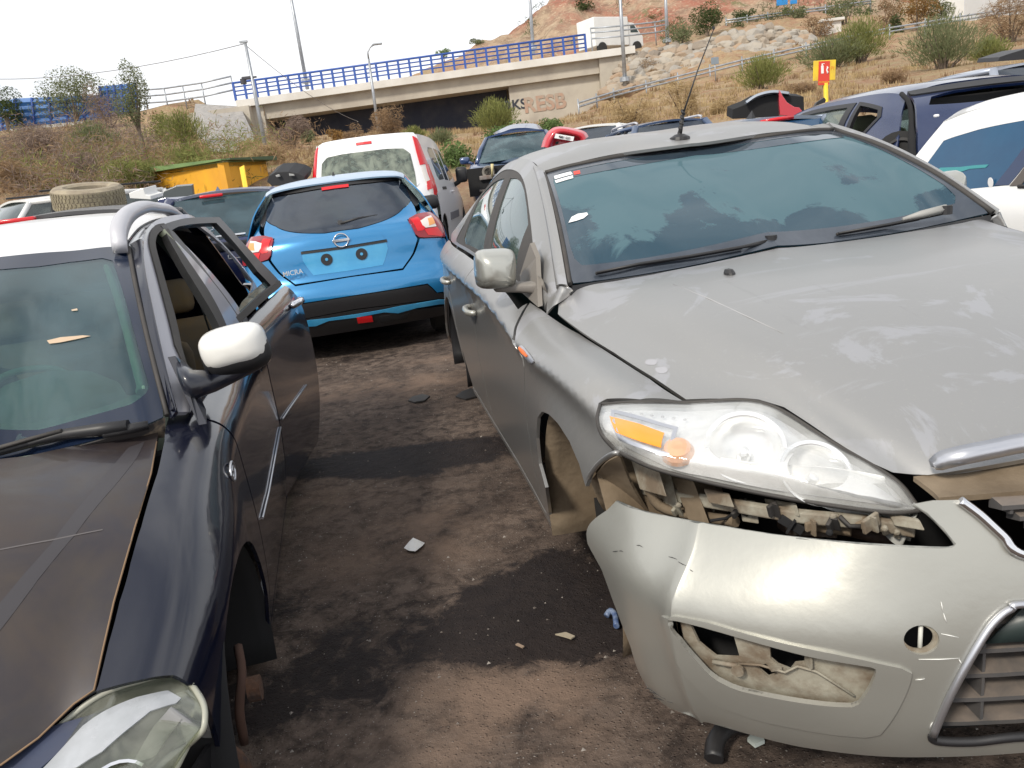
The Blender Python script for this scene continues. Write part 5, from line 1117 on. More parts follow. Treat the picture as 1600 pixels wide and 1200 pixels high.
brk(1100,766,1108,786,-.745, wpx=40, skew=8); brk(1330,806,1340,826,-.55, wpx=30, skew=4, mat=M_tan); brk(1390,806,1398,822,-.50, wpx=48, skew=8)
mb = MB(); q = [P(1010,745,y=-.82), P(1030,790,y=-.80), P(1090,806,y=-.74), P(1150,815,y=-.70)]; mb.tube(cr(np.array(q),4), [.012]*13, 7); mb.tube([P(1200,800,y=-.64), P(1260,822,y=-.6), P(1330,830,y=-.54)], .010, 7); mb.build('bracket_tube', M_tan, root)
mb = MB(); mb.prism([P(1220,812,y=-.60), P(1290,822,y=-.55), P(1310,842,y=-.545), P(1230,835,y=-.60)], (-.05,.03,.0)); mb.build('metal_bracket', surf('brown_metal', (.16,.11,.08), .6, col2=(.25,.2,.16), scale=12), root, bevel=.003)
mb = MB(); mb.box(P(1250,828,y=-.58)+[-.03,.02,-.005], (.08,.07,.035), bev=.006); mb.tube([P(1260,815,y=-.56), P(1340,832,y=-.5), P(1410,850,y=-.45)], .012, 7); mb.build('horn', surf('rusty_dark', (.07,.05,.045), .6, col2=(.14,.09,.06), scale=20), root)
rg = random.Random(21)
for k in range(30):
    f = rg.random(); u = 1010+f*400; vt = 748+f*72; v = vt+rg.uniform(6, 44)*(1-.35*f); y_ = -.80+f*.33
    c = P(u, v, y=y_-.035+rg.uniform(.0,.05)); L_ = rg.uniform(.018,.05); m_b = rg.choice((M_beige, M_beige, M_tan, M_rubber, M_void)); mb = MB(); ty = rg.random()
    a_ = rg.uniform(-.7,.7); Rr = np.array([[math.cos(a_),-math.sin(a_),0],[math.sin(a_),math.cos(a_),0],[0,0,1]])@np.array([[1,0,0],[0,math.cos(a_*.8),-math.sin(a_*.8)],[0,math.sin(a_*.8),math.cos(a_*.8)]])
    if ty < .4: mb.box(c, (.008, L_, rg.uniform(.012,.03)), R=Rr, bev=.002); mb.box(c+Rr@np.array([.008,0,0]), (.012, .004, .03), R=Rr)
    elif ty < .7: mb.tube([c-Rr@np.array([0,L_,0]), c+[0,0,rg.uniform(-.012,.0)], c+Rr@np.array([0,L_,.004])], rg.uniform(.003,.006), 6)
    else: mb.disc(c, Rr@np.array([1,-.5,0]), .005, .005, 8, prof=[(.0065,0),(.006,.004),(.003,.006),(0,.006)])
    mb.build(('clip','loose_wire','bolt')[0 if ty < .4 else 1 if ty < .7 else 2], m_b, root)
# fender liner flange near the lamp corner
mb = MB(); q = [P(918,756,y=-.915), P(922,742,y=-.913), P(938,722,y=-.905), P(960,708,y=-.895), P(970,710,y=-.88)]; mb.tube(cr(np.array(q),4), .006, 6); pair(mb, 'fender_flange', M_silver, root)
mbx = patch([[P(922,752,y=-.90), P(945,725,y=-.89), P(968,712,y=-.875)], [P(925,800,y=-.90)+[-.02,.03,0], P(955,775,y=-.87)+[-.02,.02,0], P(985,755,y=-.84)], [P(940,830,y=-.86)+[-.05,.06,-.02], P(985,815,y=-.84)+[-.05,.05,-.02], P(1010,800,y=-.80)]], 4, 4, thick=.006); mbx.build('liner_flap', M_tan, root); mirror_mb(mbx).build('liner_flap', M_tan, root)
# arch liners (front and rear, both sides)
def liner(cx, cz, r, y0, y1, name, mat, rt, a0=-.35, a1=3.5):
    V = []; n = 20; rows = [(y0, r), (y0+(y1-y0)*.15, r-.012), (y0+(y1-y0)*.55, r-.02), (y1, r-.03), (y1, r*.55), (y1, .0)]
    for (y, rr) in rows:
        for i in range(n+1):
            a = a0+(a1-a0)*i/n; V.append((cx+rr*math.cos(a), y, cz+rr*math.sin(a)))
    mb = MB(); mb.add(V, [(k*(n+1)+i, k*(n+1)+i+1, (k+1)*(n+1)+i+1, (k+1)*(n+1)+i) for k in range(len(rows)-1) for i in range(n)], 0, True)
    o = mb.build(name, mat, rt); s_ = o.modifiers.new('t','SOLIDIFY'); s_.thickness = .004; return o
for s_ in (-1, 1):
    o = liner(-.03, .34, .385, s_*.895, s_*.60, 'wheel_arch_liner', M_tan, root); 
    if s_ < 0:
        for (u, v) in ((853,718),(868,772),(890,655+155)):
            q_ = P(u, v, y=-.80); mb = MB(); mb.disc(q_, (1,-.5,.1), .012, .006, 10); mb.build('clip', surf('clip_brown', (.3,.2,.13), .6), o)
    liner(-2.85, .34, .37, s_*.895, s_*.60, 'wheel_arch_liner', M_black, root)
# inner dark shell put in to block light: floor, engine bay, firewall
mb = MB(); mb.box((-1.6,0,.25), (4.2,1.5,.12)); mb.box((.05,0,.50), (1.05,1.05,.46)); mb.box((-.46,0,.55), (.06,1.46,.58)); mb.box((-3.45,0,.6), (.5,1.4,.6)); mb.build('floor_pan', M_void, root)
mb = patch([[(.50,-.84,.56),(.64,-.70,.56),(.74,-.50,.56),(.80,-.2,.56),(.81,0,.56)],[(.50,-.84,.20),(.62,-.70,.20),(.72,-.50,.20),(.78,-.2,.20),(.79,0,.20)]], 4, 4, thick=.01); both(mb).build('bumper_core', M_void, root)
# rear: tailgate and bumper seen from other sides
NT = Net([[(-3.02,0,1.38),(-3.04,-.35,1.36),(-3.08,-.60,1.26)],[(-3.50,0,1.16),(-3.50,-.4,1.14),(-3.48,-.68,1.07)],[(-3.80,0,1.0),(-3.80,-.4,.99),(-3.74,-.72,.96)],[(-3.86,0,.75),(-3.85,-.45,.75),(-3.76,-.78,.75)],[(-3.9,0,.55),(-3.88,-.45,.55),(-3.78,-.80,.55)],[(-3.86,0,.25),(-3.84,-.45,.25),(-3.74,-.78,.25)]], 6, 8)
both(patch(NT, thick=.01, side=sg(NT,0,-1))).build('tailgate', M_silver, root)
# ---- mirrors, handles, repeater
def rloft(rings, n=20):
    """loft through closed rings (each a list of n points)"""
    mb = MB(); V = [p for r in rings for p in r]; k = len(rings); n = len(rings[0])
    mb.add(V, [(i*n+j, i*n+(j+1)%n, (i+1)*n+(j+1)%n, (i+1)*n+j) for i in range(k-1) for j in range(n)], 0, True)
    mb.add(rings[0], [tuple(range(n))[::-1]]); mb.add(rings[-1], [tuple(range(n))]); return mb
def sell(c, ax, ay, rx, ry, e=2.8, n=24):
    o = []
    for i in range(n):
        a = 2*math.pi*i/n; ca, sa = math.cos(a), math.sin(a)
        o.append(np.array(c)+np.array(ax)*rx*math.copysign(abs(ca)**(2/e), ca)+np.array(ay)*ry*math.copysign(abs(sa)**(2/e), sa))
    return o
def mirror_part(c, rt, mats, w=.125, h=.085, d=.075, flip=False, tilt=0, body='mirror', glassmat=None, drop=0):
    """housing: front face convex towards +x"""
    c = np.array(c, float); Y_ = np.array([0,1,tilt]); Y_ /= np.linalg.norm(Y_); Z_ = np.array([0,-tilt,1]); Z_ /= np.linalg.norm(Z_)
    prof = [(-.55,.93),(-.2,1.0),(.2,.99),(.55,.90),(.8,.72),(.95,.45),(1.0,.15)]
    mb = rloft([sell(c+[d*x,0,0], Y_, Z_, w*s, h*s, 2.9) for x, s in prof]); 
    return mb
mc = P(774,421,x=-.80)
M_mir = surf('mirror_silver', (.46,.46,.42), .28, metal=.7, coat=.4, dust=.12, dcol=(.4,.38,.33))
profm = [(-.62,.95),(-.3,1.0),(.15,.99),(.5,.93),(.75,.82),(.92,.62),(1.0,.35)]
mm = rloft([sell(mc+[.085*x,0,.012*(1-abs(x))], np.array([0,1,-.06]), np.array([0,.06,1]), .070*s, .061*s, 4.6, n=40) for x, s in profm])
lw = rloft([sell(mc+[.083*x-.003,-.001,-.024], np.array([0,1,-.06]), np.array([0,.06,1]), .068*s, .041*s, 4.2, n=40) for x, s in profm])
o = mm.build('wing_mirror', M_mir, root); lw.build('mirror_lower_shell', surf('mirror_under', (.22,.22,.20), .35, metal=.6, coat=.3), o)
mm2 = mirror_mb(mm); sh = P(1472,297,x=-1.15)-np.array(warpB((mc[0],-mc[1],mc[2]))); mm2.v = [tuple(np.array(q)+sh) for q in mm2.v]; o2 = mm2.build('wing_mirror', M_mir, root)
armp = [(mc+[.0,-.01,-.062], .014, .042), (mc+[.01,.05,-.066], .018, .042), (mc+[.02,.10,-.072], .020, .042), (mc+[.04,.15,-.080], .026, .045), ((-.72,-.785,.955), .042, .06)]
am = rloft([sell(np.array(c), np.array([1,0,0]), np.array([0,-.2,1]), rx, rz, 3.4, n=24) for c, rz, rx in armp]); M_arm = surf('brown_grey_plastic', (.17,.155,.14), .55, dust=.3, dcol=(.3,.27,.22))
am.build('mirror_arm', M_arm, root); am2 = mirror_mb(am); am2.v = [tuple(np.array(q)+sh*[.6,1,1]) for q in am2.v]; am2.build('mirror_arm', M_arm, root)
mb = MB(); mb.prism([(-.655,-.803,.905),(-.86,-.818,.935),(-.95,-.80,.985),(-.88,-.765,1.10),(-.80,-.765,1.055)], (0,-.016,-.003)); pair(mb, 'mirror_sail', M_arm, root)
for s_ in (0,1):
    mb = rloft([sell(mc+[-.048,0,0], [0,1,-.05], [0,.05,1], .062, .053, 3.5), sell(mc+[-.05,0,0], [0,1,-.05], [0,.05,1], .060, .051, 3.5)]); mb = mirror_mb(mb) if s_ else mb
    if s_: mb.v = [tuple(np.array(q)+sh) for q in mb.v]
    mb.build('mirror_glass', surf('mirror_face', (.5,.55,.6), .05, metal=1), (o, o2)[s_])
def handle(u, v, y, rt=root, fr=SB, mat=None, L_=.2, net=NS, side=None):
    q = net.inv([(u, v)], fr)[0]; c = net.at(q); n_ = net.nrm(q)*(side or sS)
    mb = MB(); X_ = np.array([1,0,-.02]); pts = [c+X_*-L_*.5+n_*.002, c+X_*-L_*.38+n_*.028, c+n_*.036, c+X_*L_*.38+n_*.030, c+X_*L_*.5+n_*.002]; mb.tube(cr(np.array(pts),3), [.012]+[.014]*11+[.010], 8)
    mb.disc(c-n_*.004+[0,0,-.012], n_, .035, .004, 16); return mb
for (u, v) in ((740,484),(701,438)):
    mb = handle(u, v, 0); pair(mb, 'door_handle', M_silver_b, root)
rp_ = U(NS, [(812,541),(818,541),(828,553),(836,564),(834,568),(828,566),(818,554)], SB); trim(NS, rnd(rp_, .2, it=1), step=.02, thick=.004, side=sS, lift=.005).build('side_repeater', M_dchrome, root)
rp_ = U(NS, [(814,543),(820,548),(827,557),(825,559),(818,553),(813,546)], SB); trim(NS, rp_, step=.02, thick=.003, side=sS, lift=.008).build('repeater_lens', surf('orange_lens', (.75,.16,.02), .3), root)
# ---- interior
def seat(mb, x, y, z, h=.62):
    mb.add(*_rb((x, y, z+.06), (.50,.48,.16), .06)); mb.add(*_rb((x-.27, y, z+.06+h*.5), (.15,.46,h), .06, rot=.25)); mb.add(*_rb((x-.40, y, z+.16+h), (.10,.26,.17), .04, rot=.15))
def _rb(c, d, bev, rot=0):
    t = MB(); Rm = np.array([[math.cos(rot),0,-math.sin(rot)],[0,1,0],[math.sin(rot),0,math.cos(rot)]]); t.box((0,0,0), d, bev=bev); V = [Rm@np.array(v)+np.array(c) for v in t.v]; return V, t.f, 0, True
def interior(rt, xd, zd, w, xs_seat, matd, mats_, wheel_y, zf=.30):
    mb = MB(); mb.add(*_rb((xd, 0, zd-.11), (.36, w*1.9, .20), .06)); mb.build('dashboard', matd, rt)
    for x, y in xs_seat:
        mb = MB(); seat(mb, x, y, zf); mb.build('seat', mats_, rt)
    a = np.linspace(0, 2*math.pi, 25); c = np.array([xd-.33, wheel_y, zd-.06]); mb = MB(); mb.tube([c+np.array([-.08*math.sin(t)*1.0, .185*math.cos(t), .165*math.sin(t)]) for t in a], .014, 8, cap=False); mb.tube([c, c+[.25,0,-.08]], .03, 8); mb.box(c, (.05,.16,.09), bev=.02); mb.build('steering_wheel', mats_, rt)
interior(root, -.80, .99, .72, [(-1.45,-.36),(-1.45,.36),(-2.3,-.38),(-2.3,.05),(-2.3,.42)], surf('dash_grey', (.05,.055,.06), .8), M_seat, .36)
mb = MB(); q = NW.at(np.array([.0,.86])); mb.box(q+np.array([-.10,0,-.06]), (.04,.24,.065), bev=.02); mb.tube([q+np.array([-.02,0,-.005]), q+np.array([-.09,0,-.05])], .01, 6); mb.build('rear_view_mirror', M_seat, root)

WARP[0] = None

# ================================================================== NAVY CAR WITH WHITE ROOF (near left)
R0_, t0_ = car_mat('A'); SA = Frame(R0_, t0_); P = SA.p
M_navy = surf('navy_paint', (.003,.005,.016), .15, metal=.05, coat=.85, dust=.10, dcol=(.06,.052,.05), dscale=4)
M_navyh = surf('navy_hood_paint', (.004,.006,.018), .25, metal=.1, coat=.55, dust=.8, dcol=(.060,.044,.035), dscale=4.5, col2=(.02,.016,.015), scale=9)
M_roofw = surf('white_roof_paint', (.74,.74,.74), .3, coat=.4, dust=.12, dcol=(.5,.48,.45))
M_railg = surf('rail_silver', (.52,.52,.56), .42, metal=.25, coat=.2, dust=.3, dcol=(.45,.44,.44), dscale=6)
M_cream = surf('cream_trim', (.40,.42,.30), .8)
M_greend = surf('pale_green_dash', (.42,.48,.36), .8, col2=(.34,.40,.32), scale=3)
G_wsA = glass('green_windscreen', tint=(.50,.64,.60), dust=.22, film=.05, dcol=(.14,.22,.26), dscale=3, lo=.4, hi=.65, refl=1.35, opa=.12, body=(.03,.08,.11))
root = thing('navy_estate', 'dark navy car with white roof and white wing mirror at left', 'car', SA.M)
def sq(rows): return [[(p[0] if p[0] > -2.25 else -2.25+(p[0]+2.25)*.45, p[1], p[2]) for p in r] for r in rows]
HA = Net([[(-.22,0,.958),(.0,0,.932),(.2,0,.888),(.42,0,.80),(.58,0,.70),(.66,0,.60)],
          [(-.23,.25,.955),(-.01,.25,.928),(.19,.25,.882),(.40,.25,.795),(.56,.25,.69),(.63,.25,.60)],
          [(-.29,.48,.945),(-.05,.48,.913),(.15,.48,.862),(.34,.48,.765),(.49,.48,.64),(.55,.48,.56)],
          [(-.305,.60,.94),(-.06,.605,.895),(.13,.605,.842),(.29,.60,.75),(.44,.585,.632),(.50,.58,.55)],
          [(-.315,.69,.933),(-.07,.697,.878),(.12,.695,.822),(.28,.69,.735),(.43,.665,.645),(.49,.655,.57)],
          [(-.32,.75,.925),(-.08,.75,.86),(.12,.745,.80),(.28,.735,.71),(.43,.715,.63),(.49,.70,.55)]], 10, 10)
NSA = Net(sq([[(.55,.60,.61),(.28,.665,.745),(.1,.67,.835),(-.1,.672,.90),(-.32,.68,.958),(-.6,.755,.962),(-.95,.79,.985),(-1.5,.80,1.02),(-2.2,.80,1.06),(-2.9,.77,1.08),(-3.3,.70,1.08)],
           [(.54,.70,.59),(.28,.765,.715),(.1,.775,.80),(-.1,.785,.862),(-.32,.80,.915),(-.6,.82,.93),(-.95,.835,.952),(-1.5,.84,.985),(-2.2,.84,1.02),(-2.9,.81,1.04),(-3.3,.73,1.04)],
           [(.52,.765,.56),(.28,.82,.665),(.1,.835,.745),(-.1,.842,.80),(-.32,.848,.85),(-.6,.858,.87),(-.95,.865,.885),(-1.5,.868,.91),(-2.2,.868,.95),(-2.9,.845,.96),(-3.3,.76,.96)],
           [(.50,.79,.50),(.28,.845,.60),(.1,.868,.68),(-.1,.872,.72),(-.32,.862,.74),(-.6,.862,.75),(-.95,.866,.76),(-1.5,.87,.77),(-2.2,.875,.80),(-2.9,.875,.78),(-3.3,.79,.76)],
           [(.48,.79,.40),(.28,.845,.46),(.1,.878,.54),(-.1,.882,.54),(-.32,.868,.56),(-.6,.866,.56),(-.95,.868,.56),(-1.5,.872,.56),(-2.2,.882,.56),(-2.9,.885,.56),(-3.3,.80,.56)],
           [(.48,.77,.28),(.28,.83,.34),(.1,.872,.38),(-.1,.875,.38),(-.32,.862,.38),(-.6,.858,.38),(-.95,.858,.38),(-1.5,.86,.38),(-2.2,.872,.38),(-2.9,.875,.38),(-3.3,.79,.38)],
           [(.48,.74,.20),(.28,.80,.20),(.1,.84,.20),(-.1,.84,.20),(-.32,.832,.20),(-.6,.83,.20),(-.95,.83,.20),(-1.5,.83,.20),(-2.2,.84,.20),(-2.9,.84,.20),(-3.3,.76,.20)]]), 8, 8)
ga = [(-.34,.765,.952),(-.6,.785,.965),(-.9,.80,.99),(-1.3,.812,1.01),(-1.8,.815,1.04),(-2.3,.81,1.06),(-2.8,.79,1.08),(-3.15,.74,1.10)]
gta = [(-.30,.735,.972),(-.62,.672,1.175),(-.85,.63,1.315),(-1.1,.60,1.415),(-1.5,.575,1.462),(-2.0,.57,1.472),(-2.6,.575,1.455),(-3.1,.60,1.36)]
ga = sq([ga])[0]; gta = sq([gta])[0]
NGA = Net([[tuple(np.array(a)*(1-f)+np.array(b)*f+np.array([0,.07*f*(1-f),.0])) for a, b in zip(ga, gta)] for f in (0,.25,.5,.75,1)], 8, 8)
NRA = Net(sq([[(-.98,0,1.405),(-1.2,0,1.455),(-1.5,0,1.50),(-1.9,0,1.525),(-2.5,0,1.515),(-3.1,0,1.44)],
           [(-1.0,.25,1.40),(-1.2,.25,1.448),(-1.5,.25,1.492),(-1.9,.25,1.517),(-2.5,.25,1.507),(-3.1,.25,1.43)],
           [(-1.02,.42,1.392),(-1.2,.42,1.432),(-1.5,.42,1.472),(-1.9,.42,1.495),(-2.5,.42,1.485),(-3.1,.43,1.41)],
           [(-1.04,.535,1.382),(-1.2,.53,1.415),(-1.5,.515,1.45),(-1.9,.51,1.468),(-2.5,.51,1.458),(-3.1,.52,1.38)]]), 8, 8)
wb = [P(0,722,y=.30)*[0,0,0]+np.array([-.20,0,.955]), np.array([-.22,.22,.952]), P(45,713,y=.375), P(130,694,y=.52), P(215,670,y=.655), P(258,652,y=.715)]
wt_ = [np.array([-.97,0,1.41]), np.array([-.975,.18,1.408]), np.array([-.985,.30,1.404]), P(90,399,y=.40)*[0,1,1]+[-1.0,0,0], P(150,391,y=.49)*[0,1,1]+[-1.01,0,0], P(198,387,y=.556)]
NWA = Net([[a*(1-f)+b*f+np.array([.09,0,.10])*f*(1-f) for f in (-.03,.25,.5,.75,1.03)] for a, b in zip(wb, wt_)], 8, 8)
sHA = sg(HA,2,1); sSA = sg(NSA,1,1); sGA = sg(NGA,1,1); sRA = sg(NRA,2,1); sWA = sg(NWA,2,1)
def ona(net, pts, name, mat, root, fr=SA, mir=True, **k):
    mb = trim(net, U(net, pts, fr) if not isinstance(pts, np.ndarray) else pts, **k); o = mb.build(name, mat, root)
    if mir: mirror_mb(mb).build(name, mat, root)
    return o
hA = np.vstack([[0, .01], U(HA, [('t',-.24,.22),(40,713),(85,703),(140,692),(190,681),(225,671),(240,665),(246,668),(247,680),(236,740),(211,823),(195,880),(178,940),(162,1010),(147,1078),(115,1100),(60,1153),(0,1196),('t',.60,.28)], SA), [0, .93]])
both(trim(HA, hA, step=.045, thick=.012, side=sHA)).build('hood', M_navyh, root)
e_ = HA.at(U(HA, [(245,690),(236,740),(211,823),(195,880),(178,940),(162,1010),(147,1078),(115,1100),(60,1153),(0,1196)], SA)); mb = MB(); mb.tube(e_, .0022, 5); mb.build('hood_edge_rust', surf('edge_rust', (.22,.14,.08), .8), root)
qf = [('s',.02+.365*math.cos(a), .31+.365*math.sin(a)) for a in np.linspace(.30, 2.95, 16)]
ona(NSA, [(258,676),(263,655),(260,630),(254,600),(249,566),(268,570),(288,578),('s',-.35,.93),('s',-.40,.84),('s',-.42,.56),('s',-.40,.22),('s',-.345,.22)]+qf[::-1]+[(302,1072),(296,1068),(272,1055),(245,1057),(220,1062),(185,1070),(150,1080),(154,1070),(170,1005),(187,940),(204,880),(221,823),(246,740),(257,690)], 'fender', M_navy, root, step=.045, thick=.01, side=sSA, edge_step=.02)
ona(NSA, [('s',-.36,.94),('s',-.41,.84),('s',-.43,.56),('s',-.41,.245),('s',-1.46,.245),('s',-1.475,.56),('s',-1.475,.80),('s',-1.46,.93),('s',-1.44,1.015),('s',-.95,.983),('s',-.6,.96)], 'front_door', M_navy, root, step=.06, thick=.012, side=sSA)
ona(NSA, [('s',-.40,.235),('s',-2.14,.235),('s',-2.14,.205),('s',-.40,.205)], 'sill', M_navy, root, step=.05, thick=.05, side=sSA)
qr = []
ona(NSA, [('s',-2.43,1.065),('s',-2.43,.80),('s',-2.38,.65),('s',-2.52,.62),('s',-2.66,.50),('s',-2.70,.25),('s',-2.72,.25),('s',-2.72,1.07),('s',-2.55,1.075)], 'quarter_panel', M_navy, root, step=.06, thick=.012, side=sSA)
# side frame of the glasshouse with openings
win_f = [(284,556),(273,500),(259,450),(247,408),(241,384),(243,370),(250,362),(256,362),(264,380),(285,418),(310,458),(335,500),(352,540),(352,590),(330,610),(300,600)]
wu = rnd(U(NGA, win_f, SA), .2, it=1); wu[:,0] = np.clip(wu[:,0], .02, .97)
fr_u = rnd(U(NGA, [(274,552),(262,500),(249,450),(238,408),(231,380),(234,362),(243,352),(258,350),(272,380),(300,420),(330,465),(356,520),(364,560),(345,612),(305,612)], SA), .2, it=1); fr_u[:,0] = np.clip(fr_u[:,0], 0.004, .985)
rear_o = U(NGA, [('s',-1.58,1.05),('s',-1.56,1.25),('s',-1.53,1.42),('s',-2.2,1.43),('s',-2.38,1.30),('s',-2.42,1.10)], SA)
mb = trim(NGA, np.array([(0,.0),(1,.0),(1,1),(0,1)]), holes=[fr_u, rear_o], step=.05, thick=.012, side=sGA, edge_step=.02); mb.build('side_frame', surf('cant_rail_sky_sheen', (.30,.30,.34), .32, metal=.4, coat=.6, dust=.5, dcol=(.42,.41,.42)), root)  # light grey stands in for sky sheen on the navy paint
mb = trim(NGA, np.array([(0,.0),(1,.0),(1,1),(0,1)]), holes=[fr_u, rear_o], step=.06, thick=.012, side=sGA); mirror_mb(mb).build('side_frame', M_navy, root)
mb = trim(NGA, fr_u, holes=[wu], step=.03, thick=.025, side=sGA, lift=.006); pair(mb, 'window_frame', M_rubber, root)
mb = MB(); mb.prism([(-1.47,.83,1.0),(-1.60,.83,1.0),(-1.56,.60,1.44),(-1.42,.60,1.44)], (0,-.06,0)); pair(mb, 'door_pillar', M_black, root)
mb = MB(); mb.tube(cr(np.array([(-1.40,.60,1.42),(-1.42,.66,1.30),(-1.38,.73,1.15),(-1.32,.78,1.0)]),4), .016, 6); pair(mb, 'cream_pillar_trim', M_cream, root)
mb = MB(); mb.tube([(-1.43,.62,1.38),(-1.36,.68,1.2),(-1.2,.74,.9)], .004, 4); pair(mb, 'seat_belt', M_black, root)
both(patch(NRA, thick=.01, side=sRA)).build('roof', M_roofw, root)
# navy side strip between roof and cant rail
Rt = NRA.at(np.array([(1,t) for t in np.linspace(0,1,16)])); xs_ = Rt[:,0]; Gc = NGA.at(np.array([(1,t) for t in np.linspace(.3,1,60)])); Gi = np.array([Gc[np.argmin(abs(Gc[:,0]-x))] for x in xs_])
mb = patch([list(Rt+[0,.004,-.008]), list((Rt+Gi)/2+[0,0,-.012]), list(Gi)], 4, 3, thick=.01); pair(mb, 'roof_channel', M_navy, root)
# A pillar skin
Gt = NGA.at(np.array([(1,t) for t in np.linspace(0,.40,12)])); We = NWA.at(np.array([(1,t) for t in np.linspace(.02,1,12)]))
mb = patch([list(We+[0,.012,0]), list((Gt+We)/2+[0,.02,.012]), list(Gt+[0,.001,.001])], 4, 3, thick=.01); pair(mb, 'pillar', M_navy, root)
A_ = NWA.at(np.array([(1,t) for t in np.linspace(.03,.97,14)])); mb = MB(); mb.tube([p+np.array([0,.006,.002]) for p in A_], .007, 6); pair(mb, 'windscreen_seal', M_rubber, root)
oW = np.array([(0,.03),(.985,.03),(1,.07),(1,.965),(.97,.98),(0,.98)])
both(trim(NWA, oW, step=.05, thick=.004, side=sWA)).build('windscreen', G_wsA, root)
inn = np.vstack([[(0,.90)], U(NWA, [(60,417),(110,410),(160,404),(176,408),(182,425),(195,465),(207,510),(219,555),(229,590),(233,605),(228,615),(205,632),(150,648),(60,672)], SA), [(0,.17)]])
both(trim(NWA, np.vstack([oW, [(0,.90)], inn[1:-1], [(0,.17)]]), step=.03, thick=.001, side=sWA, lift=.0016)).build('windscreen_border', surf('blue_black_border', (.006,.012,.03), .12, coat=.35, dust=.06, dcol=(.05,.07,.13)), root)
# dirt left on the glass, cowl with sand, wiper
decal(NWA, [(74,533),(95,528),(130,525),(142,526),(120,531),(95,536),(78,538)], 'dirt_streak', surf('sand_smear', (.50,.38,.27), .9), sWA, fr=SA, rt=root)
decal(NWA, [(112,485),(121,483),(122,486),(113,487)], 'dirt_speck', surf('sand_speck', (.5,.4,.3), .9), sWA, fr=SA, rt=root, step=.005)
Wb = NWA.at(np.array([(u, .03) for u in np.linspace(0,1,12)])); Hb = HA.at(np.array([(u, .01) for u in np.linspace(0,.82,12)]))
mb = patch([list(Wb+np.array([0,0,-.004])), list((Wb+Hb)/2+np.array([.0,0,-.018])), list(Hb+np.array([0,0,-.022]))], 4, 4, thick=.006); both(mb).build('cowl', surf('sandy_cowl', (.05,.045,.045), .8, col2=(.42,.32,.22), scale=6, lo=.5, hi=.6), root)
def onwa(u, v, l=.014):
    q = NWA.inv([(u, v)], SA)[0]; return NWA.at(q)+NWA.nrm(q)*sWA*l
pts = [onwa(205,672,.02), onwa(160,678,.02), onwa(110,684,.022), onwa(50,700,.022), onwa(-10,716,.022)]
mb = MB(); mb.tube(pts, [.016,.018,.015,.012,.010], 7); o = mb.build('wiper', M_black, root); mb = MB(); mb.tube([p+np.array([.01,0,.012]) for p in pts[2:]], .006, 5); mb.build('blade', M_rubber, o)
mb = MB(); mb.tube([onwa(232,668,.01), onwa(205,674,.012), onwa(165,683,.012)], [.012,.014,.01], 6); mb.build('wiper_arm', M_black, root)
# roof rail
rl = [P(186,384,y=.55), P(184,358,y=.545), P(196,334,y=.54), P(222,322,y=.535), np.array([-1.75,.53,1.515]), np.array([-2.0,.54,1.50]), np.array([-2.25,.55,1.45])]
wd_ = [.024,.027,.028,.026,.024,.022,.018]; q = cr(np.array(rl), 5); wq_ = cr(np.array(wd_)[:,None], 5)[:,0]; V = []
for k, p_ in enumerate(q):
    w_ = wq_[k]; V += [p_+d for d in (np.array([0,-w_,-.022]), np.array([0,-w_*.85,.010]), np.array([0,-w_*.3,.020]), np.array([0,w_*.4,.018]), np.array([0,w_,.002]), np.array([0,w_*.95,-.026]))]
mb = MB(); n_ = len(q); mb.add(V, [(6*k+a, 6*k+(a+1)%6, 6*k+6+(a+1)%6, 6*k+6+a) for k in range(n_-1) for a in range(6)]+[tuple(range(6))[::-1], tuple(range(6*n_-6, 6*n_))]); pair(mb, 'roof_rail', M_railg, root)
mb = MB(); mb.prism([P(181,389,y=.53), P(195,388,y=.56), P(196,372,y=.555), P(182,373,y=.525)], (-.04,0,-.01)); pair(mb, 'rail_foot', M_navy, root)
# wing mirror: white cap over black shell
mo = P(365,541,x=-.50); Yd = np.array([0,1,.10]); Yd /= np.linalg.norm(Yd); Zd = np.array([0,-.10,1])
prof = [(-.6,.9),(-.2,1.0),(.2,.985),(.55,.90),(.8,.72),(.95,.45),(1.0,.15)]
capv = rloft([sell(mo+[.075*x,0,0], Yd, Zd, .094*s, .060*s, 3.2, n=36) for x, s in prof]); lowv = rloft([sell(mo+[.070*x-.006,0,0]-Zd*.028, Yd, Zd, .097*s, .055*s, 3.0, n=36) for x, s in prof])
a_, b_ = pair(capv, 'wing_mirror', surf('white_mirror_cap', (.78,.77,.73), .3, coat=.4), root); pair(lowv, 'mirror_lower_shell', M_black, root)
for o_m, s_ in ((a_,0),(b_,1)):
    g_ = rloft([sell(mo+[-.047,0,0], Yd, Zd, .086, .052, 3), sell(mo+[-.05,0,0], Yd, Zd, .084, .050, 3)]); (mirror_mb(g_) if s_ else g_).build('mirror_glass', surf('mirror_face2', (.5,.55,.6), .05, metal=1), o_m)
arm = [(mo+[-.01,.06,-.058], .020, .030), (mo+[.0,-.01,-.072], .028, .045), (mo+[.01,-.07,-.088], .030, .05), (P(305,600,y=.80), .036, .06), (P(288,590,y=.765), .05, .07)]
pair(rloft([sell(c, np.array([1,0,0]), Zd, rx, rz, 2.4, n=20) for c, rz, rx in arm]), 'mirror_arm', surf('arm_navy_black', (.010,.012,.022), .3, coat=.5), root)
mb = MB(); mb.prism([P(274,556,y=.757), P(323,662,y=.812), P(322,640,y=.81), P(306,604,y=.80), P(294,575,y=.775)], (0,-.02,0)); pair(mb, 'mirror_sail', surf('sail_navy', (.012,.014,.025), .35, coat=.4), root)
for (u, v, nm) in ((404,563,'f'),):
    mb = handle(u, v, 0, fr=SA, net=NSA, side=sSA, L_=.17); pair(mb, 'door_handle', M_chrome, root)
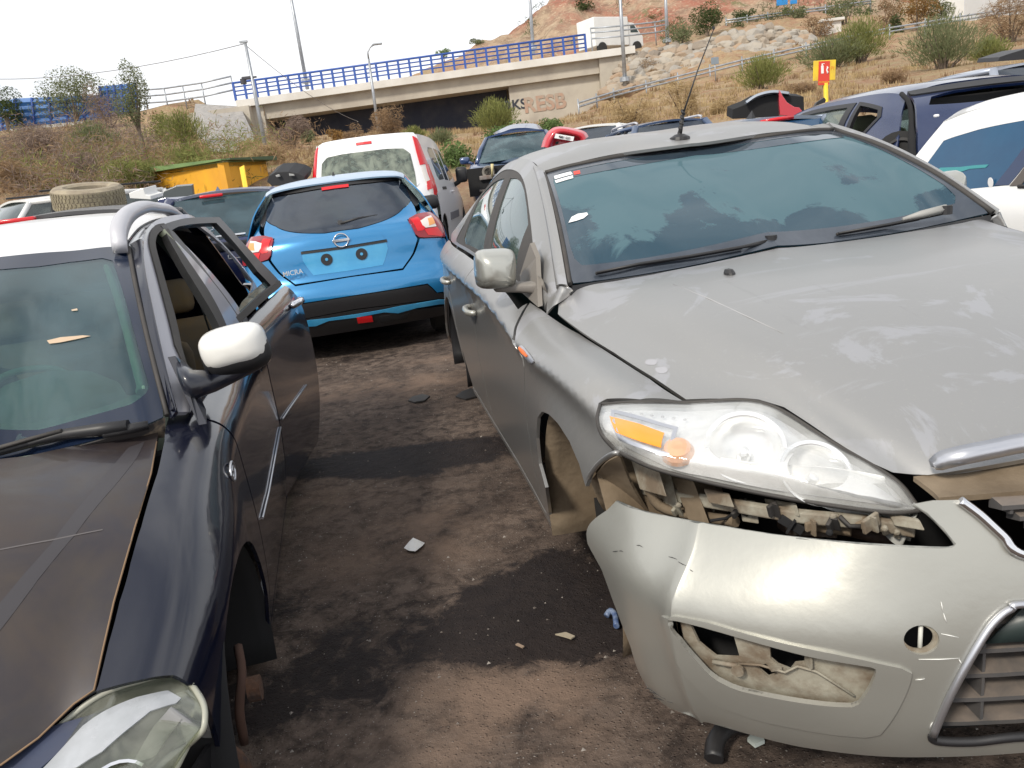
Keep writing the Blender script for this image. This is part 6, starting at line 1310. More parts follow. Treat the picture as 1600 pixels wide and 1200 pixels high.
# chrome strip and badge on the door
def strip(net, pts, fr, rt, side, r=.0042):
    q = net.at(U(net, pts, fr)); n_ = net.nrm(U(net, pts, fr)); mb = MB(); mb.tube([a+b*side*.004 for a, b in zip(q, n_)], r, 6); return mb
pair(strip(NSA, [(408,810),(418,770),(428,715),(437,668)], SA, root, sSA), 'chrome_strip', M_dchrome, root)
q = U(NSA, [(362,737)], SA)[0]; c = NSA.at(q); n_ = NSA.nrm(q)*sSA; mb = MB(); a = np.linspace(0, 2*math.pi, 21)
mb.tube([c+n_*.003+np.array([.034*math.cos(t), 0, .024*math.sin(t)]) for t in a], .004, 6, cap=False); mb.tube([c+n_*.003+[-.012,0,.012], c+n_*.003+[.012,0,.004], c+n_*.003+[-.012,0,-.004], c+n_*.003+[.012,0,-.012]], .003, 5); pair(mb, 'oval_badge', M_dchrome, root)
decal(HA, [(200,700),(226,690),(214,715),(165,775),(118,835),(60,905),(0,985),(-20,1005),(-20,965),(35,900),(80,850),(130,785),(170,735)], 'hood_stripe', surf('pale_hood_stripe', (.042,.038,.042), .55, coat=.1), sHA, fr=SA, rt=root, lift=.0005, th=.0004, step=.05)  # slightly paler diagonal stripe across the hood
decal(HA, [(0,858),(80,843),(160,827),(161,828.5),(80,845),(0,859.8)], 'hood_scratch', surf('pale_line', (.11,.10,.10), .7), sHA, fr=SA, rt=root, lift=.0005, th=.0004)
# headlamp
HT2 = np.array([P(300,1074,y=.805), P(270,1056,y=.77), P(225,1064,y=.725), P(150,1092,y=.645), P(60,1165,y=.545), P(0,1205,y=.49)])
HB2 = np.array([(.50,.80,.53),(.56,.765,.50),(.60,.725,.485),(.65,.645,.475),(.69,.54,.47),(.71,.46,.47)])
b3 = np.array([.05,.04,.02]); NLA = Net([list(HT2), list(HT2*.66+HB2*.34+b3*.9), list(HT2*.33+HB2*.67+b3*.9), list(HB2)], 8, 8); sLA = sg(NLA,0,1)
for s_ in (0,1):
    f = mirror_mb if s_ else (lambda m_: m_)
    lens = f(patch(NLA, thick=.004, side=sLA)).build('headlamp', glass('clear_lens', tint=(.88,.90,.84), dust=.2, film=.05, dcol=(.4,.4,.35), dscale=10, refl=1.25), root)
    inn2 = NLA.G-NLA.N*sLA*.04; a, b = inn2.shape[:2]; V = inn2.reshape(-1,3); mb = MB(); mb.add(V, [(i*b+j, (i+1)*b+j, (i+1)*b+j+1, i*b+j+1) for i in range(a-1) for j in range(b-1)]); f(mb).build('reflector', surf('lamp_inner_grey', (.26,.26,.22), .3, metal=.6, col2=(.10,.10,.085), scale=12), lens)
    bd = [(0,j) for j in range(b)]+[(i,b-1) for i in range(1,a)]+[(a-1,j) for j in range(b-2,-1,-1)]+[(i,0) for i in range(a-2,0,-1)]; k = len(bd)
    V = [NLA.G[i,j]+NLA.N[i,j]*sLA*.002 for i, j in bd]+[inn2[i,j]-NLA.N[i,j]*sLA*.03 for i, j in bd]; mb = MB(); mb.add(V, [(i,(i+1)%k,k+(i+1)%k,k+i) for i in range(k)]); f(mb).build('housing', surf('lamp_housing', (.28,.28,.28), .6), lens)
    mb = MB(); mb.tube([NLA.G[i,j]+NLA.N[i,j]*sLA*.003 for i, j in bd]+[NLA.G[0,0]], .006, 6); f(mb).build('rim_seal', surf('lamp_rim', (.36,.36,.30), .4), lens)
    c = NLA.at(np.array([.6,.55]))-NLA.nrm(np.array([.6,.55]))*sLA*.035; n3_ = np.array([.9,.35,.1]); mb = MB(); mb.disc(c, n3_, .05, 0, 24, prof=[(.055,.012),(.05,.014),(.046,0),(.035,-.02),(.01,-.03),(0,-.03)]); f(mb).build('beam_bowl', M_chrome, lens)
    mb = trim(NLA, U(NLA, [(215,1090),(262,1080),(283,1092),(275,1100),(235,1112),(200,1140),(160,1175),(120,1200),(60,1210),(130,1135)], SA), step=.03, thick=.003, side=sLA, lift=.002); f(mb).build('lamp_upper_cover', surf('milky_cover', (.30,.32,.34), .2, coat=.6, dust=.25, dcol=(.3,.28,.25), col2=(.42,.44,.47), scale=7), lens)
# front structure: slam panel, bumper beam and hub region, all in deep shade
mb = MB(); e1_ = HA.at(U(HA, [(140,1083),(60,1158),(0,1200)], SA)); mb.prism([e1_[0]+[.02,.03,-.03], e1_[1]+[.05,0,-.03], np.array([.62,0,.58]), np.array([.45,0,.56]), np.array([.38,.6,.56])], (0,0,-.04)); both(mb).build('slam_panel', surf('slam_navy', (.02,.035,.08), .4, dust=.4, dcol=(.12,.1,.09)), root)
mb = MB(); mb.box((.62,0,.44), (.10,1.3,.12), bev=.02); mb.build('bumper_beam', M_void, root)
mb = MB(); mb.tube(cr(np.array([(.28,.72,.42),(.30,.79,.36),(.27,.82,.28),(.25,.80,.17)]),3), [.03]*10, 8); mb.disc(P(388,1078,y=.84), (0,1,0), .03, .03, 12); mb.disc((.12,.70,.22), (0,1,0), .12, .03, 20); mb.box((.05,.68,.25), (.3,.06,.06), bev=.02); pair(mb, 'hub_and_strut', surf('rusty_hub', (.12,.06,.035), .9, col2=(.05,.035,.03), scale=25, bump=.5), root)
mb = MB(); mb.tube(cr(np.array([P(372,1010,y=.80), P(378,1050,y=.81), P(374,1110,y=.80), P(382,1160,y=.79)]),3), .012, 7); pair(mb, 'brake_hose', surf('rust_hose', (.10,.055,.04), .9), root)
for s_ in (1,-1): liner(.02, .31, .37, s_*.85, s_*.58, 'wheel_arch_liner', M_void, root); liner(-2.36, .31, .34, s_*.85, s_*.58, 'wheel_arch_liner', M_void, root)
mb = MB(); mb.box((-1.2,0,.24), (2.9,1.42,.10)); mb.box((.12,0,.46), (.80,.95,.38)); mb.box((-.26,0,.55), (.05,1.40,.66)); mb.box((-2.55,0,.5), (.25,1.2,.5)); mb.build('floor_pan', M_void, root)
mb = trim(NSA, U(NSA, [('s',.50,.42),('s',.36,.42),('s',.38,.22),('s',.48,.22)], SA), step=.05, thick=.01, side=sSA, lift=-.02); pair(mb, 'bumper_stub', M_black, root)
NTA = Net([[(-2.63,0,1.44),(-2.63,.3,1.43),(-2.63,.58,1.36)],[(-2.71,0,1.2),(-2.70,.35,1.2),(-2.68,.68,1.12)],[(-2.76,0,.95),(-2.75,.4,.95),(-2.72,.74,.95)],[(-2.80,0,.6),(-2.79,.4,.6),(-2.72,.78,.6)],[(-2.78,0,.25),(-2.76,.4,.25),(-2.70,.76,.25)]], 6, 8); both(patch(NTA, thick=.01, side=sg(NTA,0,-1))).build('tailgate', M_navy, root)
# interior
interior(root, -.60, .93, .66, [(-1.30,-.34),(-1.30,.34),(-2.0,-.36),(-2.0,.0),(-2.0,.36)], M_greend, surf('tan_seat', (.15,.13,.10), .9, col2=(.22,.15,.07), scale=4), -.34)
mb = patch([[(-.25,0,.925),(-.27,.35,.915),(-.34,.66,.90)],[(-.42,0,.965),(-.43,.35,.955),(-.46,.66,.94)],[(-.62,0,.975),(-.62,.35,.968),(-.62,.66,.95)],[(-.74,0,.94),(-.74,.35,.93),(-.74,.66,.92)],[(-.76,0,.80),(-.76,.35,.80),(-.76,.66,.80)]], 5, 5, thick=.01); both(mb).build('dash_top', M_greend, root)
cd_ = P(82,650,z=.95); prd = [(-1,.02),(-.85,.5),(-.5,.86),(0,1),(.5,.86),(.85,.5),(1,.02)]
mb = rloft([sell(cd_+np.array([-.02,.21*x,0]), np.array([1,0,0]), np.array([0,0,1]), .17*s+.002, .125*s+.002, 2.2, n=24) for x, s in prd]); mb.build('dash_pod', surf('pod_green', (.36,.42,.32), .75), root)
c = P(48,596,z=1.02); mb = MB(); mb.tube(cr(np.array([c+[0,-.12,-.09], c+[0,-.11,.0], c+[0,-.05,.035], c+[0,.05,.035], c+[0,.11,.0], c+[0,.12,-.09]]),4), .011, 8); mb.build('pod_frame', surf('frame_green', (.5,.56,.44), .6), root)
ip = NWA.at(U(NWA, [(172,410),(184,440),(196,478),(207,518),(217,556),(226,590),(229,606)], SA)); nn_ = NWA.nrm(np.array([.9,.5]))*sWA
mb = MB(); mb.tube(cr(ip-nn_*.014+[0,-.012,0], 3), [.010]*2+[.012]*15+[.016]*2, 6); pair(mb, 'pillar_trim', surf('pale_green_trim', (.62,.72,.55), .8), root)
mb = MB(); lp = NWA.at(U(NWA, [(60,668),(120,655),(175,640),(222,620)], SA)); mb.tube(cr(lp-nn_*.02+[-.01,0,0], 3), .012, 6); mb.build('demister_strip', surf('strip_green', (.50,.58,.45), .8), root)
# rear door standing ajar
th_ = R_(9); hx, hy = -1.50, .84; Rz = np.array([[math.cos(th_), math.sin(th_), 0],[-math.sin(th_), math.cos(th_), 0],[0,0,1]])
h_ = np.array([hx, hy, 0]); SD = Frame(SA.R@Rz, SA.t+SA.R@(h_-Rz@h_)); LM_ = Matrix([list(Rz[i])+[(h_-Rz@h_)[i]] for i in range(3)]+[[0,0,0,1]])
def dpart(mb, name, mat, par=None):
    o = mb.build(name, mat, par or root)
    if par is None: o.matrix_local = LM_
    return o
door = dpart(trim(NSA, U(NSA, [('s',-1.495,1.015),('s',-1.505,.80),('s',-1.505,.56),('s',-1.49,.25),('s',-2.24,.25),('s',-2.31,.42),('s',-2.38,.62),('s',-2.41,.80),('s',-2.405,.95),('s',-2.38,1.06),('s',-2.0,1.045)], SA), step=.055, thick=.05, side=sSA, edge_step=.02), 'rear_door', M_navy)
fo2 = [(249,360),(256,352),(287,343),(341,341),(346,346),(372,375),(404,409),(435,441),(364,503),(352,505),(300,432)]
gi2 = [(266,362),(277,356),(300,352),(336,350),(341,355),(372,390),(400,425),(421,447),(369,494),(330,440)]
fou = U(NGA, fo2, SD); giu = U(NGA, gi2, SD)
dpart(trim(NGA, fou, holes=[giu], step=.03, thick=.025, side=sGA, lift=.008, edge_step=.02), 'window_frame', surf('door_frame_black', (.012,.013,.016), .42, coat=.1, dust=.12, dcol=(.10,.10,.11)), door).matrix_local = Matrix.Identity(4)
low = U(NGA, [(369,494),(421,447),(424,430),(380,470)], SD); dpart(trim(NGA, low, step=.03, thick=.004, side=sGA, lift=-.005), 'lowered_window', G_side, door).matrix_local = Matrix.Identity(4)
bm2 = U(NGA, [(362,500),(433,440),(438,447),(368,509)], SD); dpart(trim(NGA, bm2, step=.03, thick=.012, side=sGA, lift=.014), 'belt_moulding', M_rubber, door).matrix_local = Matrix.Identity(4)
q = U(NSA, [(459,475)], SD); mb = MB(); c = NSA.at(q)[0]; n_ = NSA.nrm(q)[0]*sSA; mb.tube(cr(np.array([c+[-.09,0,0], c+[-.06,0,0]+n_*.03, c+n_*.038, c+[.06,0,0]+n_*.03, c+[.09,0,0]]),3), [.012]+[.017]*11+[.010], 8); mb.disc(c-n_*.003+[0,0,-.014], n_, .04, .004, 16); dpart(mb, 'door_handle', M_chrome, door).matrix_local = Matrix.Identity(4)
dpart(strip(NSA, [(440,655),(452,637),(465,619),(477,602)], SD, root, sSA), 'chrome_strip', M_dchrome, door).matrix_local = Matrix.Identity(4)
mb = trim(NSA, U(NSA, [('s',-2.25,.27),('s',-2.33,.42),('s',-2.40,.62),('s',-2.43,.80),('s',-2.425,.94),('s',-2.39,.94),('s',-2.37,.62),('s',-2.2,.27)], SA), step=.03, thick=.05, side=sSA, lift=-.01); dpart(mb, 'door_edge_seal', M_rubber, door).matrix_local = Matrix.Identity(4)
mirror_mb(trim(NSA, U(NSA, [('s',-1.495,1.015),('s',-1.505,.56),('s',-1.49,.25),('s',-2.24,.25),('s',-2.38,.62),('s',-2.41,.80),('s',-2.38,1.06),('s',-2.0,1.045)], SA), step=.07, thick=.012, side=sSA)).build('rear_door', M_navy, root)

# ================================================================== BLUE HATCHBACK (middle), seen from behind
R0_, t0_ = car_mat('C'); SC = Frame(R0_, t0_); P = SC.p
M_blueb = surf('bright_blue_paint', (.018,.21,.47), .22, metal=.35, coat=1, dust=.08, dcol=(.3,.4,.5), dscale=4)
M_bluel = surf('lighter_blue_panel', (.035,.30,.58), .3, metal=.2, coat=.7, col2=(.06,.35,.62), scale=8, dust=.1, dcol=(.4,.5,.55))  # lighter blue for plate recess, bumper fin and screws
M_redl = surf('red_lens', (.62,.006,.012), .2, coat=.4); M_clearl = surf('white_lens', (.70,.66,.62), .2, coat=.6); M_darkred = surf('dark_red_lens', (.26,.004,.012), .2, coat=.5)
G_rear = glass('dark_rear_glass', tint=(.22,.28,.28), dust=.25, film=.08, dcol=(.10,.12,.16), dscale=2.5, lo=.45, hi=.65, opa=.35, body=(.008,.016,.035), refl=1.7)
root = thing('blue_hatchback', 'bright blue hatchback seen from behind in the middle of the aisle', 'car', SC.M)
def rear_net(prof, ymax, fr=(0,.3,.55,.75,.88,.96,1.0), dx=(0,.008,.03,.07,.13,.22,.42), n=8):
    rows = []
    for (z, x), ym in zip(prof, ymax): rows.append([(x+d, -ym*f, z-(.02*f*f if z > 1.3 else 0)) for f, d in zip(fr, dx)])
    return Net(rows, n, n)
NM = rear_net([(1.385,-.17),(1.34,-.22),(1.2,-.315),(1.06,-.44),(.99,-.53),(.93,-.565),(.84,-.585),(.74,-.60),(.66,-.625),(.58,-.675),(.50,-.70),(.40,-.69),(.30,-.66),(.20,-.60)], [.56,.575,.645,.735,.79,.825,.85,.86,.865,.87,.87,.865,.85,.82])
sM = sg(NM,0,-1)
def onm(pts, name, mat, rt=None, ctr=False, mir=True, fr=SC, net=NM, s=None, **k):
    uv = U(net, pts, fr) if not isinstance(pts, np.ndarray) else pts
    if ctr: uv = np.array([(a, 0.0 if (k in (0, len(uv)-1) or b < .004) else b) for k, (a, b) in enumerate(uv)])
    mb = trim(net, uv, side=(s or sM), **k); rt = rt or root
    if ctr: return both(mb).build(name, mat, rt)
    o = mb.build(name, mat, rt)
    if mir: mirror_mb(mb).build(name, mat, rt)
    return o
def f0(z): return ('f', 0, z)
hatch_o = [(528,361.5),(560,357.5),(595,347),(630,326),(642,314),(647,322),(650,340),(636,343),(649,368),(652,373),(645,395),(629,419),(600,423.5),(548,431)]
onm(hatch_o, 'tailgate', M_blueb, ctr=True, step=.04, thick=.01, edge_step=.015)
onm([(524,293),(580,287),(631,283),(636,296),(642,312),(630,325),(595,346),(560,356.5),(528,360.5)], 'rear_window', G_rear, ctr=True, step=.05, thick=.004, lift=.001)
onm([('c',0,0),('c',0,.5),('c',0,.97),('c',.02,1.0),('f',-.56,1.345),(637,287),(631,281),(580,285),(524,291)], 'spoiler_edge', M_black, ctr=True, step=.04, thick=.02, edge_step=.015)
onm([(642,312),(636,296),(632,283),(637,283),(643,290),(652,310),(650,322),(647,320)], 'pillar_trim', M_black, step=.03, thick=.01, lift=.002)
# quarter shoulders and bumper
onm([(652,311),(650,338),(660,336),(681,329),('c',.30,1.0),('c',.13,1.0),(643,289)], 'quarter_panel', M_blueb, step=.04, thick=.01)
onm([(548,433),(600,426),(630,422),(648,396),(656,373),(694,372),('c',.55,1.0),('c',.86,1.0),(683,457),(668,443),(552,461.5)], 'rear_bumper', M_blueb, ctr=True, step=.04, thick=.01, edge_step=.015)
onm([(552,463),(668,445),(683,459),('c',.88,1.0),('c',.92,1.0),(684,467),(554,483)], 'bumper_band', M_black, ctr=True, step=.04, thick=.01)
onm([(555,491),(600,483.5),(625,478),(686,468),('c',.94,1.0),('c',.96,1.0),(686,475),(650,481),(622,489),(600,487.5),(555,496)], 'bumper_fin', M_bluel, ctr=True, step=.03, thick=.012, lift=.006, edge_step=.012)
onm([(554,485),(625,476),(650,473),(650,484),('c',.965,1.0),('c',1,1.0),('f',0,.205)], 'diffuser', M_black, ctr=True, step=.04, thick=.01)
onm([(541,498),(581,493),(583,502),(541,508)], 'reflector', M_redl, mir=False, step=.03, thick=.006, lift=.006)
onm([(592,494),(640,488),(636,498),(594,504)], 'exhaust_recess', M_void, mir=False, step=.03, thick=.004, lift=.003)
# tail lamps
lo = rnd(U(NM, [(636,344),(650,336),(676,330),(682,333),(689,352),(694,370),(690,371),(656,372),(648,366)], SC), .15, it=1)
def lampm(s_):
    f = mirror_mb if s_ else (lambda m_: m_)
    L0 = f(trim(NM, lo, step=.025, thick=.02, side=sM, lift=.014, edge_step=.01)).build('tail_lamp', M_darkred, root)
    f(trim(NM, U(NM, [(641,345),(652,341),(660,349),(664,356),(660,361),(652,362)], SC), step=.02, thick=.004, side=sM, lift=.017)).build('red_segment', M_redl, L0)
    f(trim(NM, U(NM, [(656,347),(664,342),(672,339),(676,347),(680,355),(664,357),(659,353)], SC), step=.02, thick=.005, side=sM, lift=.018)).build('clear_segment', M_clearl, L0)
    f(trim(NM, U(NM, [(667,344),(674,342),(678,351),(669,354)], SC), step=.015, thick=.004, side=sM, lift=.020)).build('amber_segment', surf('amber_bulb', (.75,.33,.10), .2, coat=.5), L0)
    f(trim(NM, U(NM, [(662,359),(681,356),(690,368),(686,370),(668,368)], SC), step=.02, thick=.005, side=sM, lift=.017)).build('brake_segment', M_redl, L0)
lampm(0); lampm(1)
# trunk ledge, plate recess, emblem, lettering, mount discs, wiper, brake light
onm([(531,366.5),(583,358.5),(588,359),(600,372),(602,374.5),(534,385.5)], 'tailgate_ledge', M_blueb, ctr=True, step=.03, thick=.012, lift=.014, edge_step=.012)
onm([(534,388.5),(603,377.5),(606,388),(598,414),(545,423)], 'plate_recess', M_bluel, ctr=True, step=.03, thick=.004, lift=.002)
onm([(534,385.5),(604,374),(605,378),(534,389.5)], 'recess_shadow_gap', M_black, ctr=True, step=.02, thick=.01, lift=.008)
for (u, v) in ((565,397),(510.5,405.5)):
    q = NM.inv([(u, v)], SC)[0] if u > 545 else None
    if q is not None: c = NM.at(q); n_ = NM.nrm(q)*sM; cy = c
    else: c = P(u, v, x=cy[0]); 
    mb = MB(); mb.disc(c+n_*.003, n_, .046, .006, 24); o = mb.build('mount_disc', M_black, root); mb = MB(); mb.disc(c+n_*.009, n_, .012, .006, 12); mb.build('screw', M_bluel, o)
q = NM.inv([SC.proj(np.array([-.57,0,.91]))], SC)[0]; c = P(533,375.5,x=NM.at(q)[0]-.018); n_ = np.array([-1,0,.12]); a = np.linspace(0, 2*math.pi, 29)
mb = MB(); mb.tube([c+np.array([.10*.048*math.sin(t), .056*math.cos(t), .052*math.sin(t)]) for t in a], .0062, 8, cap=False); ring_ = mb.build('emblem', M_chrome, root)
mb = MB(); mb.box(c+[-.003,0,0], (.008,.135,.021), bev=.003); mb.build('emblem_bar', M_chrome, ring_)
cM = P(458,426,x=-.605); dM = P(473,423.3,x=-.60)-P(443,428.7,x=-.60); add_text('MICRA', .052, surf('letter_silver', (.6,.62,.65), .3, metal=.3), root, cM+np.array([-.022,0,0]), dM, (.1,0,1), 'lettering', .002, bold=.01)
c1 = P(532,349,x=-.42); mb = MB(); mb.disc(c1+[-.01,0,0], (-1,0,.5), .022, .02, 12); mb.tube([c1+[-.03,0,0], P(560,341,x=-.42), P(590,336,x=-.40)], [.012,.010,.006], 6); o = mb.build('rear_wiper', M_black, root)
onm([('f',-.0,1.352),('f',-.11,1.350),('f',-.11,1.328),('f',0,1.33)], 'brake_light', M_redl, ctr=True, step=.02, thick=.006, lift=.010)
# roof, sides and front half
MR_ = Net([[(-.185,0,1.392),(.0,0,1.43),(.3,0,1.455),(.8,0,1.468),(1.4,0,1.455),(1.9,0,1.41)],[(-.18,-.3,1.388),(.0,-.3,1.424),(.3,-.3,1.448),(.8,-.3,1.46),(1.4,-.3,1.448),(1.9,-.3,1.40)],[(-.15,-.50,1.372),(0,-.50,1.402),(.3,-.50,1.425),(.8,-.51,1.438),(1.4,-.51,1.425),(1.9,-.52,1.375)],[(-.08,-.575,1.345),(.0,-.58,1.372),(.3,-.585,1.395),(.8,-.60,1.405),(1.4,-.60,1.39),(1.9,-.60,1.34)]], 8, 8)
M_roofb = surf('sky_sheen_roof', (.28,.42,.58), .3, metal=.2, coat=.6, dust=.8, dcol=(.52,.56,.64), dscale=2)  # sky sheen put into the colour, paler than the body blue
both(patch(MR_, thick=.012, side=sg(MR_,2,1))).build('roof', M_roofb, root)
mb = MB(); mb.prism([(.18,-.012,1.43),(.18,.012,1.43),(.18,.004,1.475),(.18,-.004,1.475)], (.05,0,0)); c = P(521.6,277,x=.16); mb = MB(); V = [c+np.array(q) for q in ((-.03,-.022,-.02),(-.03,.022,-.02),(.06,.02,-.02),(.06,-.02,-.02),(.03,-.004,.045),(.03,.004,.045))]; mb.add(V, [(0,1,5,4),(1,2,5),(2,3,4,5),(3,0,4),(0,3,2,1)], 0, False); mb.build('antenna_fin', M_black, root)
NMS = Net([[(-.20,-.80,.98),(.2,-.81,.97),(.8,-.82,.95),(1.5,-.81,.92),(2.2,-.76,.88),(2.9,-.70,.78),(3.2,-.6,.66)],[(-.20,-.845,.86),(.2,-.855,.86),(.8,-.86,.85),(1.5,-.86,.83),(2.2,-.85,.80),(2.9,-.80,.70),(3.2,-.68,.6)],[(-.2,-.865,.6),(.2,-.87,.6),(.8,-.87,.6),(1.5,-.87,.6),(2.2,-.87,.6),(2.9,-.85,.55),(3.2,-.7,.5)],[(-.2,-.84,.25),(.2,-.85,.25),(.8,-.85,.25),(1.5,-.85,.25),(2.2,-.85,.25),(2.9,-.82,.25),(3.2,-.68,.25)]], 8, 8)
sMS = sg(NMS,1,-1)
ar = [('s',.33*math.cos(a)+.0,.31+.34*math.sin(a)) for a in np.linspace(3.0,.1,9)]; ar2 = [('s',2.525+.34*math.cos(a),.31+.34*math.sin(a)) for a in np.linspace(3.0,.1,9)]
onm([('s',-.2,.97),('s',-.2,.35)]+ar+[('s',.36,.26),('s',2.18,.26)]+ar2+[('s',2.9,.26),('s',3.18,.3),('s',3.18,.65),('s',2.9,.77),('s',2.2,.875),('s',1.5,.915),('s',.8,.945)], 'side_panel', M_blueb, net=NMS, s=sMS, step=.07, thick=.01)
NMG = Net([[(-.17,-.80,.985),(.3,-.81,.965),(1.0,-.815,.945),(1.7,-.80,.915),(2.25,-.76,.895)],[(-.16,-.70,1.2),(.3,-.715,1.2),(1.0,-.72,1.19),(1.6,-.71,1.17),(2.05,-.69,1.1)],[(-.10,-.585,1.35),(.3,-.60,1.385),(.9,-.61,1.395),(1.4,-.61,1.38),(1.9,-.615,1.325)]], 8, 8)
sMG = sg(NMG,1,-1); mb = patch(NMG, thick=.01, side=sMG); pair(mb, 'side_frame', M_blueb, root)
for pts in ([('s',.22,1.03),('s',.9,1.0),('s',.9,1.34),('s',.35,1.33)],[('s',.98,.99),('s',1.75,.95),('s',1.5,1.25),('s',1.3,1.33),('s',.98,1.34)]):
    mb = trim(NMG, U(NMG, pts, SC), step=.06, thick=.003, side=sMG, lift=.003); pair(mb, 'side_window', G_rear, root)
mb = patch([[(1.92,0,1.40),(1.92,-.35,1.39),(1.92,-.59,1.34)],[(2.25,0,1.2),(2.22,-.4,1.19),(2.12,-.68,1.12)],[(2.55,0,.99),(2.50,-.4,.985),(2.3,-.74,.91)]], 6, 6, thick=.005); both(mb).build('windscreen', glass('pale_screen', tint=(.6,.68,.66), dust=.2), root)
mb = patch([[(2.5,0,.99),(2.47,-.4,.98),(2.25,-.75,.90)],[(2.9,0,.92),(2.85,-.4,.91),(2.75,-.72,.80)],[(3.2,0,.78),(3.15,-.35,.77),(3.08,-.62,.68)],[(3.3,0,.5),(3.26,-.35,.5),(3.15,-.65,.5)],[(3.28,0,.25),(3.24,-.35,.25),(3.13,-.65,.25)]], 6, 6, thick=.01); both(mb).build('hood', M_blueb, root)
def wheel(c, r, wd, rt, s_, mat=None):
    mb = MB(); c = np.array(c, float); mb.disc(c, (0,s_,0), r, 0, 28, prof=[(r*.62,-wd),(r*.9,-wd),(r,-wd*.85),(r,-wd*.15),(r*.9,0),(r*.64,0),(r*.62,-.02)]); o = mb.build('wheel', MATS.setdefault('tyre', surf('tyre_rubber', (.025,.024,.023), .85, dust=.3, dcol=(.15,.12,.1))), rt)
    mb = MB(); mb.disc(c, (0,s_,0), r, 0, 20, prof=[(0,-.02),(r*.15,-.015),(r*.6,-.03),(r*.64,-.01),(r*.62,-.06),(0,-.07)]); mb.build('rim', mat or M_wl, o)
for s_ in (-1,1):
    wheel((0,s_*.80,.30), .30, .19, root, s_); wheel((2.525,s_*.80,.30), .30, .19, root, s_)
    liner(0, .31, .345, s_*.84, s_*.5, 'wheel_arch_liner', M_void, root); liner(2.525, .31, .345, s_*.84, s_*.5, 'wheel_arch_liner', M_void, root)
mb = MB(); mb.box((1.3,0,.28), (3.4,1.3,.14)); mb.box((-.3,0,.42), (.4,1.4,.3)); mb.build('floor_pan', M_void, root)
for x, y in ((.55,.36),(.55,-.36),(1.4,.36),(1.4,-.36)):
    mb = MB(); mb.add(*_rb((x+.1,y,.5),(.5,.46,.18),.05)); mb.add(*_rb((x-.15,y,.82),(.14,.46,.60),.05)); mb.add(*_rb((x-.2,y,1.19),(.10,.25,.16),.04)); mb.build('seat', M_seat, root)
mb = MB(); c = P(671,316,x=1.75); mb.add(*_rb(c, (.10,.20,.15), .05)); mb.tube([c+[0,.05,-.03], c+[.02,.22,-.06]], .03, 8); pair(mb, 'wing_mirror', M_black, root)

# ================================================================== WHITE VAN behind the blue hatchback
R0_, t0_ = car_mat('K'); SK = Frame(R0_, t0_); P = SK.p
M_vwhite = surf('van_white', (.78,.78,.80), .3, coat=.5, dust=.1, dcol=(.55,.53,.5))
G_van = glass('van_rear_glass', tint=(.35,.42,.38), dust=.55, film=.15, dcol=(.38,.42,.34), dscale=6, lo=.42, hi=.6, opa=.2, body=(.04,.05,.04))
vanroot = root = thing('white_van', 'white van with tall red tail lamps behind the blue hatchback', 'van', SK.M)
NK = rear_net([(1.815,-.36),(1.77,-.46),(1.68,-.50),(1.45,-.56),(1.15,-.62),(1.0,-.65),(.7,-.665),(.45,-.68),(.22,-.64)], [.66,.70,.735,.785,.84,.865,.885,.89,.86], dx=(0,.004,.012,.03,.07,.14,.30))
sK = sg(NK,0,-1)
kw = dict(net=NK, s=sK, fr=SK)
mb = trim(NK, np.array([(0,0),(0,.86),(1,.90),(1,0)]), step=.06, thick=.01, side=sK); both(mb).build('rear_doors', M_vwhite, root)
onm([('f',0,1.61),('f',-.30,1.61),(630,232),(641,240),(648,268),(651,292),('f',-.69,1.12),('f',-.62,1.07),('f',0,1.07)], 'rear_window', G_van, ctr=True, step=.05, thick=.004, lift=.004, **kw)
onm([(644,213),(651,217),(662,243),(667,256),(656,258),(650,236)], 'upper_tail_lamp', M_redl, step=.04, thick=.02, lift=.012, **kw)
tl = onm([(657,259),(667,257),(676,280),(682,299),(680,306),(672,304),(665,285)], 'lower_tail_lamp', M_clearl, step=.04, thick=.02, lift=.012, **kw)
onm([(664,257),(668,257),(677,280),(683,300),(680,306),(677,304),(675,290),(667,270)], 'lamp_edge', M_redl, step=.03, thick=.02, lift=.016, **kw)
onm([(666,284),(673,280),(677,294),(668,297)], 'stop_lamp', M_redl, step=.03, thick=.02, lift=.015, **kw)
onm([('f',0,1.735),('f',-.105,1.733),('f',-.105,1.70),('f',0,1.70)], 'brake_light', M_redl, ctr=True, step=.03, thick=.01, lift=.01, **kw)
mb = patch([[(-.37,0,1.815),(.2,0,1.85),(1.2,0,1.85),(2.0,0,1.80),(2.35,0,1.70)],[(-.36,-.4,1.805),(.2,-.4,1.83),(1.2,-.4,1.83),(2.0,-.4,1.78),(2.33,-.4,1.68)],[(-.28,-.66,1.77),(.2,-.67,1.785),(1.2,-.67,1.78),(1.9,-.66,1.72),(2.25,-.64,1.60)]], 6, 6, thick=.02); both(mb).build('roof', M_vwhite, root)
mb = patch([[(2.35,0,1.70),(2.33,-.4,1.68),(2.25,-.64,1.60)],[(2.75,0,1.40),(2.72,-.42,1.38),(2.6,-.72,1.32)],[(3.05,0,1.12),(3.0,-.44,1.11),(2.8,-.80,1.06)]], 5, 5, thick=.005); both(mb).build('windscreen', MATS.setdefault('gsc', glass('pale_screen2', tint=(.6,.68,.66), dust=.2)), root)
mb = patch([[(3.03,0,1.12),(2.98,-.44,1.11),(2.8,-.80,1.05)],[(3.4,0,.98),(3.35,-.44,.97),(3.2,-.78,.9)],[(3.52,0,.6),(3.48,-.44,.6),(3.35,-.8,.6)],[(3.5,0,.25),(3.46,-.44,.25),(3.35,-.8,.25)]], 5, 5, thick=.01); both(mb).build('hood', M_vwhite, root)
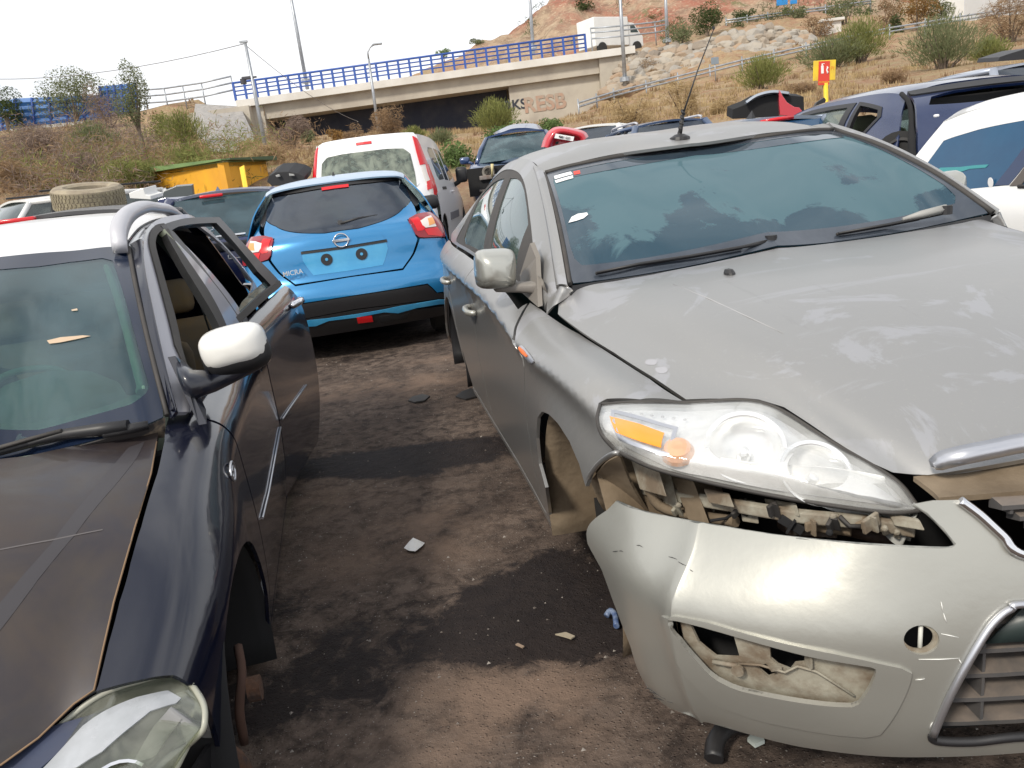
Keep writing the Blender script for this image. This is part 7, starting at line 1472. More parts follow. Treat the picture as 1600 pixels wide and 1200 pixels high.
NKS = Net([[(-.32,-.69,1.76),(.3,-.685,1.78),(1.2,-.68,1.77),(1.9,-.67,1.71),(2.3,-.665,1.56),(2.8,-.80,1.08),(3.35,-.80,.88)],[(-.30,-.755,1.5),(.3,-.765,1.5),(1.2,-.765,1.5),(1.9,-.755,1.45),(2.3,-.76,1.35),(2.8,-.82,1.02),(3.35,-.81,.84)],[(-.27,-.845,1.1),(.3,-.86,1.1),(1.2,-.865,1.08),(1.9,-.865,1.05),(2.3,-.865,1.02),(2.8,-.85,.92),(3.35,-.82,.78)],[(-.26,-.885,.75),(.3,-.90,.75),(1.2,-.905,.75),(1.9,-.905,.75),(2.3,-.90,.75),(2.8,-.89,.72),(3.35,-.83,.65)],[(-.26,-.87,.25),(.3,-.88,.25),(1.2,-.88,.25),(1.9,-.88,.25),(2.3,-.88,.25),(2.8,-.87,.25),(3.35,-.81,.25)]], 8, 8); sKS = sg(NKS,1,-1)
karc = [('s',.0+.34*math.cos(a),.32+.36*math.sin(a)) for a in np.linspace(3.1,0,9)]; karc2 = [('s',2.7+.34*math.cos(a),.32+.36*math.sin(a)) for a in np.linspace(3.1,0,9)]
ks = dict(net=NKS, s=sKS, fr=SK)
mb = trim(NKS, U(NKS, [('c',0,0),('c',1,0)]+karc+[('s',.36,.25),('s',2.34,.25)]+karc2+[('c',1,1),('c',0,1)], SK), step=.08, thick=.01, side=sKS); pair(mb, 'side_panel', M_vwhite, root)
onm([('s',.12,1.20),('s',.13,1.55),('s',.30,1.61),('s',.72,1.61),('s',.78,1.15),('s',.25,1.14)], 'side_window', G_rear, step=.06, thick=.004, lift=.003, **ks)
onm([('s',.86,1.61),('s',1.25,1.60),('s',1.28,1.13),('s',.90,1.14)], 'side_window', G_rear, step=.06, thick=.004, lift=.003, **ks)
onm([('s',1.42,1.60),('s',1.9,1.55),('s',2.22,1.40),('s',2.55,1.10),('s',1.45,1.12)], 'front_window', G_rear, step=.06, thick=.004, lift=.003, **ks)
onm([('s',.30,1.04),('s',.72,1.04),('s',.72,1.0),('s',.30,1.0)], 'slide_rail', M_black, step=.05, thick=.01, lift=.006, **ks)
onm([('s',.62,.66),('s',1.75,.66),('s',1.75,.55),('s',.62,.55)], 'side_moulding', surf('grey_moulding', (.16,.16,.18), .5), step=.05, thick=.01, lift=.01, **ks)
for x in (1.28,1.42): q = U(NKS, [('s',x,.96)], SK)[0]; mb = MB(); mb.add(*_rb(NKS.at(q)+[0,-.015,0], (.10,.03,.03), .01)); pair(mb, 'door_handle', M_vwhite, root)
mb = MB(); mb.add(*_rb((2.02,-1.0,1.20), (.12,.19,.25), .05)); mb.tube([(2.03,-.95,1.1),(2.1,-.85,1.05)], .04, 8); pair(mb, 'wing_mirror', M_black, root)
for s_ in (-1,1):
    wheel((0,s_*.86,.32), .32, .2, root, s_); wheel((2.7,s_*.86,.32), .32, .2, root, s_)
    liner(0, .32, .36, s_*.885, s_*.55, 'wheel_arch_liner', M_void, root); liner(2.7, .32, .36, s_*.885, s_*.55, 'wheel_arch_liner', M_void, root)
mb = MB(); mb.box((1.4,0,.3), (3.6,1.5,.14)); mb.build('floor_pan', M_void, root)
for y in (-.4,.4): mb = MB(); mb.add(*_rb((.75,y,.95), (.14,.5,.6), .05)); mb.add(*_rb((.75,y,1.36), (.10,.28,.2), .04)); mb.build('seat', M_seat, root)
# ================================================================== generic wreck bodies
def yawframe(x, y, z, yaw, roll=0):
    """yaw: heading measured clockwise from +Y (degrees)"""
    a = R_(yaw); X = np.array([math.sin(a), math.cos(a), 0]); Y = np.array([-X[1], X[0], 0]); return Frame(np.stack([X, Y, [0,0,1]], 1), (x, y, z))
def gen_car(name, label, fr, paint, cat='car', L=4.1, W=1.74, H=1.46, zb=.94, xr=.12, xrr=.45, xf=2.15, xw=2.95, wr=.57, zh=.70, glassm=None, wheels=True, hood=True, split=(.9,1.75), roofmat=None, group=None):
    rt = thing(name, label, cat, fr.M, group); gm = glassm or G_rear
    def zt(x): return zb if x < xw-.1 else zb-(zb-zh)*min(1, (x-xw+.1)/(L-xw+.05))**1.3
    n = 56; rings = []
    for zf, s_, e in ((.0,.93,4),(.12,.985,5),(.4,1.0,6),(.75,1.0,6),(.92,.985,6),(1.0,.955,6)):
        r = []
        for i in range(n):
            a = 2*math.pi*i/n; ca, sa = math.cos(a), math.sin(a)
            x = L/2+L/2*s_*math.copysign(abs(ca)**(2/e), ca); y = W/2*s_*math.copysign(abs(sa)**(2/3.6), sa)
            nar = 1-.10*max(0, (x-L*.8)/(L*.2))**2-.06*max(0, (L*.15-x)/(L*.15))**2
            r.append(np.array([x, y*nar, .2+(zt(x)-.2)*zf]))
        rings.append(r)
    top = rings[-1]
    for s_, dz in ((.88,.012),(.5,.03),(.02,.035)): rings.append([np.array([L/2+(p[0]-L/2)*(s_ if s_ > .1 else .9), p[1]*s_, zt(p[0])+dz]) for p in top])
    if hood: rings.append([np.array([p[0], p[1]*0, zt(p[0])+.035]) for p in rings[-1]])
    mb = MB(); V = [p for r in rings for p in r]; k = len(rings)
    mb.add(V, [(i*n+j, i*n+(j+1)%n, (i+1)*n+(j+1)%n, (i+1)*n+j) for i in range(k-1) for j in range(n)]); mb.add(rings[0], [tuple(range(n))[::-1]]); mb.build('body', paint, rt)
    wb_ = W/2*.93; zr = H-.05
    A = {'rb': (xr,wb_*.94,zb-.01), 'rt': (xrr,wr,zr), 'ft': (xf,wr,zr-.02), 'fb': (xw,wb_*.90,zb-.01)}
    def q4(a, b, c, d, bul): # grid between four corners with bulge
        g = []
        for i in range(5):
            u = i/4; r = []
            for j in range(7):
                v = j/6; p = (np.array(a)*(1-u)+np.array(d)*u)*(1-v)+(np.array(b)*(1-u)+np.array(c)*u)*v
                r.append(p+np.array(bul)*4*max(u*(1-u),0)*1.0*(.3+.7*4*v*(1-v)))
            g.append(r)
        return g
    m_ = lambda p: (p[0], -p[1], p[2])
    for s_ in (1,-1):
        f = (lambda p: p) if s_ > 0 else m_
        g = Net(q4(f(A['rb']), f(A['fb']), f(A['ft']), f(A['rt']), (0,s_*.02,0)), 4, 4)
        sd = 1 if g.N[g.a//2,g.b//2][1]*s_ > 0 else -1
        patch(g, thick=.004, side=sd).build('side_window', gm, rt)
        for x0 in split:
            v = (x0-xr)/(xw-xr); mb = MB(); mb.tube([g.at(np.array([u, v+(u-.5)*.03]))+np.array([0,s_*.004,0]) for u in (0,.5,1)], .028, 6); mb.build('window_pillar', M_black, rt)
        for a, b, r in (('rb','rt',.055),('fb','ft',.04)):
            mb = MB(); p, q = np.array(f(A[a])), np.array(f(A[b])); mb.tube([p, (p+q)/2+[(-.03 if a == 'rb' else .03),s_*.02,.015], q], r, 8); mb.build('pillar', paint, rt)
        mb = MB(); mb.tube([f(A['rt']), (np.array(f(A['rt']))+np.array(f(A['ft'])))/2+[0,s_*.01,.015], f(A['ft'])], .035, 8); mb.build('cant_rail', paint, rt)
        mb = MB(); c = (xw-.25, s_*(W/2+.10), zb+.08); mb.add(*_rb(c, (.12,.19,.13), .04)); mb.tube([c, (xw-.2, s_*W/2*.93, zb)], .03, 6); mb.build('wing_mirror', paint, rt)
    patch(q4(A['rb'], A['rt'], m_(A['rt']), m_(A['rb']), (-.05,0,.02)), 4, 4, thick=.004).build('rear_window', gm, rt)
    patch(q4(A['fb'], A['ft'], m_(A['ft']), m_(A['fb']), (.08,0,.03)), 4, 4, thick=.004).build('windscreen', gm, rt)
    rf = [[np.array([xrr+(xf-xrr)*u+(-.03 if u == 0 else .03 if u == 1 else 0)*(1-v*v), wr*v*1.02, zr+.05*(1-v*v)+.035*math.sin(math.pi*u)+.01]) for v in (-1,-.6,0,.6,1)] for u in (0,.25,.5,.75,1)]
    patch(rf, 4, 4, thick=.03).build('roof', roofmat or paint, rt)
    if wheels:
        for s_ in (1,-1):
            for x in (L*.17, L*.80): wheel((x, s_*(W/2-.01), .31), .31, .2, rt, s_)
    mb = MB(); mb.box((L*.45,0,.5), (L*.6,W*.7,.5)); mb.build('cabin_floor', M_void, rt)
    return rt
def onp(px, Y, fr, name, mat, rt, th=.03, dirv=None):
    """solid panel from an outline on the vertical plane at distance Y"""
    P_ = [at(u, v, y if (y := (Y if np.isscalar(Y) else Y[i])) else 0) for i, (u, v) in enumerate(px)]
    mb = MB(); mb.prism(P_, dirv if dirv is not None else (0,th,0)); o = mb.build(name, mat, bevel=.006)
    if rt: place(o, rt)
    return o
M_dblue = surf('dark_blue_paint', (.012,.022,.10), .2, metal=.3, coat=.9, dust=.25, dcol=(.16,.16,.2))
M_steel = surf('steel_blue_paint', (.06,.10,.20), .25, metal=.5, coat=.7, dust=.45, dcol=(.25,.28,.33))
M_greyd = surf('dark_grey_paint', (.10,.10,.105), .4, metal=.4, coat=.3, dust=.8, dcol=(.20,.195,.19))
M_cwhite = surf('old_white_paint', (.74,.74,.72), .35, coat=.4, dust=.2, dcol=(.5,.48,.44))
M_red = surf('red_paint', (.50,.015,.03), .25, coat=.8, dust=.1, dcol=(.4,.2,.2))
def roofcar(u, v, Y, H, dx, yaw=-8, off=0):
    """frame whose roof-rear centre (x=dx, z=H) is seen at pixel (u, v) at distance Y"""
    Q = at(u, v, Y); a = R_(yaw); X = np.array([math.sin(a), math.cos(a), 0]); return yawframe(Q[0]-X[0]*dx, Q[1]-X[1]*dx, Q[2]-H, yaw)
# dark blue hatch, rear towards the viewer, left of the blue hatchback
fr = roofcar(345, 302, 9.6, 1.44, .45, -9); rt = gen_car('dark_blue_hatchback', 'dark blue hatchback seen from behind between the navy car and the blue hatchback', fr, M_dblue, H=1.46, wr=.58, xr=.10, xrr=.5, roofmat=surf('bluegrey_roof', (.14,.16,.22), .35, metal=.4, coat=.3, dust=.7, dcol=(.28,.28,.30)), glassm=glass('blue_rear_glass', tint=(.3,.42,.42), dust=.3, film=.1, dcol=(.14,.22,.26), opa=.3, body=(.02,.06,.08)))
c = fr.p(326, 359, x=.0); mb = MB(); a = np.linspace(0, 2*math.pi, 21); mb.tube([c+[-.03,0,0]+np.array([0,.062*math.cos(t),.05*math.sin(t)]) for t in a], .006, 6, cap=False); mb.tube([c+np.array([-.03,.055,0]), c+np.array([-.035,.01,.012]), c+np.array([-.035,-.01,-.012]), c+np.array([-.03,-.055,0])], .007, 6); mb.build('emblem', M_chrome, rt)
mb = MB(); mb.add(*_rb(fr.p(345, 370, x=-.02), (.03,.55,.035), .01)); mb.build('chrome_bar', M_chrome, rt)
mb = MB(); mb.add(*_rb(fr.p(355, 385, x=-.02), (.03,.9,.10), .02)); mb.build('bumper_band', M_black, rt)
mb = MB(); c = fr.p(370, 400, x=-.05); mb.tube([c+[0,.09,.02], c+[0,.09,-.02], c+[0,-.09,-.02], c+[0,-.09,.02]], .008, 5); mb.build('plate_bracket', M_clearl, rt)
mb = MB(); mb.add(*_rb(fr.p(330, 306, x=.42), (.05,.26,.035), .01)); mb.build('brake_light', M_redl, rt)
mb = MB(); c = fr.p(341, 299, x=.6); mb.add([c+np.array(q) for q in ((-.04,-.03,0),(-.04,.03,0),(.08,.02,0),(.08,-.02,0),(.02,0,.06))], [(0,1,4),(1,2,4),(2,3,4),(3,0,4),(0,3,2,1)], 0, False); mb.build('antenna_fin', M_steel, rt)
# open dark boot lid piece and black parcel lid behind it
mb = MB(); pts = [(417,284),(420,275),(430,269),(450,268),(465,271),(476,277),(474,287),(440,290),(425,291)]
o = onp(pts, 11.2, None, 'raised_tailgate', surf('sooty_lid', (.010,.010,.012), .6), None, dirv=(.05,.35,.12));
for q_ in ([(430,274),(436,272),(438,276),(432,277)],[(451,271),(459,272),(460,275),(452,275)]):
    s_ = onp(q_, 11.15, None, 'lamp_slot', M_wl, None, th=.03); s_.parent = o
tag(o, 'black underside of a raised boot lid left of the white van', 'boot lid')
o = onp([(251,313),(256,299),(275,291),(300,289),(303,313)], 12.5, None, 'dark_door_panel', surf('greenish_dark_glass', (.05,.06,.06), .2, coat=.5), None, dirv=(.0,.08,.02)); tag(o, 'dark greenish glass panel standing before the yellow shed', 'panel')
o = onp([(246,312),(258,309),(274,313),(282,322),(262,330),(248,326)], 10.8, None, 'blue_fender_piece', M_dblue, None, dirv=(.1,.5,.0)); tag(o, 'small dark blue body piece beside the dark greenish glass panel', 'body panel')
# dusty grey car with the loose tyre on its roof
fr = roofcar(95, 338, 6.9, 1.50, .35, -9); rt = gen_car('grey_hatchback', 'dusty grey car behind the navy car carrying a loose tyre on its roof', fr, M_greyd, H=1.52, wr=.60, xrr=.30, xf=2.0, wheels=False)
mb = MB(); mb.add(*_rb(fr.p(25, 345, x=.22), (.06,.30,.04), .012)); mb.build('brake_light', M_redl, rt)
P0 = at(139, 309, 8.05)
tyre = thing('loose_tyre', 'old dusty tyre lying flat on the dusty grey car roof', 'tyre', Matrix.Translation(Vector(P0)))
M_tyre_d = surf('dusty_tread', (.30,.26,.17), .9, col2=(.20,.17,.12), scale=14, bump=.5, bscale=50); M_tyre_s = surf('dusty_sidewall', (.36,.31,.22), .9, col2=(.24,.2,.15), scale=8)
tl_ = np.array([.10,-.15,1]); tl_ /= np.linalg.norm(tl_)
mb = MB(); mb.disc(-tl_*.11, tl_, .31, 0, 40, prof=[(.19,.02),(.21,.0),(.29,.0),(.318,.025),(.318,.195),(.29,.22),(.21,.22),(.19,.20),(.19,.02)]); 
for s_ in mb.sm: pass
mb.sm = [True]*len(mb.sm); o = mb.build('carcass', M_tyre_s, tyre); o.modifiers.new('e','EDGE_SPLIT').split_angle = R_(35)
mb = MB(); X1 = np.cross(tl_, [0,1,0]); X1 /= np.linalg.norm(X1); Y1 = np.cross(tl_, X1)
for k in range(52):
    a = 2*math.pi*k/52; d = math.cos(a)*X1+math.sin(a)*Y1; t_ = -math.sin(a)*X1+math.cos(a)*Y1
    for h in (-.06,-.02,.02,.06): mb.box(d*.32+tl_*h+t_*(.006 if h in (-.02,.06) else -.006), (.009,.026,.032), R=np.stack([d, t_, tl_], 1))
mb.build('tread_blocks', M_tyre_d, tyre)
# white off-roader at the left edge
Q = at(150, 330, 13.5); fr = yawframe(Q[0]+.55, Q[1]+1.0, .34, 222); rt = gen_car('white_off_roader', 'white off-road car at the left edge behind the tyre', fr, M_cwhite, H=1.60, zb=1.06, L=3.8, xr=.06, xrr=.12, xf=2.2, xw=2.55, wr=.66, zh=.88, split=(1.2,2.1), glassm=glass('clear_side', tint=(.35,.42,.4), dust=.35, film=.1, dcol=(.3,.32,.3), opa=.3))
mb = MB(); mb.add(*_rb((1.1,.72,1.68), (1.9,.03,.03), .01)); pair(mb, 'roof_gutter', M_black, rt)
o = onp([(201,302),(216,296),(224,294),(227,304),(235,306),(236,312),(203,310)], 9.4, None, 'white_body_panel', M_cwhite, None, dirv=(.05,.25,.03)); tag(o, 'torn white body panel sticking up just right of the tyre', 'body panel')
# wrecked blue estate without its front
fr = yawframe(at(800,230,16)[0]+.35, 18.2, at(800,207,16)[2]-1.44, 186); M_wb = surf('wreck_blue_paint', (.02,.05,.14), .22, metal=.3, coat=.8, dust=.3, dcol=(.2,.22,.26))
rt = gen_car('wrecked_blue_car', 'dark blue wreck with its front stripped, beside the white van', fr, M_wb, H=1.44, zb=.93, L=4.25, xr=.3, xrr=.7, xf=2.5, xw=3.15, wr=.56, zh=.82, wheels=False, glassm=glass('screen_blue', tint=(.3,.42,.45), dust=.35, film=.1, dcol=(.2,.28,.3), opa=.3, body=(.02,.06,.08)))
mb = MB(); mb.box((4.20,0,.60), (.16,1.56,.46)); mb.build('engine_bay', M_void, rt)
mb = MB(); mb.add(*_rb((4.32,.05,.66), (.05,1.25,.07), .01)); mb.add(*_rb((4.30,.3,.76), (.05,.30,.12), .02)); mb.tube([(4.30,-.6,.45),(4.33,-.1,.42),(4.3,.55,.46)], .025, 6); mb.build('crossmember', surf('grey_member', (.22,.20,.19), .6, col2=(.14,.1,.08), scale=6), rt)
mb = MB(); mb.disc((4.28,-.42,.74), (1,0,0), .11, .04, 20, prof=[(.11,0),(.10,.03),(.07,.02),(.06,.0),(0,0)]); mb.build('fan_ring', surf('worn_ring', (.25,.23,.2), .5), rt)
mb = MB(); mb.tube([(4.36,-.36,.66),(4.38,-.34,.78),(4.36,-.33,.86)], [.015,.02,.03], 6); mb.build('pale_funnel', surf('pale_yellow', (.6,.52,.28), .6), rt)
mb = MB(); mb.tube(cr(np.array([(4.2,.6,.3),(4.35,.3,.35),(4.3,0,.28),(4.36,-.35,.36),(4.25,-.6,.3)]),3), .03, 6); mb.tube([(4.2,.5,.55),(4.32,.45,.4),(4.3,.2,.3)], .025, 6); mb.build('hoses', M_rubber, rt)
o = onp([(805,212),(818,207),(829,213),(836,228),(842,238),(838,242),(830,229),(824,226),(817,214)], 15.6, None, 'draped_headlining', surf('dark_cloth', (.03,.03,.032), .95), None, dirv=(.05,.35,.02)); tag(o, 'black cloth draped over the roof edge of the dark blue wreck', 'cloth')
mb = MB(); g = []
for i, u in enumerate((772,785,800,820,838,847)): g.append([at(u, (211,204,198,196,197,205)[i], 17.6), at(u+2, (213,209,204,203,205,206)[i], 16.8)])
patch(g, 4, 4, thick=.04); o = patch(g, 4, 4, thick=.04).build('raised_boot_lid', M_wb); tag(o, 'dark blue boot lid raised above the stripped blue wreck', 'boot lid')
# red upturned bumper with its plate
r0 = at(890, 222, 13.2); rt = thing('red_rear_bumper', 'red rear bumper with a white number plate propped among the wrecks', 'bumper', Matrix.Translation(Vector(r0+np.array([0,0,.07]))))
px = [(849,236),(855,222),(862,212),(872,208),(893,210),(915,214),(914,222),(905,226),(880,219),(872,222),(868,232)]
g = []
for (u0,v0,u1,v1) in ((849,238,862,238),(853,225,868,226),(861,213,874,219),(873,208,882,216),(893,210,895,219),(912,215,905,224),(918,222,908,230)): g.append([at(u0,v0,13.1)-r0, at((u0+u1)/2,(v0+v1)/2,12.95)-r0, at(u1,v1,13.1)-r0])
patch(g, 5, 5, thick=.03).build('shell', M_red, rt)
mb = MB(); mb.prism([at(*q,13.2)-r0 for q in ((866,222),(880,217),(905,224),(905,240),(866,240))], (0,.05,0)); mb.build('lower_shell', M_red, rt)
mb = MB(); mb.prism([at(*q,13.16)-r0 for q in ((882,213),(908,219),(902,224),(884,218))], (0,.03,0)); mb.build('light_slot', M_black, rt)
mb = MB(); a_, b_ = at(868,219,12.89)-r0, at(897,225,12.89)-r0; mb.prism([at(869,216,12.9)-r0, at(898,221,12.9)-r0, at(896,228,12.9)-r0, at(867,223,12.9)-r0], (0,.015,0)); pl = mb.build('number_plate', M_wpaper, rt)
add_text('4M1·507', .052, M_void, pl, (a_+b_)/2+np.array([0,-.003,-.005]), b_-a_, (.15,0,1), 'lettering', .001, bold=.01)
mb = MB(); mb.prism([at(*q,13.12)-r0 for q in ((861,229),(874,228),(873,232),(860,233))], (0,.02,0)); mb.build('fog_slot', M_black, rt)
# white small car behind the red bumper
fr = yawframe(at(915,215,16.5)[0]-.2, 15.2, at(915,203,16.5)[2]-1.45, 20); gen_car('small_white_car', 'white small car whose roof shows behind the red bumper', fr, M_cwhite, H=1.47, L=3.6, xw=2.6, xf=1.9, split=(.8,1.5), wheels=False)
# dark blue car roof seen above the silver roof
fr = roofcar(1047, 190, 13.0, 1.48, .45, -6); rt = gen_car('dark_blue_estate', 'dark blue car roof with rails just showing above the silver roof', fr, M_steel, H=1.50, wr=.56, wheels=False); mb = MB(); mb.tube(cr(np.array([(.5,.52,1.46),(.6,.52,1.53),(1.9,.52,1.53),(2.0,.52,1.46)]),3), .018, 6); pair(mb, 'roof_rail', M_railg, rt)
# black opened bonnet and red wing
o = onp([(1144,186),(1145,171),(1168,162),(1182,154),(1215,147),(1232,149),(1256,151),(1257,178),(1220,182)], 11.0, None, 'opened_bonnet', surf('sooty_black', (.008,.008,.009), .8), None, dirv=(.0,.25,.06)); tag(o, 'black underside of an opened bonnet behind the silver roof', 'bonnet')
g = [[at(1165,164,11.05), at(1167,161,10.9)],[at(1185,154,11.05), at(1184,150,10.9)],[at(1210,147.5,11.05), at(1208,144.5,10.9)],[at(1234,149,11.05), at(1232,147,10.9)]]; o = patch(g, 5, 4, thick=.03).build('bonnet_edge', surf('pale_edge', (.42,.46,.52), .3, metal=.3)); tag(o, 'pale silver front lip curving over the opened black bonnet', 'body panel')
o = onp([(1219,180),(1217.5,160),(1218,140),(1223,150),(1230,160),(1241,167),(1249,168),(1257,178),(1250,183)], 10.4, None, 'red_wing_panel', M_red, None, dirv=(.02,.10,.0)); tag(o, 'pointed red wing panel standing in front of the opened black bonnet', 'body panel')
# silver-blue hatch directly behind the silver car
fr = roofcar(1192, 186, 7.6, 1.50, .40, -8); rt = gen_car('silver_blue_hatchback', 'silver-blue hatchback roof with red brake light just behind the silver roof', fr, surf('silver_blue_paint', (.28,.33,.42), .3, metal=.5, coat=.5, dust=.4, dcol=(.36,.38,.42)), H=1.50, wr=.60, xr=-.05, xrr=.38, xf=2.1, wheels=False, glassm=glass('blue_glass', tint=(.15,.3,.45), dust=.2, film=.08, dcol=(.1,.2,.3), opa=.6, body=(.01,.06,.16)))
c0_, c1_ = fr.p(1188, 190, x=.30), fr.p(1239, 183, x=.30); mb = MB(); mb.tube([c0_, (c0_+c1_)/2+[-.01,0,0], c1_], [.012,.020,.020], 6); mb.build('brake_light', M_redl, rt)
c = fr.p(1174, 184, x=.55); mb = MB(); mb.add([c+np.array(q) for q in ((-.05,-.02,-.01),(-.05,.02,-.01),(.10,.015,-.01),(.10,-.015,-.01),(-.02,0,.065))], [(0,1,4),(1,2,4),(2,3,4),(3,0,4),(0,3,2,1)], 0, False); mb.build('antenna_fin', M_black, rt)
# ---- navy car with missing rear glass (right)
a = R_(-7); X = np.array([math.sin(a), math.cos(a), 0]); Yv = np.array([-X[1], X[0], 0]); Q = at(1408,150,6.6); org = Q-X*.35-Yv*.60-np.array([0,0,1.50]); SE = Frame(np.stack([X, Yv, [0,0,1]], 1), org)
root = thing('navy_hatchback', 'navy hatchback without rear glass or tail lamp at the upper right', 'car', SE.M)
M_nv = surf('dusty_navy_paint', (.010,.024,.085), .22, metal=.35, coat=.9, dust=.30, dcol=(.15,.17,.25), dscale=2.5)
NES = Net([[(.28,.60,1.50),(.55,.60,1.545),(1.0,.60,1.56),(1.7,.60,1.55),(2.3,.60,1.47),(2.8,.68,1.25),(3.3,.76,1.0),(4.0,.72,.86)],
           [(.20,.70,1.35),(.5,.71,1.37),(1.0,.715,1.38),(1.7,.71,1.36),(2.3,.71,1.28),(2.8,.75,1.12),(3.3,.79,.96),(4.0,.75,.82)],
           [(.10,.80,1.12),(.45,.815,1.10),(1.0,.82,1.08),(1.7,.82,1.05),(2.3,.82,1.02),(2.8,.82,.98),(3.3,.82,.90),(4.0,.77,.78)],
           [(.08,.855,.95),(.4,.875,.94),(1.0,.88,.93),(1.7,.88,.92),(2.3,.88,.90),(2.8,.875,.86),(3.3,.86,.80),(4.0,.79,.70)],
           [(.10,.87,.6),(.4,.90,.6),(1.0,.90,.6),(1.7,.895,.6),(2.3,.895,.6),(2.8,.90,.6),(3.3,.90,.58),(4.0,.80,.55)],
           [(.12,.85,.25),(.4,.87,.25),(1.0,.86,.25),(1.7,.86,.25),(2.3,.86,.25),(2.8,.87,.25),(3.3,.87,.25),(4.0,.78,.25)]], 8, 8); sES = sg(NES,1,1)
w1 = U(NES, [('s',2.95,1.06),('s',2.35,1.10),('s',1.92,1.12),('s',1.92,1.49),('s',2.2,1.45),('s',2.6,1.28)], SE); w2 = U(NES, [('s',1.84,1.10),('s',1.02,1.12),('s',.95,1.50),('s',1.84,1.50)], SE); w3 = U(NES, [('s',.90,1.12),('s',.74,1.15),('s',.46,1.36),('s',.50,1.43),('s',.85,1.50)], SE)
mb = trim(NES, np.array([(0,0),(1,0),(1,1),(0,1)]), holes=[w1, w2, w3], step=.07, thick=.012, side=sES, edge_step=.03); pair(mb, 'side_body', M_nv, root)
for w_, nm in ((w1,'front_window_frame'),(w2,'rear_window_frame'),(w3,'quarter_window_frame')):
    c = w_.mean(0); mb = trim(NES, c+(w_-c)*1.10, holes=[c+(w_-c)*.84], step=.05, thick=.03, side=sES, lift=.006); pair(mb, nm, M_black, root)
for w_ in (w1, w2):
    c = w_.mean(0); lw = c+(w_-c)*.86; mb = trim(NES, lw, step=.08, thick=.003, side=sES, lift=-.012); pair(mb, 'window_glass', glass('clear_wreck_glass', tint=(.6,.68,.62), dust=.3, film=.05, dcol=(.35,.38,.33)), root)
NER = Net([[(.26,0,1.56),(.6,0,1.60),(1.2,0,1.62),(1.9,0,1.60),(2.4,0,1.50)],[(.26,.35,1.55),(.6,.35,1.59),(1.2,.35,1.61),(1.9,.35,1.59),(2.4,.35,1.49)],[(.28,.60,1.50),(.6,.60,1.545),(1.2,.60,1.56),(1.9,.60,1.54),(2.4,.60,1.44)]], 6, 6); both(patch(NER, thick=.02, side=sg(NER,2,1))).build('roof', M_nv, root)
# rear: aperture rim (black), tailgate skin with empty glass hole
NET = Net([[(.20,y,1.535-.02*y*y*3) for y in (0,.3,.5,.60)],[(.02,y,1.42) for y in (0,.32,.55,.645)],[(-.10,y,1.22) for y in (0,.36,.60,.70)],[(-.18,y,1.05) for y in (0,.38,.64,.74)],[(-.24,y,.90) for y in (0,.38,.64,.74)],[(-.25,y,.62) for y in (0,.38,.62,.72)]], 8, 8); NET.G[:, :, 0] += .10*(NET.G[:, :, 1]/.7)**2; sET = sg(NET,0,-1)
gl_o = U(NET, [('f',0,1.49),('f',.30,1.485),('f',.50,1.46),('f',.56,1.40),('f',.35,1.385),('f',0,1.375)], SE); gl_o = np.array([(p[0], 0.0 if k in (0,5) else p[1]) for k, p in enumerate(gl_o)])
both(trim(NET, np.vstack([[(0,0),gl_o[0]], gl_o[1:-1], [gl_o[-1],(1,0),(1,1),(0,1)]]), step=.05, thick=.02, side=sET, edge_step=.02)).build('tailgate', M_nv, root)
both(trim(NET, np.array([(0,0),(.085,0),(.085,.9),(.07,1),(0,1)]), step=.05, thick=.02, side=sET, lift=.014)).build('spoiler', M_black, root)
q = NET.at(np.array([(f, 1) for f in np.linspace(0,.95,14)])); mb = MB(); mb.tube([p+np.array([.02,.035,0]) for p in q], [.018]*6+[.028]*4+[.042]*4, 8); pair(mb, 'hatch_seal', M_void, root)
both(patch([[(.30,y,1.44) for y in (0,.35,.56)],[(.20,y,1.25) for y in (0,.4,.64)],[(.15,y,.95) for y in (0,.4,.70)],[(.15,y,.5) for y in (0,.4,.70)]], 4, 4, thick=.02)).build('boot_interior', M_void, root)
c = SE.p(1463, 181, x=-.12); mb = MB(); mb.add(*_rb(c, (.03,.035,.022), .008)); mb.build('wiper_spindle', M_wpaper, root)
qc = SE.p(1408, 246, x=.12); mb = MB(); mb.disc(qc, (-.5,.6,.0), .13, 0, 24, prof=[(.15,0),(.13,.02),(.10,-.02),(.05,-.04),(.045,-.08),(0,-.08)]); mb.disc(qc+[.02,.0,0], (-.5,.7,0), .2, .01, 24); pair(mb, 'lamp_hole', surf('hole_black', (.015,.015,.015), .6, dust=.3, dcol=(.12,.11,.1)), root)
o = onp([(1267,176),(1276,160),(1288,152),(1291,156),(1285,172),(1275,179)], 9.3, None, 'open_door_mirror', M_black, None, dirv=(.02,.10,0)); tag(o, 'black door frame standing open beyond the navy hatchback', 'door frame')
mb = MB(); mb.box((2.0,0,.3), (3.6,1.4,.14)); mb.box((1.9,0,.55), (3.0,1.2,.4)); mb.build('floor_pan', M_void, root)
for x, y in ((1.25,.38),(2.1,.38),(1.25,-.38),(2.1,-.38)): mb = MB(); mb.add(*_rb((x,y,1.0), (.14,.46,.55), .05)); mb.add(*_rb((x,y,1.34), (.10,.24,.14), .04)); mb.build('seat', M_cream, root)
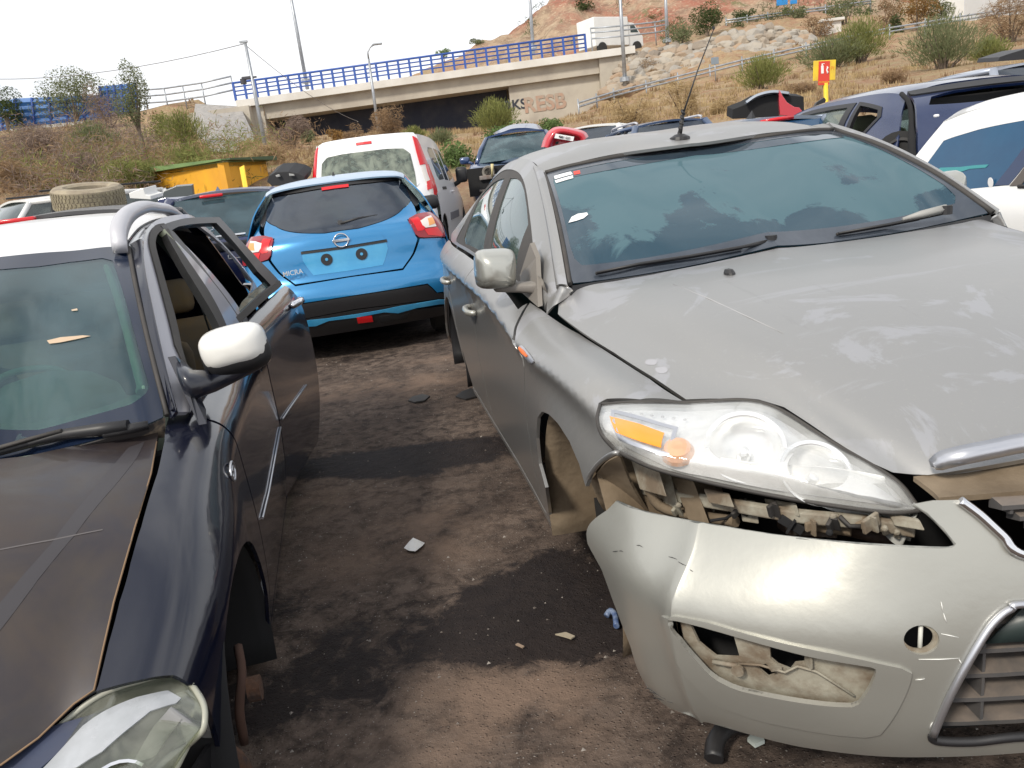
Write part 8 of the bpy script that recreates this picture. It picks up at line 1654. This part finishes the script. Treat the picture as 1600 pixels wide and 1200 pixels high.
# ---- white estate at the right edge
a = R_(170); X = np.array([math.sin(a), math.cos(a), 0]); Yv = np.array([-X[1], X[0], 0]); Q = at(1570,296,4.8); org = Q-X*1.15+Yv*.80-np.array([0,0,.93]); SF = Frame(np.stack([X, Yv, [0,0,1]], 1), org)
root = thing('white_estate', 'white estate car with blue-tinted rear windows at the right edge', 'car', SF.M)
M_we = surf('estate_white', (.80,.80,.79), .3, coat=.6, dust=.06, dcol=(.5,.48,.45))
NFS = Net([[(.36,-.58,1.36),(.65,-.585,1.41),(1.1,-.60,1.45),(2.0,-.60,1.45),(2.6,-.60,1.40),(3.2,-.70,1.12),(4.1,-.68,.85)],
           [(.26,-.67,1.20),(.6,-.68,1.22),(1.1,-.70,1.23),(2.0,-.70,1.23),(2.6,-.70,1.20),(3.2,-.74,1.05),(4.1,-.71,.82)],
           [(.12,-.78,.97),(.5,-.79,.96),(1.1,-.81,.95),(2.0,-.81,.94),(2.6,-.81,.93),(3.2,-.80,.90),(4.1,-.73,.76)],
           [(.06,-.83,.80),(.45,-.86,.80),(1.1,-.87,.80),(2.0,-.87,.80),(2.6,-.87,.79),(3.2,-.86,.76),(4.1,-.75,.66)],
           [(.02,-.84,.5),(.4,-.88,.5),(1.1,-.89,.5),(2.0,-.88,.5),(2.6,-.88,.5),(3.2,-.88,.5),(4.1,-.76,.5)],
           [(.04,-.82,.25),(.4,-.85,.25),(1.1,-.85,.25),(2.0,-.85,.25),(2.6,-.85,.25),(3.2,-.85,.25),(4.1,-.74,.25)]], 8, 8); sFS = sg(NFS,1,-1)
qw = U(NFS, [(1443,263),(1455,246),(1474,220),(1487,215),(1530,202),(1600,188),('s',1.42,1.345),('s',1.18,.955),(1500,297),(1470,280)], SF)
G_est = glass('blue_tint_glass', tint=(.10,.22,.34), dust=.30, film=.12, dcol=(.06,.17,.28), dscale=2.2, lo=.4, hi=.65, opa=.75, body=(.01,.07,.17), refl=1.35)
qw2 = U(NFS, [('s',1.28,.955),('s',1.50,1.345),('s',2.0,1.36),('s',2.12,1.34),('s',2.12,.95)], SF); qw3 = U(NFS, [('s',2.22,.95),('s',2.22,1.34),('s',2.55,1.30),('s',3.0,1.0)], SF)
mb = trim(NFS, np.array([(0,0),(1,0),(1,1),(0,1)]), holes=[qw, qw2, qw3], step=.07, thick=.012, side=sFS, edge_step=.03); pair(mb, 'side_body', M_we, root)
for w_, nm in ((qw,'quarter_window'),(qw2,'rear_door_window'),(qw3,'front_door_window')): pair(trim(NFS, w_, step=.07, thick=.004, side=sFS, lift=-.002), nm, G_est, root)
pw = U(NFS, [('s',1.08,.955),('s',1.36,1.345),('s',1.46,1.345),('s',1.19,.955)], SF); pair(trim(NFS, pw, step=.04, thick=.01, side=sFS, lift=.004), 'window_border', surf('blue_black_pillar', (.012,.03,.09), .15, coat=.6), root)
pw = U(NFS, [('s',1.20,.95),('s',1.46,1.35),('s',1.52,1.35),('s',1.28,.95)], SF); pair(trim(NFS, pw, step=.04, thick=.014, side=sFS, lift=.006), 'door_pillar', surf('brown_grey_pillar', (.10,.085,.075), .5), root)
mb = MB(); mb.tube(cr(NFS.at(U(NFS, [('s',1.27,.948),('s',1.7,.945),('s',2.1,.942)], SF))+[0,-.006,0],4), .012, 6); pair(mb, 'window_sill', M_rubber, root)
decal(NFS, [(1464,265),(1470,262),(1500,261),(1525,258),(1545,257),(1540,262),(1515,264),(1500,269),(1475,270)], 'teal_strip_inside', surf('teal_reflector', (.05,.28,.30), .5), sFS, fr=SF, rt=root, lift=.001)
q = U(NFS, [(1550,285)], SF)[0]; c = NFS.at(q); mb = MB(); mb.disc(c+[0,-.008,0], (0,-1,0), .02, .004, 16); mb.v = [(v[0]-(c[2]-v[2])*-.2, v[1], c[2]+(v[2]-c[2])*1.5) for v in mb.v]; mb.build('oval_sticker', M_wpaper, root)
NFR = Net([[(.30,0,1.45),(.6,0,1.485),(1.3,0,1.50),(2.2,0,1.49),(2.7,0,1.42)],[(.31,-.35,1.44),(.6,-.35,1.475),(1.3,-.35,1.49),(2.2,-.35,1.48),(2.7,-.35,1.41)],[(.36,-.58,1.365),(.65,-.585,1.415),(1.3,-.60,1.45),(2.2,-.60,1.445),(2.7,-.60,1.38)]], 6, 6); both(patch(NFR, thick=.02, side=sg(NFR,2,1))).build('roof', M_we, root)
rr = [P_ for P_ in (SF.p(1497,195,y=-.55), SF.p(1515,185,y=-.55), SF.p(1545,172,y=-.55), SF.p(1600,156,y=-.55))]; rr.append(rr[-1]+np.array([.5,0,.01])); mb = MB(); mb.tube(cr(np.array(rr),4), [.010]+[.018]*15+[.018], 8); mb.tube([rr[2], rr[2]+[.06,0,-.06]], .016, 6); pair(mb, 'roof_rail', surf('rail_dark_blue', (.05,.06,.10), .3, metal=.5), root)
both(patch([[(.30,0,1.44),(.31,-.35,1.43),(.36,-.58,1.36)],[(.16,0,1.18),(.18,-.4,1.18),(.25,-.68,1.18)],[(.04,0,.95),(.06,-.4,.95),(.12,-.78,.95)],[(-.02,0,.6),(.0,-.45,.6),(.03,-.84,.6)],[(.0,0,.25),(.01,-.45,.25),(.04,-.82,.25)]], 6, 6, thick=.012)).build('tailgate', M_we, root)
both(patch([[(2.7,0,1.42),(2.68,-.35,1.41),(2.6,-.60,1.38)],[(3.1,0,1.2),(3.08,-.4,1.19),(2.95,-.66,1.15)],[(3.45,0,.98),(3.4,-.42,.97),(3.2,-.72,.93)]], 6, 6, thick=.006)).build('windscreen', G_rear, root)
both(patch([[(3.43,0,.98),(3.4,-.42,.97),(3.18,-.73,.94)],[(3.9,0,.88),(3.85,-.42,.87),(3.7,-.70,.83)],[(4.25,0,.72),(4.2,-.40,.71),(4.08,-.68,.68)],[(4.32,0,.5),(4.27,-.40,.5),(4.12,-.72,.5)],[(4.30,0,.25),(4.25,-.40,.25),(4.10,-.72,.25)]], 6, 6, thick=.012)).build('hood', M_we, root)
for s_ in (-1,1):
    for x in (.75,3.4): wheel((x,s_*.87,.31), .31, .2, root, s_)
mb = MB(); mb.box((2.0,0,.5), (3.4,1.4,.5)); mb.build('floor_pan', M_void, root)
# car at the top right corner with a black roof box
fr = yawframe(at(1620,110,11)[0]+.3, 11.0, at(1600,98,11)[2]-1.46, -8); rt = gen_car('silver_estate', 'pale silver-blue car roof at the upper right corner', fr, surf('pale_silver_paint', (.42,.46,.54), .3, metal=.5, coat=.5, dust=.2, dcol=(.4,.4,.42)), H=1.48, wheels=False, wr=.60)
o = onp([(1559,96),(1562,89),(1580,83),(1600,77),(1640,72),(1640,90),(1600,93)], 11.6, None, 'black_roof_box', M_black, None, dirv=(.0,.5,.05)); tag(o, 'black panel lying on the pale car roof at the upper right corner', 'panel')
# ================================================================== LITTER ON THE GROUND
M_pap = surf('crumpled_white', (.88,.87,.84), .8, bump=.5, bscale=60)
def gp(u, v): return gpix(u, v)
g0 = gp(646,858); mb = MB(); rg = random.Random(2)
pts = [(632,862),(640,852),(650,850),(664,850),(662,857),(650,866),(640,865)]; V = [gp(u, v)+np.array([0,0,.004+rg.uniform(0,.012)]) for u, v in pts]; c = np.mean(V, 0)+[0,0,.035]; mb.add(V+[c], [(i, (i+1)%7, 7) for i in range(7)], 0, False); o = mb.build('paper_scrap', M_pap); o.modifiers.new('t','SOLIDIFY').thickness = .002; tag(o, 'crumpled white paper scrap in the middle of the dirt aisle', 'paper')
def chip(px, name, mat, label, cat, h=.01):
    V = [gp(u, v)+np.array([0,0,.012]) for u, v in px]; mb = MB(); mb.prism(V, (0,0,-h)); o = mb.build(name, mat); return tag(o, label, cat)
chip([(638,628),(645,622),(660,618),(672,621),(664,628),(648,631)], 'leaf_shaped_chip', M_rubber, 'dark flat scrap left of the silver car door, the rounder of the two', 'scrap')
chip([(712,622),(722,614),(736,609),(750,615),(744,622),(728,626)], 'bent_plastic_scrap', surf('scrap_black', (.02,.018,.017), .6), 'dark bent plastic scrap close to the silver car sill', 'scrap')
chip([(868,996),(885,993),(899,999),(893,1003),(880,999)], 'twig_piece', surf('pale_twig', (.35,.3,.22), .9), 'pale curled twig on the dark stain near the silver bumper', 'twig', .004)
chip([(806,1012),(810,1010),(820,1015),(817,1017)], 'wood_sliver', surf('pale_sliver', (.3,.22,.16), .9), 'small wood sliver on the dark stain near the silver bumper', 'twig', .004)
mb = MB(); q = gp(958,975); mb.tube(cr(np.array([gp(948,972)+[0,0,.02], gp(955,968)+[0,0,.03], gp(962,972)+[0,0,.025], gp(964,988)+[0,0,.02]]),3), [.009]*10, 8); tag(mb.build('blue_bottle_end', surf('blue_plastic', (.06,.10,.22), .3, col2=(.2,.25,.35), scale=40)), 'small blue plastic piece beside the silver bumper corner', 'plastic piece')
mb = MB(); mb.tube(cr(np.array([gp(1116,1198)+[0,0,.02], gp(1120,1178)+[0,0,.035], gp(1140,1158)+[0,0,.04], gp(1175,1148)+[0,0,.03]]),4), .022, 8); tag(mb.build('rubber_hose', M_black), 'black rubber hose lying under the silver bumper', 'hose')
chip([(1168,1160),(1175,1152),(1192,1155),(1195,1163),(1180,1170)], 'glass_shard', surf('pale_shard', (.5,.55,.52), .2), 'pale shard under the silver bumper next to the hose', 'shard')


# repeats of one kind share a group
GR = {'car': 'cars parked in rows in the scrapyard', 'shrub': 'shrubs growing on the slopes', 'tree': 'trees standing on the slopes', 'mast': 'tall masts along the road', 'guardrail': 'guardrails along the roads', 'weeds': 'leafy weeds at the yard edge', 'body panel': 'loose body panels among the wrecks', 'road sign': 'road signs in the distance'}
for o in scn.objects:
    if o.parent is None and o.get('category') in GR and not o.get('kind'): o['group'] = GR[o['category']]
